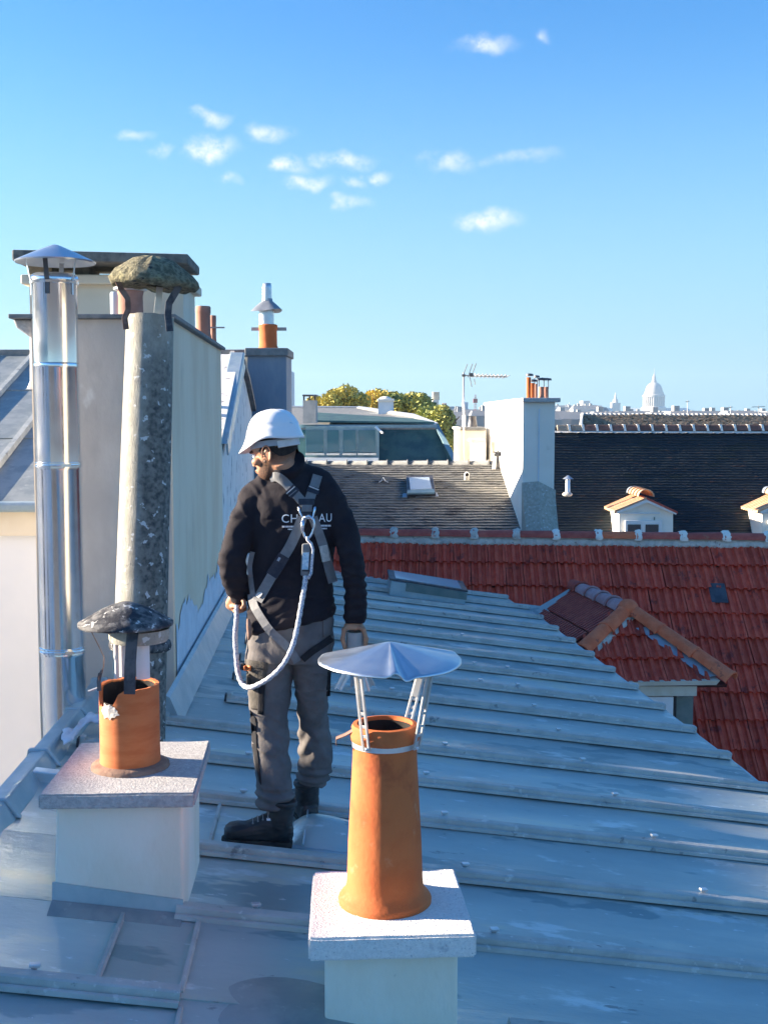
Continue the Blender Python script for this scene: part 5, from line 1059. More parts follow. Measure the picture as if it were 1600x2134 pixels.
# brown tiled roof strip beyond the slate ridge
bh = empty('brown_tiled_house', P(1400, 880, 44) - V((0, 0, 22)), 'brown tiled roof strip just above the slate roof ridge', 'house')
B0, B1, B2, B3 = P(1212, 864, 47), P(1800, 866, 47), P(1800, 900, 43), P(1205, 900, 43)
courses(B0, B1, B2, B3, 12, 'tile_courses', 'brown_tile', bh, lift=.05, wob=.05, cols=160, seed=9)
mm = MB(); mm.hexa([V((p.x, p.y, 0)) for p in (B3, B2, B1, B0)] + [p - EZ * .05 for p in (B3, B2, B1, B0)]); mm.build('house_body', MT['white_wall'], bh)
rr = random.Random(2); mm = MB(); u = 1214
while u < 1640: mm.ball(P(u, 864 + .005 * (u - 1200), 47), .10, .14, .07 + .02 * rr.random(), 8, 5); u += 9.5
mm.build('ridge_bumps', MT['mortar'], bh); 
mm = MB(); mm.hexa([P(1204, 905, 43), P(1214, 905, 43), P(1216, 905, 47), P(1206, 905, 47), P(1209, 872, 43.5), P(1213, 868, 43.5), P(1215, 860, 47), P(1210, 860, 47)]); mm.build('gable_edge', MT['white_wall'], bh)

# ================================================================== FAR CITY
Yp = 2100.0
pa = empty('domed_monument', P(1361, 862, Yp), 'hazy pale domed monument with columned drum on the skyline', 'monument')
w1 = lambda u, Y=Yp: P(u, 865, Y).x; h1 = lambda v, Y=Yp: P(0, v, Y).z
cxp = w1(1361.5); px1 = Yp / FPX
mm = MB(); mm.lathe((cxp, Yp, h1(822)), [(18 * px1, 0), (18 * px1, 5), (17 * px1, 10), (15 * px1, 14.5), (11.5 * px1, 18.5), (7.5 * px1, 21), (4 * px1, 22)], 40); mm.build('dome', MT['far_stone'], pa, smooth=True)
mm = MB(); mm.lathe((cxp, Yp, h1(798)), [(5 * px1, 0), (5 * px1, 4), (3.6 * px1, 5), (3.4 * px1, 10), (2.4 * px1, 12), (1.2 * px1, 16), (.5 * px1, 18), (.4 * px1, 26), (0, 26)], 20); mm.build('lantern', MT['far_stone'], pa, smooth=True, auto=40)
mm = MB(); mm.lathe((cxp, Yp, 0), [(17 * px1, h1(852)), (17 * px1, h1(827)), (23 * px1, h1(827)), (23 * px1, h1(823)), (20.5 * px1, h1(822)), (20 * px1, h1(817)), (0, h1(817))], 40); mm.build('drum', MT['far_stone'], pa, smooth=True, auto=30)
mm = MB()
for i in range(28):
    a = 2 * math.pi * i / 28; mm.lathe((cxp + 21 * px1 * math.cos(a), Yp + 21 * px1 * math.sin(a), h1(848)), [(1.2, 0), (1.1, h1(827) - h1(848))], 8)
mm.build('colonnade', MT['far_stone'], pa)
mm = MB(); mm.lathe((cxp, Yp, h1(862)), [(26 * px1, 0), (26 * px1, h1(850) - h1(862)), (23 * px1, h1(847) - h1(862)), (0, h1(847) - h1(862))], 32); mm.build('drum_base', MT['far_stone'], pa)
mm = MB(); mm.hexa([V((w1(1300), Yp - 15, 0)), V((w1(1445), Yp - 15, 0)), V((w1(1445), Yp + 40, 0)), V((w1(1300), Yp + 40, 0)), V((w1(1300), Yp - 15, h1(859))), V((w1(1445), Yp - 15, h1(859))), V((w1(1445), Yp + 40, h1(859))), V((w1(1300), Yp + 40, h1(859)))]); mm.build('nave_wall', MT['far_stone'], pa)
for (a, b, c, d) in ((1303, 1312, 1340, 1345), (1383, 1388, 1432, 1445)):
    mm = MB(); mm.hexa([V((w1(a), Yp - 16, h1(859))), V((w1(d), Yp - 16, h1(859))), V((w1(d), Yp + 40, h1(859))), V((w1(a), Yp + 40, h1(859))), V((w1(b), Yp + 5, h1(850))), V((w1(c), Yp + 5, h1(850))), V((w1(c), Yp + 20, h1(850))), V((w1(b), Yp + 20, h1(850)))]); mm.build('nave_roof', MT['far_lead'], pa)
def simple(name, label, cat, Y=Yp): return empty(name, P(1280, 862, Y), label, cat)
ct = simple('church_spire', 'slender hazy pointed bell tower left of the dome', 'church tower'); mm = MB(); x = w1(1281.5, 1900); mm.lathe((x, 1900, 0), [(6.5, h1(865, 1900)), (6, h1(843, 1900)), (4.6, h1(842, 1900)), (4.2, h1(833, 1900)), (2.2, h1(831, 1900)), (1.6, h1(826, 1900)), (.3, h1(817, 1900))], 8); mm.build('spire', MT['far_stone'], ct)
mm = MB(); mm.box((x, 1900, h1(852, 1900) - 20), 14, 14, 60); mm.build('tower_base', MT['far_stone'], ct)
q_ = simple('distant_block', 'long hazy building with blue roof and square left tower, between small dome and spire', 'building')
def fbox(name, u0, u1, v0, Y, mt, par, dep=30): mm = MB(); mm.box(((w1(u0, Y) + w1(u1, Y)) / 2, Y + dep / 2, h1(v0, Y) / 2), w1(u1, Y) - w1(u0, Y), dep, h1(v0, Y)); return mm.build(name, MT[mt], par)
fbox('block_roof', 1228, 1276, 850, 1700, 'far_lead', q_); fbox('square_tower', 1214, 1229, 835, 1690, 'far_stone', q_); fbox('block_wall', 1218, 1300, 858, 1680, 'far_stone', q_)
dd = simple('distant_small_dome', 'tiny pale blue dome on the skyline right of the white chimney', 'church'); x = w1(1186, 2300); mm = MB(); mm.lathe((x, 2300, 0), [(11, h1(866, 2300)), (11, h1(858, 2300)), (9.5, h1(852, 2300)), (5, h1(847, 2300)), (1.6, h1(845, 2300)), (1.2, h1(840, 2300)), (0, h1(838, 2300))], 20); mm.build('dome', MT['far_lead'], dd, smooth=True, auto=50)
# rows of distant roofs reading as one mass
rr = random.Random(11); mm = MB()
def cityrow(mm, Y, ua, ub, vt, jit, n):
    for i in range(n):
        u = rr.uniform(ua, ub); w_ = rr.uniform(8, 22); v = vt + rr.uniform(-jit, jit); yy = Y * rr.uniform(.9, 1.1); a, b = w1(u, yy), w1(u, yy) + w_; z = h1(v, yy); k = rr.random(); mi = 0 if k < .7 else 1
        mm.box(((a + b) / 2, yy + 8, z / 2), w_, 16, z, mi=mi)
        mm.hexa([V((a, yy, z)), V((b, yy, z)), V((b, yy + 16, z)), V((a, yy + 16, z)), V((a + 1, yy + 5, z + 2.5)), V((b - 1, yy + 5, z + 2.5)), V((b - 1, yy + 11, z + 2.5)), V((a + 1, yy + 11, z + 2.5))], mi=2)
        if k > .5: mm.box((a + w_ * .3, yy + 7, z + 2), 1.6, 3, 4, mi=0)
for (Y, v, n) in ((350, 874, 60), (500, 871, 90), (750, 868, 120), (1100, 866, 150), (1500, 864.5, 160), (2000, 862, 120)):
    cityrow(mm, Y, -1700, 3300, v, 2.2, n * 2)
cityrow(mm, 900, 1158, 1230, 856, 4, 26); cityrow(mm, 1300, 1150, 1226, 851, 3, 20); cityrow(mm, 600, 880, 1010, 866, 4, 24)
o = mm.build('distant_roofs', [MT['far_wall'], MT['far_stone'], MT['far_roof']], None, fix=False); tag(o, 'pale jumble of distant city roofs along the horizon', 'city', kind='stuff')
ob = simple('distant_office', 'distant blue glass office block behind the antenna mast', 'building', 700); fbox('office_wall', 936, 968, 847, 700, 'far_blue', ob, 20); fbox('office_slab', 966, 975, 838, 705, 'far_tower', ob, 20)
mt_ = simple('radio_mast', 'thin reddish radio mast on the horizon beside the antenna', 'mast', 500); x = w1(990, 500); mm = MB()
for dx in (-.35, .35): mm.tube([V((x + dx, 500, h1(868, 500))), V((x + dx * .6, 500, h1(822, 500)))], .12, 4)
for i in range(9): z = h1(868 - i * 5, 500); mm.box((x, 500, z), .9, .9, .12)
mm.box((x, 500, h1(835, 500)), 1.8, 1, 1.8); mm.build('lattice', MT['ridge_red'], mt_)
# distant chimneys among the trees
for k_, (u, lab) in enumerate(((908, 'three thin pale chimney pipes rising out of the tree tops'), (928, 'small brown chimney pots on the horizon right of the trees'))):
    cc_ = empty('distant_chimney', P(u, 850, 90), lab, 'chimney'); Y = 72 if k_ == 0 else 120
    fbox('chimney_body', u - 6, u + 6, 833 if k_ == 0 else 846, Y, 'white_wall' if k_ == 0 else 'terracotta_dull', cc_, 1.2)
    mm = MB()
    for i in range(3 if k_ == 0 else 2): a = w1(u - 4 + i * 4.5, Y); mm.lathe((a, Y + .5, h1(833 if k_ == 0 else 846, Y)), [(.1, 0), (.09, .5 if k_ == 0 else .3), (0, .5 if k_ == 0 else .3)], 8)
    mm.build('pipe_row', MT['ochre_trim' if k_ == 0 else 'terracotta_dull'], cc_)
# rooftop aerials on the horizon
for (u, v0, Y, lab) in ((1432, 834, 200, 'tiny distant aerial just right of the dome'), (1522, 846, 150, 'thin distant aerial with short arm above the brown roof'), (1580, 845, 120, 'wide distant aerial at the far right above the brown roof')):
    t = empty('distant_aerial', P(u, 862, Y), lab, 'antenna'); mm = MB(); mm.tube([P(u, 868, Y), P(u, v0, Y)], .00035 * Y, 5); mm.build('mast', MT['metal_grey'], t)
    mm = MB(); w_ = 14 if u == 1580 else 4; mm.tube([P(u - w_, v0 + 3, Y), P(u + w_, v0 + 2, Y)], .0003 * Y, 5); mm.build('arm', MT['metal_grey'], t)
# ================================================================== TREES
def tree(u, vtop, Y, wpx, hpx, mt, label, n, seed, lobes=9):
    rr = random.Random(seed); c = P(u, vtop + hpx * .5, Y); rx = wpx / 2 * Y / FPX; rz = hpx / 2 * Y / FPX; t = empty('tree', V((c.x, c.y, 0)), label, 'tree', 'autumn trees behind the roofs')
    mm = MB(); tr = V((c.x, c.y, 0)); mm.tube([tr, tr + EZ * (c.z * .55), V((c.x + .2, c.y, c.z - rz * .3)), V((c.x, c.y, c.z + rz * .4))], [.32, .25, .16, .05], 8)
    for i in range(9): a = rr.uniform(0, 6.28); h = rr.uniform(-.5, .4); b_ = V((c.x, c.y, c.z + rz * h - .8)); e = V((c.x + rx * .75 * math.cos(a), c.y + rx * .75 * math.sin(a), c.z + rz * (h + .35))); mm.tube([b_, b_.lerp(e, .5) + EZ * .2, e], [.09, .06, .02], 5)
    mm.build('trunk', MT['bark'], t)
    lb = [(V((rr.uniform(-.62, .62), rr.uniform(-.6, .6), rr.uniform(-.75, .62))), rr.uniform(.28, .46)) for _ in range(lobes * 2)] + [(V((0, 0, .55)), .40)]
    vs = []; fs = []
    for i in range(n):
        ce, r = lb[rr.randrange(len(lb))]; d = V((rr.gauss(0, 1), rr.gauss(0, 1), rr.gauss(0, 1))).normalized(); p = ce + d * r * (rr.random() ** .4)
        p = V((c.x + p.x * rx, c.y + p.y * rx, c.z + p.z * rz)); s = rr.uniform(.06, .13) * (Y / 60) ** .5; a = V((rr.gauss(0, 1), rr.gauss(0, 1), rr.gauss(0, 1))).normalized(); b_ = a.orthogonal().normalized()
        k = len(vs); vs += [p - a * s, p + b_ * s * .6, p + a * s, p - b_ * s * .6]; fs.append((k, k + 1, k + 2, k + 3))
    mm = MB(); mm.v = vs; mm.f = fs; mm.m = [0] * len(fs); mm.build('crown', MT[mt], t, fix=False)
tree(712, 804, 62, 130, 120, 'leaf_yellow', 'golden yellow tree, leftmost behind the flat zinc top', 15000, 1)
tree(785, 806, 66, 124, 120, 'leaf_yellow', 'yellow-green tree behind the small white chimney', 14000, 2)
tree(858, 812, 60, 140, 140, 'leaf_green', 'green and yellow tree right of the small white chimney', 18000, 3)
tree(920, 840, 56, 110, 130, 'leaf_green', 'darker green tree beside the antenna mast', 13000, 4)
tree(662, 822, 68, 60, 80, 'leaf_yellow', 'low yellow tree top just right of the small grey chimney', 6000, 5)
# ================================================================== HAZE
mm = MB(); mm.box((0, 1300, 64), 3600, 3400, 131)
hz = mm.build('haze', [], None); tag(hz, 'thin pale haze over the distant city', 'haze', kind='stuff')
hm_ = bpy.data.materials.new('haze'); hm_.use_nodes = True; n = hm_.node_tree; n.nodes.remove(n.nodes['Principled BSDF']); pv_ = n.nodes.new('ShaderNodeVolumePrincipled'); pv_.inputs['Density'].default_value = .00024; pv_.inputs['Color'].default_value = (.55, .78, 1, 1); pv_.inputs['Anisotropy'].default_value = .3
n.links.new(pv_.outputs[0], n.nodes['Material Output'].inputs['Volume']); hz.data.materials.clear(); hz.data.materials.append(hm_)
# ================================================================== THE MAN
DG = None
def loft(mm, rings, K=24, cap=True, expo=2.3, ref=None):
    """rings: (u, v, Y, half width px, half depth m[, tilt deg]); section axis follows the path in the picture plane"""
    cs = [P(r[0], r[1], r[2]) for r in rings]; n = len(cs); vs = []
    for k, r in enumerate(rings):
        t = (cs[min(k + 1, n - 1)] - cs[max(k - 1, 0)]).normalized()
        if len(r) > 5: a = R(r[5]); wd = V((math.cos(a), 0, math.sin(a)))
        else:
            y = V((0, 1, 0)); wd = t.cross(y).normalized()
        if wd.x < 0: wd = -wd
        dd = wd.cross(t).normalized()
        if dd.y < 0: dd = -dd
        w_ = r[3] * r[2] / FPX
        for i in range(K):
            a = 2 * math.pi * i / K; c, s = math.cos(a), math.sin(a); f = (abs(c) ** expo + abs(s) ** expo) ** (-1 / expo)
            vs.append(cs[k] + wd * (w_ * c * f) + dd * (r[4] * s * f))
    fs = [(k * K + i, k * K + (i + 1) % K, (k + 1) * K + (i + 1) % K, (k + 1) * K + i) for k in range(n - 1) for i in range(K)]
    # domed ends
    for e, rg in ((0, rings[0]), (n - 1, rings[-1])):
        vs.append(cs[e]); ci = len(vs) - 1
        fs += [(e * K + (i + 1) % K, e * K + i, ci) if e == 0 else (e * K + i, e * K + (i + 1) % K, ci) for i in range(K)]
    mm.add(vs, fs)
def remesh(mm, name, mats, vox, smooth=6, disp=None, parent=None, fac=.5):
    me = mm.mesh(name, mats); bm = bmesh.new(); bm.from_mesh(me); bmesh.ops.recalc_face_normals(bm, faces=bm.faces); bm.to_mesh(me); bm.free()
    o = bpy.data.objects.new(name, me); COL.objects.link(o)
    r = o.modifiers.new('r', 'REMESH'); r.mode = 'VOXEL'; r.voxel_size = vox; r.use_smooth_shade = True
    if smooth: s = o.modifiers.new('s', 'SMOOTH'); s.iterations = smooth; s.factor = fac
    dg = bpy.context.evaluated_depsgraph_get(); m2 = bpy.data.meshes.new_from_object(o.evaluated_get(dg)); bpy.data.objects.remove(o)
    m2.name = name
    if disp:
        co = [v.co.copy() for v in m2.vertices]; no = [v.normal.copy() for v in m2.vertices]
        for v, c, n in zip(m2.vertices, co, no): v.co = c + n * disp(c, n)
    m2.polygons.foreach_set('use_smooth', [True] * len(m2.polygons))
    if not m2.materials:
        for m in (mats if isinstance(mats, list) else [mats]): m2.materials.append(m)
    m2.update(); return link(name, m2, parent)
def bvh(o):
    return BVHTree.FromPolygons([v.co for v in o.data.vertices], [tuple(p.vertices) for p in o.data.polygons])
ORG = V((0, 0, EYE))
def cast(trees, u, v, off=.006, fallback=None):
    d = ray(u, v).normalized(); best = None
    for t in trees:
        h = t.ray_cast(ORG, d)
        if h[0] is not None and (best is None or h[3] < best[1]): best = (h[0], h[3])
    if best is None: return P(u, v, fallback) if fallback else None
    return best[0] - d * off
def fabric(name, c1, c2, **k): return mat(name, c1, c2, **k)
mat('jacket', (.014, .012, .018), (.022, .018, .023), 8, .86, 0, .5, 90, spec=.25, dist=.003)
mat('trousers', (.125, .115, .115), (.16, .148, .145), 9, .92, 0, .6, 70, spec=.2, dist=.004)
mat('trousers_dark', (.020, .020, .024), (.03, .03, .034), 9, .9, 0, .4, 80, spec=.2)
mat('pocket_fabric', (.065, .058, .05), (.09, .08, .07), 12, .92, 0, .5, 90)
mat('boot_leather', (.012, .013, .016), (.024, .024, .026), 14, .45, 0, .4, 50, spec=.5, dist=.003)
mat('boot_sole', (.02, .02, .018), (.035, .034, .03), 20, .8, 0, .4, 50)
mat('lace', (.30, .30, .30), None, rough=.7)
mat('helmet_white', (.88, .88, .88), (.85, .85, .86), 3, .22, 0, .02, 6, spec=.5)
mat('helmet_band', (.34, .37, .42), (.44, .46, .50), 8, .6)
mat('helmet_pad', (.62, .60, .58), (.70, .68, .66), 20, .8, 0, .3, 60)
mat('webbing', (.17, .175, .185), (.21, .215, .225), 30, .75, 0, .5, 160, spec=.4, dist=.002)
mat('webbing_black', (.012, .014, .03), (.03, .03, .045), 30, .6, 0, .3, 160)
mat('webbing_label', (.62, .60, .55), (.46, .45, .42), 60, .8)
mat('tag_blue', (.30, .52, .66), (.62, .74, .80), 90, .6)
mat('rope', (.74, .74, .76), (.34, .38, .52), 110, .85, 0, 1, 170, lo=.52, hi=.56, dist=.006)
mat('alu', (.70, .74, .80), (.60, .66, .76), 60, .25, .9, .1, 60)
mat('print_white', (.80, .82, .86), None, rough=.7)
mat('orange_label', (.75, .22, .06), None, rough=.6)
mat('hair', (.016, .011, .009), (.030, .022, .018), 60, .9, 0, .9, 260, dist=.002)
mat('plastic_grey', (.30, .30, .30), (.36, .36, .35), 5, .35, 0, .05, 20)
# skin with a darker, stubbly beard region stored on the mesh itself
sm = mat('skin', (.44, .215, .125), (.50, .255, .15), 20, .52, 0, .25, 160, spec=.35, dist=.001)
nt = sm.node_tree; N_ = nt.nodes; b_ = N_['Principled BSDF']; lk = [l for l in nt.links if l.to_socket == b_.inputs['Base Color']][0]; src = lk.from_socket
at = N_.new('ShaderNodeAttribute'); at.attribute_name = 'beard'; mx_ = N_.new('ShaderNodeMix'); mx_.data_type = 'RGBA'; nt.links.new(at.outputs['Fac'], mx_.inputs[0]); nt.links.new(src, mx_.inputs[6]); mx_.inputs[7].default_value = (.008, .005, .004, 1); nt.links.new(mx_.outputs[2], b_.inputs['Base Color'])
b_.inputs['Subsurface Weight'].default_value = .12; b_.inputs['Subsurface Radius'].default_value = (.02, .008, .004); b_.inputs['Subsurface Scale'].default_value = .3

YT = 5.03
man = empty('person', V((P(600, 1740, 5).x, 5.0, roofz(P(600, 1740, 5).x, 5.0))), 'person in white hard hat, black jacket and harness, seen from behind on the zinc roof', 'person')
# ---------------- head frame
yaw, pit = R(22), R(12)
Fh = V((-math.cos(yaw) * math.cos(pit), math.sin(yaw) * math.cos(pit), -math.sin(pit)))
Lh_ = V((-math.sin(yaw), -math.cos(yaw), 0)); Uh = Fh.cross(Lh_).normalized()
if Uh.z < 0: Uh = -Uh
HS = 1.0
earP = P(557, 946, YT - .12); HO = earP - Lh_ * .078 + Fh * .006 - Uh * .108
def HD(x, y, z): return HO + (Fh * x + Lh_ * y + Uh * z) * HS
def headloft(mm):
    sl_ = [(-.004, .072, .030, .018), (.008, .088, .0, .036), (.024, .094, -.03, .047), (.045, .096, -.062, .056), (.062, .094, -.080, .062), (.080, .093, -.088, .068), (.098, .090, -.096, .072), (.113, .087, -.102, .0735), (.130, .093, -.106, .076), (.150, .096, -.107, .077), (.175, .090, -.104, .076), (.198, .075, -.090, .068), (.216, .050, -.065, .052), (.230, .018, -.03, .026)]
    K = 28; vs = []
    for (z, xf, xb, w_) in sl_:
        c = (xf + xb) / 2; h = (xf - xb) / 2
        for i in range(K):
            a = 2 * math.pi * i / K; ca, sa = math.cos(a), math.sin(a); e = 2.25 if z > .1 else 2.0
            f = (abs(ca) ** e + abs(sa) ** e) ** (-1 / e); x = c + h * ca * f; y = w_ * sa * f
            if ca > 0 and z < .12: y *= 1 - .18 * ca
            vs.append(HD(x, y, z))
    n = len(sl_); fs = [(k * K + i, k * K + (i + 1) % K, (k + 1) * K + (i + 1) % K, (k + 1) * K + i) for k in range(n - 1) for i in range(K)] + [tuple(range(K - 1, -1, -1)), tuple((n - 1) * K + i for i in range(K))]
    mm.add(vs, fs)
    HA = (Fh, Lh_, Uh)
    # nose, brows, lips, cheekbones, chin
    mm.add([HD(.088, 0, .122), HD(.078, .014, .116), HD(.078, -.014, .116), HD(.118, 0, .084), HD(.092, .020, .076), HD(.092, -.020, .076), HD(.112, 0, .070), HD(.078, 0, .07)], [(0, 1, 3), (0, 3, 2), (1, 4, 3), (2, 3, 5), (3, 4, 6), (3, 6, 5), (4, 7, 6), (5, 6, 7), (1, 0, 7), (0, 2, 7), (4, 1, 7), (5, 7, 2)])
    mm.ball(HD(.110, 0, .080), .008, .008, .008, ax=HA)
    for s in (-1, 1):
        mm.ball(HD(.100, s * .012, .077), .010, .007, .007, ax=HA)
        mm.ball(HD(.088, s * .030, .132), .012, .026, .008, ax=HA)
        mm.ball(HD(.066, s * .048, .088), .026, .018, .018, ax=HA)
        # ear
        c = HD(-.006, s * .078, .108)
        er = (Uh - Fh * .22).normalized() * 1.22; ef = (Fh + Uh * .22).normalized() * 1.25
        pts = []
        for i in range(15):
            a = R(-60 + 270 * i / 14); pts.append(c + ef * (.017 * math.cos(a) * (-1)) + er * (.029 * math.sin(a)) + Lh_ * s * (.010 + .004 * math.sin(a)))
        mm.tube(pts, [.0042 + .001 * math.sin(i) for i in range(15)], 7)
        mm.ball(c + Lh_ * s * .003 , .014, .006, .024, ax=HA); mm.ball(c - er * .026 + Lh_ * s * .005 + ef * .006, .0085, .005, .009, ax=HA)
    mm.ball(HD(.097, 0, .053), .009, .022, .005, ax=HA); mm.ball(HD(.095, 0, .043), .009, .019, .0055, ax=HA)
    mm.ball(HD(.082, 0, .012), .018, .024, .016, ax=HA)
bd = MB(); headloft(bd)
nk0, nk1 = HD(-.028, 0, .05), P(606, 1010, YT)
bd.tube([nk0 + (nk0 - nk1) * .35, nk0, nk0.lerp(nk1, .5), nk1], [.050, .057, .062, .075], 20)
# torso and limbs inside the clothes keep the body one figure
loft(bd, [(606, 1000, YT, 40, .06), (608, 1040, YT, 85, .09), (609, 1110, YT, 86, .10), (607, 1200, YT, 78, .10), (606, 1290, YT, 80, .105), (604, 1370, YT, 78, .10)], 20)
LA = [(528, 1042, 5.02, 24, .05), (512, 1085, 5.0, 24, .05), (492, 1130, 4.97, 23, .048), (481, 1166, 4.96, 20, .043), (484, 1200, 4.99, 20, .04), (491, 1232, 5.04, 16, .033), (495, 1246, 5.05, 13, .028)]
RA = [(688, 1042, 5.02, 24, .05), (708, 1080, 5.0, 24, .05), (722, 1120, 4.98, 22, .048), (732, 1165, 4.97, 19, .043), (737, 1205, 4.98, 18, .038), (739, 1260, 4.99, 14, .032), (739, 1300, 5.0, 15, .026)]
loft(bd, LA, 16); loft(bd, RA, 16)
LL = [(563, 1370, YT, 40, .085), (562, 1430, 5.02, 36, .08), (562, 1500, 4.98, 29, .065), (566, 1570, 4.95, 28, .06), (570, 1625, 4.91, 22, .045)]
RL = [(648, 1370, YT + .02, 36, .085), (648, 1430, 5.06, 30, .08), (650, 1500, 5.12, 26, .06), (655, 1570, 5.17, 26, .06), (655, 1590, 5.17, 20, .042)]
loft(bd, LL, 16); loft(bd, RL, 16)
# hands: palm plus five jointed fingers each
def finger(pts, r0=.0095, r1=.0075):
    n = len(pts); q = [P(*p) for p in pts]; bd.tube(q, [r0 + (r1 - r0) * i / (n - 1) for i in range(n)], 10); bd.ball(q[-1], r1, seg=8, rings=6)
    for p in q[1:-1]: bd.ball(p, r0 * 1.05, seg=8, rings=6)
loft(bd, [(495, 1243, 5.05, 15, .024), (491, 1252, 5.06, 18, .024), (486, 1262, 5.07, 18, .022), (484, 1269, 5.08, 14, .018)], 14)     # left palm
for i, (u, v) in enumerate(((479, 1259), (485, 1267), (493, 1269), (501, 1266))):      # fingers curl round the rope, knuckles down
    y = 5.045 + .012 * i; ln = (1.0, 1.1, 1.05, .85)[i]
    finger([(u, v, y + .02), (u + 4, v + 6 * ln, y + .0), (u + 11 * ln, v + 4, y - .022), (u + 12 * ln, v - 5, y - .030)], .0098, .0082)
finger([(501, 1247, 5.03), (508, 1253, 5.00), (509, 1262, 4.99), (504, 1267, 4.985)], .011, .009)   # thumb
loft(bd, [(739, 1296, 4.99, 16, .024), (738, 1304, 4.99, 22, .030), (738, 1311, 4.99, 24, .034)], 16)     # right palm above the collar
for i, (a, b, dy) in enumerate(((757, 762, -.034), (758, 764, -.010), (757, 763, .014), (754, 760, .036))):
    ln = (.95, 1.08, 1.0, .8)[i]
    finger([(748, 1308, 4.99 + dy * .8), (a, 1312, 4.99 + dy), (b, 1312 + 18 * ln, 4.985 + dy), (b - 2, 1312 + 34 * ln, 4.985 + dy)], .0105, .0082)
finger([(726, 1304, 4.975), (717, 1313, 4.965), (714, 1332, 4.96), (718, 1350, 4.955)], .0125, .0095)
body = remesh(bd, 'body', MT['skin'], .0042, 4, None, man, .4)
# beard mask
me = body.data; at_ = me.attributes.new('beard', 'FLOAT', 'POINT'); vals = []
hi_ = Matrix((Fh, Lh_, Uh))
for v in me.vertices:
    q = hi_ @ (v.co - HO); b = 0
    if -.02 < q.z < .14 and q.x > -.03 and (q.length < .25):
        top = .046 + .055 * max(0, min(1, (.085 - q.x) / .06)) if q.x < .085 else .046
        jaw = max(0, min(1, (top - q.z) / .014)); side = max(0, min(1, (q.x + .008) / .02)); b = jaw * side
        if q.x > .08 and .054 < q.z < .066 and abs(q.y) < .03: b = .85
        if q.x > .088 and .041 < q.z < .053 and abs(q.y) < .018: b = .25
        b *= .80 + .25 * noise.noise(v.co * 160)
        if q.x > .075 and .127 < q.z < .139 and .012 < abs(q.y) < .055: b = .9
    if q.x < .03 and q.z > .03 and q.z < .20 and q.length < .26:      # close-clipped hair fading out down the nape
        b = max(b, .88 * max(0, min(1, (q.z - .045) / .055)) * max(0, min(1, (.012 - q.x) / .02)) * (.85 + .3 * noise.noise(v.co * 220)) * (0 if (abs(q.y) > .079 and q.x > -.03) else 1))
    vals.append(max(0, min(1, b)))
at_.data.foreach_set('value', vals)
for s in (-1, 1):
    mm = MB(); mm.ball(HD(.0785, s * .031, .114), .0125, .0125, .0125, 14, 10, ax=(Fh, Lh_, Uh)); mm.build('eye', MT['white_paint'], man, smooth=True)
    mm = MB(); mm.ball(HD(.0845, s * .031, .1135), .0072, .0058, .0058, 12, 8, ax=(Fh, Lh_, Uh)); mm.build('iris', MT['hair'], man, smooth=True)
# hair: close-cropped cap over skull
mm = MB(); K = 40; J = 16; vs = []
for j in range(J):
    for i in range(K):
        a = 2 * math.pi * i / K; t = j / (J - 1)
        back = .5 - .5 * math.cos(a)            # 0 front, 1 back
        side = abs(math.sin(a))
        zl = .162 - .052 * back ** 1.2 - .045 * side * (1 if math.cos(a) < .35 else .4) + (.030 * math.exp(-((abs(a - math.pi) - 1.45) / .25) ** 2))
        z = zl + (.233 - zl) * t; tt = max(0, min(1, (z - .05) / .18)); w_ = .0775 * (1 - max(0, (z - .165) / .070) ** 2.6) ** .5 if z > .165 else .0775 - .18 * max(0, .11 - z); 
        ff = 1.0 if z < .165 else max(.02, (1 - ((z - .165) / .0705) ** 2.4)) ** .5
        x = -.006 + (.104 if math.cos(a) < 0 else .101) * math.cos(a) * ff * (1 if z > .1 else 1 - (.1 - z) * 2.0); vs.append(HD(x - (.0 if z > .1 else 0), (w_ if z <= .165 else .0785 * ff) * math.sin(a) + 0, z))
mm.add(vs, [(j * K + i, j * K + (i + 1) % K, (j + 1) * K + (i + 1) % K, (j + 1) * K + i) for j in range(J - 1) for i in range(K)]); mm.build('hair', MT['hair'], man, smooth=True)

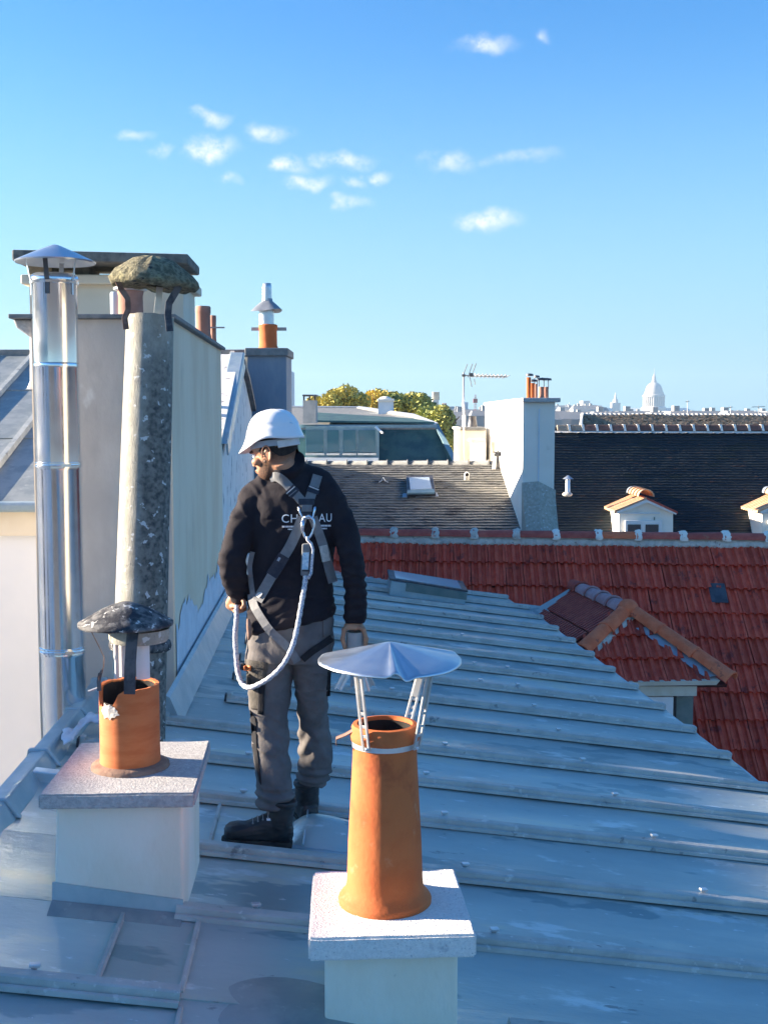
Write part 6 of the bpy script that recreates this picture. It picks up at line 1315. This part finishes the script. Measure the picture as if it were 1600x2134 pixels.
# ---------------- helmet
def helm():
    K, J = 96, 22; mm = MB(); vs = []
    def rimz(a):           # a: 0 = front
        c = math.cos(a); f = .5 + .5 * c
        return .150 + .022 * math.exp(-((abs((a + math.pi) % (2 * math.pi) - math.pi) - 1.65) / .60) ** 2) + .000 * (1 - c)
    cx0 = -.014
    for j in range(J + 1):
        t = j / J
        for i in range(K):
            a = 2 * math.pi * i / K; c, s = math.cos(a), math.sin(a); zr = rimz(a); top = .296
            ph = t * math.pi / 2; z = zr + (top - zr) * math.sin(ph) ** .92; r = math.cos(ph) ** .74
            ex = .120 if c > 0 else .124; ey = .110
            aa = ((a + math.pi) % (2 * math.pi)) - math.pi
            flare = (1 - t) ** 10
            brim = .050 * math.exp(-(aa / .70) ** 4) * (1 - t) ** 7; bz = -.010 * math.exp(-(aa / .70) ** 4) * (1 - t) ** 7
            fx = (ex * r + .008 * flare + brim) * c ; fy = (ey * r + .008 * flare) * s
            # shallow crown ridges
            rid = .0040 * (math.exp(-((abs(fy) - .028) / .006) ** 2)) * (1 if t > .25 else 0) * (1 if c < .8 else 1)
            crease = -.006 * math.exp(-((t - .30 - .10 * math.cos(a * 1.0)) / .035) ** 2) * (s * s)
            nrm = V((c, s, 0)) * math.cos(ph) + V((0, 0, math.sin(ph)))
            p = V((cx0 + fx, fy, z + bz)) + nrm * (rid + crease); vs.append(HD(*p))
    mm.add(vs, [(j * K + i, j * K + (i + 1) % K, (j + 1) * K + (i + 1) % K, (j + 1) * K + i) for j in range(J) for i in range(K)])
    o = mm.build('helmet', MT['helmet_white'], man, smooth=True, fix=True); s_ = o.modifiers.new('s', 'SOLIDIFY'); s_.thickness = .0035; s_.offset = -1
    return o
he = helm()
mm = MB(); vs = []; K = 48
for i in range(K):
    a = 2 * math.pi * i / K; c, s = math.cos(a), math.sin(a)
    dz = -.018 * (.5 - .5 * c) + .008 * abs(s)
    for (rr_, z) in ((0, 0), (.003, 0), (.003, .026), (0, .026)): vs.append(HD(-.010 + (.108 + rr_) * c, (.085 + rr_) * s, .140 + dz + z))
mm.add(vs, [(4 * i + j, 4 * i + (j + 1) % 4, (4 * i + 4 + (j + 1) % 4) % (4 * K), (4 * i + 4 + j) % (4 * K)) for i in range(K) for j in range(4)]); mm.build('head_band', MT['helmet_band'], he, smooth=True, auto=40)
mm = MB(); vs = []
for i in range(12):
    a = R(118 + 62 * i / 11); c, s = math.cos(a), math.sin(a)
    for (rr_, z) in ((.0, .0), (.007, .002), (.007, .030), (0, .032)): vs.append(HD(-.010 + (.112 + rr_) * c, (.088 + rr_) * s, .122 + z))
mm.add(vs, [(4 * i + j, 4 * i + (j + 1) % 4, 4 * i + 4 + (j + 1) % 4, 4 * i + 4 + j) for i in range(11) for j in range(4)] + [(3, 2, 1, 0), (44, 45, 46, 47)]); mm.build('band_pad', MT['helmet_pad'], he, smooth=True, auto=40)
mm = MB(); mm.ball(HD(-.02, .120, .185), .003, .002, .003, ax=(Fh, Lh_, Uh)); mm.build('rivet', MT['metal_grey'], he)
bh_ = bvh(he); 
def decal(name, mt, poly, par, trees, off=.0025):
    pts = [cast(trees, u, v, off) for u, v in poly]
    if any(p is None for p in pts): return
    mm = MB(); mm.slabpoly(pts, .0012, -(ray(*poly[0]).normalized())); mm.build(name, MT[mt], par)
decal('maker_mark', 'tag_blue', [(603, 879), (611, 880), (611, 882.5), (603, 881.5)], he, [bh_])

# ---------------- jacket
jk = MB()
loft(jk, [(603, 962, YT + .0, 30, .066, -8), (605, 978, YT, 42, .075, -8), (607, 994, YT, 50, .085), (608, 1012, YT, 68, .10), (609, 1032, YT, 84, .114), (610, 1055, YT, 91, .122), (611, 1080, YT, 95, .124), (610, 1120, YT, 91, .122), (608, 1170, YT, 87, .116), (607, 1210, YT, 87, .114), (607, 1248, YT, 89, .118), (606, 1276, YT, 94, .128, 8), (605, 1296, YT, 94, .132, 12), (605, 1300, YT, 90, .12, 12)], 40)
def slv(rs, add, addm): return [(u, v, y, w_ + add, d + addm) for (u, v, y, w_, d) in rs]
loft(jk, [(530, 1050, 5.02, 31, .064), (513, 1080, 5.0, 30, .062), (496, 1125, 4.97, 30, .060), (486, 1160, 4.955, 29, .058), (485, 1188, 4.97, 28, .054), (491, 1218, 5.01, 25, .048), (496, 1240, 5.04, 22, .042), (497, 1250, 5.05, 19, .038)], 24)
loft(jk, [(690, 1050, 5.02, 31, .064), (706, 1080, 5.0, 30, .062), (722, 1120, 4.98, 28, .060), (731, 1155, 4.965, 26, .056), (736, 1190, 4.965, 24, .050), (739, 1230, 4.98, 22, .046), (740, 1265, 4.985, 22, .044), (739, 1285, 4.99, 24, .045), (739, 1298, 4.99, 21, .04)], 24)
# neck opening collar
cb = P(600, 985, YT); ct = HD(-.054, 0, .080)
jk.tube([cb, cb.lerp(ct, .55), cb.lerp(ct, .9)], [.085, .080, .079], 24)
jk.tube([P(592, 984, YT), P(560, 1012, YT), P(530, 1046, 5.02)], [.055, .068, .070], 20); jk.tube([P(618, 984, YT), P(660, 1008, YT), P(690, 1046, 5.02)], [.055, .072, .070], 20)
jk.ball(P(530, 1048, 5.02), .069, .07, .069, 20, 14); jk.ball(P(690, 1048, 5.02), .069, .07, .069, 20, 14)
def fold(p, n, k=1.0):
    a = noise.noise(V((p.x * 7, p.y * 5, p.z * 5 + p.x * 6))); b = noise.noise(V((p.x * 14 + 4, p.y * 9, p.z * 20 + 3 - p.x * 10)))
    return k * (.006 * a + .0035 * (1 - abs(b) * 2.6))
def fj(p, n):
    u, v = proj(p); arm = 1 if (u < 515 or u > 702) else 0
    d = fold(p, n, .9 if not arm else 1.1)
    if arm: d += .0026 * math.sin(v * .30 + 3 * noise.noise(V((p.x * 8, p.y * 8, p.z * 5)))) * max(0, min(1, (v - 1120) / 60)) * (1 + .6 * noise.noise(p * 9))
    if 955 < v < 1010: d += .004 * math.sin(v * .42 + u * .08) * noise.noise(V((p.x * 6, p.y * 6, 1)))
    if v > 1245 and not arm: d += .005 * (1 - abs(noise.noise(V((p.x * 5, p.y * 5, p.z * 26 - p.x * 14))) * 3))
    if v < 1080: # folds radiating over the left shoulder
        d += .005 * (1 - min(1, abs(noise.noise(V((p.x * 16 + p.z * 9, p.y * 6, p.z * 3))) * 3.2))) * max(0, min(1, (640 - u) / 90))
    return d
jacket = remesh(jk, 'jacket', MT['jacket'], .0065, 7, fj, man)
# ---------------- trousers
tr_ = MB()
loft(tr_, [(605, 1255, YT, 86, .112), (605, 1300, YT, 90, .12), (604, 1345, YT, 91, .128), (603, 1372, YT, 91, .128)], 36)
loft(tr_, [(568, 1330, YT, 52, .118), (562, 1382, YT, 51, .118), (562, 1420, 5.02, 46, .108), (562, 1462, 5.0, 42, .098), (562, 1500, 4.98, 38, .088), (564, 1540, 4.965, 37, .082), (567, 1580, 4.945, 37, .08), (570, 1620, 4.92, 36, .076), (573, 1650, 4.90, 37, .074), (573, 1672, 4.885, 38, .074), (574, 1684, 4.88, 33, .066)], 28)
loft(tr_, [(640, 1330, YT, 50, .118), (650, 1382, YT + .01, 41, .110), (650, 1420, 5.05, 35, .100), (650, 1460, 5.08, 31, .090), (652, 1500, 5.11, 30, .082), (656, 1540, 5.14, 32, .080), (658, 1575, 5.16, 35, .080), (656, 1600, 5.165, 34, .078), (652, 1618, 5.17, 33, .072), (650, 1632, 5.17, 33, .066)], 28)
def ft(p, n):
    u, v = proj(p); s = noise.noise(V((p.x * 5, p.y * 5, p.z * 4)))
    k = noise.noise(V((p.x * 9 + 2, p.y * 9, p.z * 17 + p.x * 12)))
    d = .006 * s + .0055 * (1 - min(1, abs(k) * 3.0)) * (1.0 if v > 1430 else .7)
    if v > 1440 and v < 1610: d += .0060 * math.sin(p.z * 62 + (22 if u < 612 else -22) * p.x + 7 * s + 3 * noise.noise(p * 5)) * max(0, noise.noise(p * 6 + V((3, 3, 3))) + .35)
    lo_ = 1640 if u < 612 else 1598
    if v > lo_: d += .007 * math.sin(p.z * 150 + 5 * s + p.x * 20) * min(1, (v - lo_) / 12)
    if 1290 < v < 1400: d += .003 * math.sin(p.z * 60 - abs(p.x - P(605, 0, 5).x) * 50)
    return d
trou = remesh(tr_, 'trousers', MT['trousers'], .0065, 6, ft, man)
tb = bvh(trou); jb = bvh(jacket); TR = [jb, tb]
# dark side panels, knee pocket, orange label, back pockets: panels laid on the cloth
def patch(name, mt, poly, par, trees, off=.004, nu=6, nv=8, th=.003):
    """poly: four corners a b c d in picture order; a grid pressed onto the cloth"""
    a, b, c, d = poly; vs = []; last = None
    for j in range(nv + 1):
        for i in range(nu + 1):
            s, t = i / nu, j / nv; u = (a[0] * (1 - s) + b[0] * s) * (1 - t) + (d[0] * (1 - s) + c[0] * s) * t; v = (a[1] * (1 - s) + b[1] * s) * (1 - t) + (d[1] * (1 - s) + c[1] * s) * t
            p = cast(trees, u, v, off)
            if p is None or (last is not None and abs(p.y - last.y) > .12): p = P(u, v, last.y if last is not None else YT)
            last = p; vs.append(p)
    W_ = nu + 1; mm = MB(); mm.add(vs, [(j * W_ + i, j * W_ + i + 1, (j + 1) * W_ + i + 1, (j + 1) * W_ + i) for j in range(nv) for i in range(nu)])
    o = mm.build(name, MT[mt], par, smooth=True); s_ = o.modifiers.new('s', 'SOLIDIFY'); s_.thickness = th; s_.offset = 0; return o
patch('thigh_pocket', 'pocket_fabric', [(514, 1374), (557, 1382), (553, 1432), (514, 1432)], trou, [tb])
patch('pocket_flap', 'pocket_fabric', [(513, 1374), (558, 1382), (557, 1396), (513, 1390)], trou, [tb], .008)
patch('pocket_lower', 'pocket_fabric', [(517, 1436), (551, 1438), (549, 1482), (523, 1478)], trou, [tb])
patch('dark_panel', 'trousers_dark', [(540, 1414), (553, 1412), (549, 1490), (537, 1488)], trou, [tb], .005)
patch('dark_panel', 'trousers_dark', [(521, 1480), (534, 1500), (536, 1560), (525, 1545)], trou, [tb], .003)
patch('dark_panel', 'trousers_dark', [(524, 1550), (536, 1555), (544, 1636), (540, 1630)], trou, [tb], .003)
patch('dark_panel', 'trousers_dark', [(684, 1396), (690, 1394), (688, 1450), (680, 1452)], trou, [tb], .003)
patch('orange_label', 'orange_label', [(508, 1386), (523, 1388), (522, 1398), (509, 1397)], trou, [tb], .013, 3, 3)
patch('back_pocket', 'trousers', [(672, 1278), (694, 1278), (692, 1322), (674, 1328)], trou, [tb], .005)
patch('waistband', 'trousers_dark', [(672, 1268), (697, 1266), (697, 1277), (672, 1278)], trou, [tb], .006)
patch('phone', 'black_rubber', [(501, 1383), (512, 1385), (512, 1398), (501, 1395)], trou, [tb], .01, 3, 3, .012)

# ---------------- boots
def boot(side):
    mm = MB(); sole = MB()
    if side == 'L':
        hz_ = roofz(P(592, 1750, 4.87).x, 4.87) + .014; A0_ = P(590, 1750, 4.87); tip = P(470, 1735, 4.83)
    else:
        A0_ = P(642, 1700, 5.155); tip = A0_ + V((-.095, .255, 0))
    A0_.z = roofz(A0_.x, A0_.y) + .030; tip = V((tip.x, tip.y, roofz(tip.x, tip.y) + .030)); D = (tip - A0_); Ln = D.length; D.normalize(); S_v = D.cross(EZ).normalized(); Uv = S_v.cross(D)
    if Uv.z < 0: Uv = -Uv
    K = 24; secs = [(-.038, .050, .028, .012), (-.024, .092, .040, .0), (.02, .120, .045, .0), (.07, .128, .045, 0), (.105, .108, .044, 0), (.140, .090, .047, 0), (.175, .076, .051, 0), (.21, .074, .053, 0), (.236, .068, .049, 0), (.256, .050, .038, .004), (.264, .028, .022, .012)]
    k_ = Ln / .255; vs = []
    for (x, h, w_, z0) in secs:
        for i in range(K):
            a = 2 * math.pi * i / K; c, s = math.cos(a), math.sin(a); f = (abs(c) ** 2.6 + abs(s) ** 2.6) ** (-1 / 2.6)
            vs.append(A0_ + D * (x * k_) + S_v * (w_ * c * f) + Uv * (z0 + h / 2 + h / 2 * s * f - .004))
    n = len(secs); mm.add(vs, [(k * K + i, k * K + (i + 1) % K, (k + 1) * K + (i + 1) % K, (k + 1) * K + i) for k in range(n - 1) for i in range(K)] + [tuple(range(K - 1, -1, -1)), tuple((n - 1) * K + i for i in range(K))])
    sh = A0_ + D * .022; mm.tube([sh + Uv * .03, sh + Uv * .09 + D * .004, sh + Uv * .135, sh + Uv * .175 - D * .002], [.052, .056, .054, .056], 24)
    mm.tube([sh + Uv * .166, sh + Uv * .182], [.062, .060], 24)
    bt = remesh(mm, 'boot', MT['boot_leather'], .0045, 3, lambda p, n: .0025 * (1 - min(1, abs(noise.noise(V((p.x * 18, p.y * 18, p.z * 55))) * 3))), man)
    # lugged sole
    out_ = [(-.040, .026), (-.044, .0), (-.040, -.026), (-.015, -.040), (.05, -.038), (.10, -.036), (.16, -.047), (.22, -.051), (.255, -.036), (.273, 0), (.255, .036), (.22, .051), (.16, .047), (.10, .036), (.05, .038), (-.015, .040)]
    top = [A0_ + D * (x * k_) + S_v * y + Uv * .004 for x, y in out_]; sole.slabpoly(top, .022, Uv)
    for x in (-.03, 0, .03, .12, .15, .18, .21, .24): sole.box(A0_ + D * (x * k_) - Uv * .020, .017, .072 if x > .1 else .062, .014, D, S_v, Uv)
    sole.build('sole', MT['boot_sole'], bt, bevel=.003)
    lc = MB(); 
    bb_ = bvh(bt)
    for i in range(5):
        x = .062 + i * .021; c = A0_ + D * (x * k_)
        pts = []
        for j in range(7):
            y = -.034 + .068 * j / 6; h = bb_.ray_cast(c + S_v * y + Uv * .3, -Uv)
            if h[0] is not None: pts.append(h[0] + Uv * .003)
        if len(pts) > 2: lc.tube(pts, .0022, 5)
        for y in (-.031, .031):
            h = bb_.ray_cast(c + S_v * y + Uv * .3, -Uv)
            if h[0] is not None: lc.ball(h[0] + Uv * .002, .0042, seg=8, rings=5)
    lc.build('laces', MT['lace'], bt, smooth=True)
    return bt
btL = boot('L'); btR = boot('R')
decal('boot_tag', 'print_white', [(555, 1706), (563, 1706), (564, 1711), (556, 1711)], btL, [bvh(btL)], .002)

# ---------------- print on the back of the jacket
def textmesh(s, size, u, v, par, mt='print_white', name='printed_letter', w_px=None):
    cu = bpy.data.curves.new('t', 'FONT'); cu.body = s; cu.size = 1; cu.align_x = 'LEFT'; cu.resolution_u = 4
    o = bpy.data.objects.new('t', cu); COL.objects.link(o); dg = bpy.context.evaluated_depsgraph_get(); me = bpy.data.meshes.new_from_object(o.evaluated_get(dg)); bpy.data.objects.remove(o)
    xs_ = [q.co.x for q in me.vertices]; x0_, x1_ = min(xs_), max(xs_); ys_ = [q.co.y for q in me.vertices]; y1_ = max(ys_); W_ = w_px / (x1_ - x0_); H_ = size / y1_
    bm = bmesh.new(); bm.from_mesh(me); bmesh.ops.triangulate(bm, faces=bm.faces); bmesh.ops.subdivide_edges(bm, edges=[e for e in bm.edges if e.calc_length() > .25], cuts=1)
    for q in bm.verts:
        uu = u + (q.co.x - x0_) * W_; vv = v - q.co.y * H_ ; p = cast([jb], uu, vv, .003); q.co = p if p is not None else P(uu, vv, YT - .13)
    bm.to_mesh(me); bm.free(); me.materials.clear(); me.materials.append(MT[mt]); return link(name, me, par)
textmesh('C', 17, 587, 1089, jacket, w_px=15); textmesh('H', 17, 606, 1089, jacket, w_px=14); textmesh('A', 17, 664, 1087.5, jacket, w_px=14); textmesh('U', 17, 680, 1087, jacket, w_px=11)
mm = MB(); rr = random.Random(3)
for (ua, ub, v, h) in ((588, 612, 1097.5, 3.6), (600, 612, 1103, 2.6), (666, 688, 1095.5, 3.6), (668, 681, 1101.5, 2.8)):
    u = ua
    while u < ub:
        w_ = rr.uniform(1.6, 2.6); q = [cast([jb], a, b, .003) for a, b in ((u, v + h / 2), (u + w_, v + h / 2), (u + w_, v - h / 2), (u, v - h / 2))]
        if all(x is not None for x in q): mm.add(q, [(0, 1, 2, 3)])
        u += w_ + .8
mm.build('small_print', MT['print_white'], jacket)

# ---------------- harness
hn = empty('harness', man.location); hn.parent = man; hn.matrix_parent_inverse = WM(man).inverted()
def strap(name, pts, wpx, mt, par, off=.006, th=.003, trees=TR, n=26, yfb=YT - .13):
    # pts (u, v); resample, press onto the cloth, smooth the depth
    L_ = [0]
    for a, b in zip(pts, pts[1:]): L_.append(L_[-1] + math.hypot(b[0] - a[0], b[1] - a[1]))
    def at(s):
        for k in range(len(pts) - 1):
            if s <= L_[k + 1] + 1e-6: t = (s - L_[k]) / (L_[k + 1] - L_[k]); return (pts[k][0] + (pts[k + 1][0] - pts[k][0]) * t, pts[k][1] + (pts[k + 1][1] - pts[k][1]) * t)
        return pts[-1]
    smp = [at(L_[-1] * i / n) for i in range(n + 1)]
    # smooth corners
    for _ in range(2): smp = [smp[0]] + [((smp[i - 1][0] + 2 * smp[i][0] + smp[i + 1][0]) / 4, (smp[i - 1][1] + 2 * smp[i][1] + smp[i + 1][1]) / 4) for i in range(1, n)] + [smp[-1]]
    Ls, Rs = [], []
    for i, (u, v) in enumerate(smp):
        a, b = smp[max(0, i - 1)], smp[min(n, i + 1)]; dx, dy = b[0] - a[0], b[1] - a[1]; l = math.hypot(dx, dy); nx, ny = -dy / l, dx / l
        for lst, s in ((Ls, -1), (Rs, 1)):
            uu, vv = u + nx * wpx / 2 * s, v + ny * wpx / 2 * s; p = cast(trees, uu, vv, off); lst.append((uu, vv, p.y if p is not None else None))
    def clean(l):
        ys = [q[2] for q in l]; good = [y for y in ys if y is not None]; f = good[0] if good else yfb
        out_ = []
        for y in ys: f = y if y is not None else f; out_.append(f)
        for _ in range(3): out_ = [min(out_[i], (out_[max(0, i - 1)] + out_[i] + out_[min(len(out_) - 1, i + 1)]) / 3) for i in range(len(out_))]
        return [P(q[0], q[1], y) for q, y in zip(l, out_)]
    A_, B_ = clean(Ls), clean(Rs); mm = MB(); vs = []
    for a, b in zip(A_, B_): vs += [a, a.lerp(b, .5), b]
    mm.add(vs, [f for i in range(n) for f in ((3 * i, 3 * i + 1, 3 * i + 4, 3 * i + 3), (3 * i + 1, 3 * i + 2, 3 * i + 5, 3 * i + 4))])
    o = mm.build(name, MT[mt], par, smooth=False); s_ = o.modifiers.new('s', 'SOLIDIFY'); s_.thickness = th; s_.offset = 0; return o
strap('shoulder_strap', [(562, 996), (570, 993), (578, 993), (592, 1003), (612, 1025), (634, 1050)], 19, 'webbing', hn, .007)
strap('shoulder_strap', [(662, 990), (656, 1010), (648, 1032), (641, 1052)], 20, 'webbing', hn, .007)
strap('back_strap', [(630, 1078), (620, 1105), (604, 1140), (578, 1180), (555, 1220), (536, 1252)], 21, 'webbing', hn, .007)
strap('back_strap', [(652, 1078), (664, 1110), (676, 1145), (687, 1190), (694, 1214)], 19, 'webbing', hn, .007)
strap('leg_strap', [(524, 1238), (528, 1262), (545, 1290), (562, 1315), (588, 1338), (606, 1356), (620, 1380)], 17, 'webbing', hn, .008)
strap('leg_strap', [(692, 1330), (670, 1345), (650, 1358), (630, 1375)], 14, 'trousers_dark', hn, .006)
strap('side_strap', [(526, 1150), (520, 1180), (523, 1215), (528, 1245)], 10, 'webbing', hn, .006)
strap('strap_sleeve', [(592, 1158), (575, 1186), (566, 1200)], 25, 'webbing_black', hn, .011)
strap('strap_sleeve', [(603, 1017), (616, 1030)], 24, 'webbing_black', hn, .012, n=6)
strap('strap_sleeve', [(655, 1015), (651, 1027)], 25, 'webbing_black', hn, .012, n=6)
strap('strap_edge', [(597, 1029), (614, 1014)], 1.8, 'helmet_pad', hn, .0145, n=6)
strap('strap_edge', [(644, 1013), (664, 1021)], 1.8, 'helmet_pad', hn, .0145, n=6)
strap('strap_edge', [(602, 1034), (618, 1021)], 1.6, 'webbing', hn, .0145, n=6)
strap('strap_mark', [(583, 1162), (579, 1169)], 5, 'helmet_band', hn, .0145, n=4)
strap('white_label', [(673, 1137), (680, 1170)], 17, 'webbing_label', hn, .010, n=8)
strap('dorsal_plate', [(622, 1046), (655, 1046)], 13, 'webbing_black', hn, .014, .006, n=8)
strap('dorsal_loop', [(639, 1052), (639, 1066)], 22, 'webbing', hn, .017, .005, n=6)
strap('dorsal_loop', [(639, 1066), (639, 1073)], 19, 'webbing_black', hn, .018, .005, n=4)
strap('hip_label', [(536, 1244), (542, 1236), (545, 1240)], 9, 'helmet_pad', hn, .012, n=4)
q = cast(TR, 519, 1305, .01) or P(519, 1305, YT - .1); mm = MB(); mm.tube([P(517, 1290, q.y - .01), P(519, 1305, q.y - .01), P(520, 1325, q.y - .01), P(518, 1334, q.y - .01)], [.006, .012, .010, .004], 8); mm.build('dark_clip', MT['rust_strap'], hn, smooth=True)
yb_ = (cast(TR, 640, 1075, .0) or P(640, 1075, 4.9)).y - .02
mm = MB(); mm.tube([P(622, 1056, yb_), P(625, 1068, yb_), P(630, 1078, yb_ - .004), P(642, 1080, yb_ - .006), P(652, 1078, yb_ - .004), P(655, 1066, yb_), P(656, 1056, yb_)], .0055, 10); mm.build('dorsal_ring', MT['alu'], hn, smooth=True)
yc = yb_ - .012; mm = MB(); L0 = [(633, 1079), (644, 1075), (653, 1083), (655, 1096), (651, 1110), (645, 1120), (640, 1123), (635, 1118), (630, 1105), (629, 1090), (633, 1079), (640, 1076)]
mm.tube([P(u, v, yc) for u, v in L0], .0062, 10); 
cb_ = mm.build('carabiner', MT['alu'], hn, smooth=True)
mm = MB(); mm.tube([P(631, 1084, yc - .002), P(630, 1108, yc - .002)], .0088, 12); mm.build('gate_sleeve', MT['alu'], cb_, smooth=True)
# lanyard, attached to the harness
ly = MB(); yl = yc - .004
mm = MB(); mm.tube([P(639, 1118, yl), P(641, 1126, yl), P(648, 1132, yl), P(652, 1145, yl), P(650, 1170, yl), P(648, 1195, yl), P(642, 1206, yl)], .0065, 8); mm.build('rope_loop', MT['rope'], hn, smooth=True)
mm = MB(); a, b, c, d = P(629, 1134, yl), P(647, 1132, yl), P(644, 1202, yl), P(626, 1200, yl); bk = [x + V((0, .026, 0)) for x in (a, b, c, d)]; mm.hexa([d, c, bk[2], bk[3], a, b, bk[1], bk[0]]); ab = mm.build('shock_absorber', MT['webbing'], hn, bevel=.006, seg=3)
mm = MB(); a, b, c, d = P(631, 1152, yl - .003), P(644, 1151, yl - .003), P(642, 1187, yl - .003), P(629, 1187, yl - .003); bk = [x + V((0, .004, 0)) for x in (a, b, c, d)]; mm.hexa([d, c, bk[2], bk[3], a, b, bk[1], bk[0]]); mm.build('absorber_label', MT['tag_blue'], ab)
mm = MB(); a, b = P(631, 1189, yl - .002), P(643, 1190, yl - .002); mm.box((a + b) / 2, .03, .003, .006); mm.build('label_band', MT['webbing_black'], ab)
ctl = [(637, 1200, yl + .01), (634, 1225, yl), (628, 1260, yl), (621, 1300, 4.86), (610, 1345, 4.83), (592, 1382, 4.83), (568, 1408, 4.84), (542, 1425, 4.86), (520, 1433, 4.89), (505, 1426, 4.93), (496, 1402, 4.96), (492, 1365, 4.98), (490, 1325, 4.99), (493, 1290, 5.0), (493, 1268, 5.015), (493, 1252, 5.03), (502, 1238, 5.0)]
def cr_(p, n=7):
    o = []
    for i in range(len(p) - 1):
        a, b, c, d = p[max(i - 1, 0)], p[i], p[i + 1], p[min(i + 2, len(p) - 1)]
        for k in range(n): t = k / n; o.append(b * .5 * 2 * 1 + (c - a) * .5 * t + (a * 2 - b * 5 + c * 4 - d) * .5 * t * t + (b * 3 - a - c * 3 + d) * .5 * t ** 3)
    return o + [p[-1]]
pts = cr_([P(*c) for c in ctl]); mm = MB(); K = 10; n = len(pts); vs = []; x = V((0, -1, 0)); s_len = 0
mm.tube(pts, [.0108 + .0012 * math.sin(i * 1.9) for i in range(n)], 12); mm.build('lanyard_rope', MT['rope'], hn, smooth=True)
# ---------------- held flue cowl
hc_ = empty('held_cowl', P(741, 1330, 4.99), 'small grey metal cowl with splayed strap legs gripped in the gloveless right hand', 'cowl')
c0, c1_ = P(741, 1316, 4.985), P(741, 1392, 4.985); rr_ = 20 * 4.985 / FPX; Hc = c0.z - c1_.z
mm = MB(); mm.lathe(c1_, [(rr_ * 1.02, 0), (rr_ * 1.0, Hc), (rr_ * .94, Hc), (rr_ * .94, .004), (rr_ * .5, .004)], 40); mm.build('collar_tube', MT['plastic_grey'], hc_, smooth=True, auto=40)
for (u, v, dy) in ((704, 1436, -.05), (764, 1440, -.03), (738, 1430, .10), (775, 1430, .04)):
    e = P(u, v, 4.985 + dy); b_ = c1_ + (e - c1_).normalized() * .02; b_.z = c1_.z + .02; side = (e - b_).cross(V((0, 1, 0))).normalized(); mm = MB(); mm.strip([b_ + V((0, dy * .3, .02)), b_.lerp(e, .4), e], V((1, .2, 0)), .036, .003)
    for s in (-1, 1): mm.strip([b_ + V((s * .012, dy * .3 - .006, .02)), e + V((s * .012, -.006, 0))], V((1, 0, 0)), .006, .006)
    mm.build('strap_leg', MT['galv_leg'], hc_)
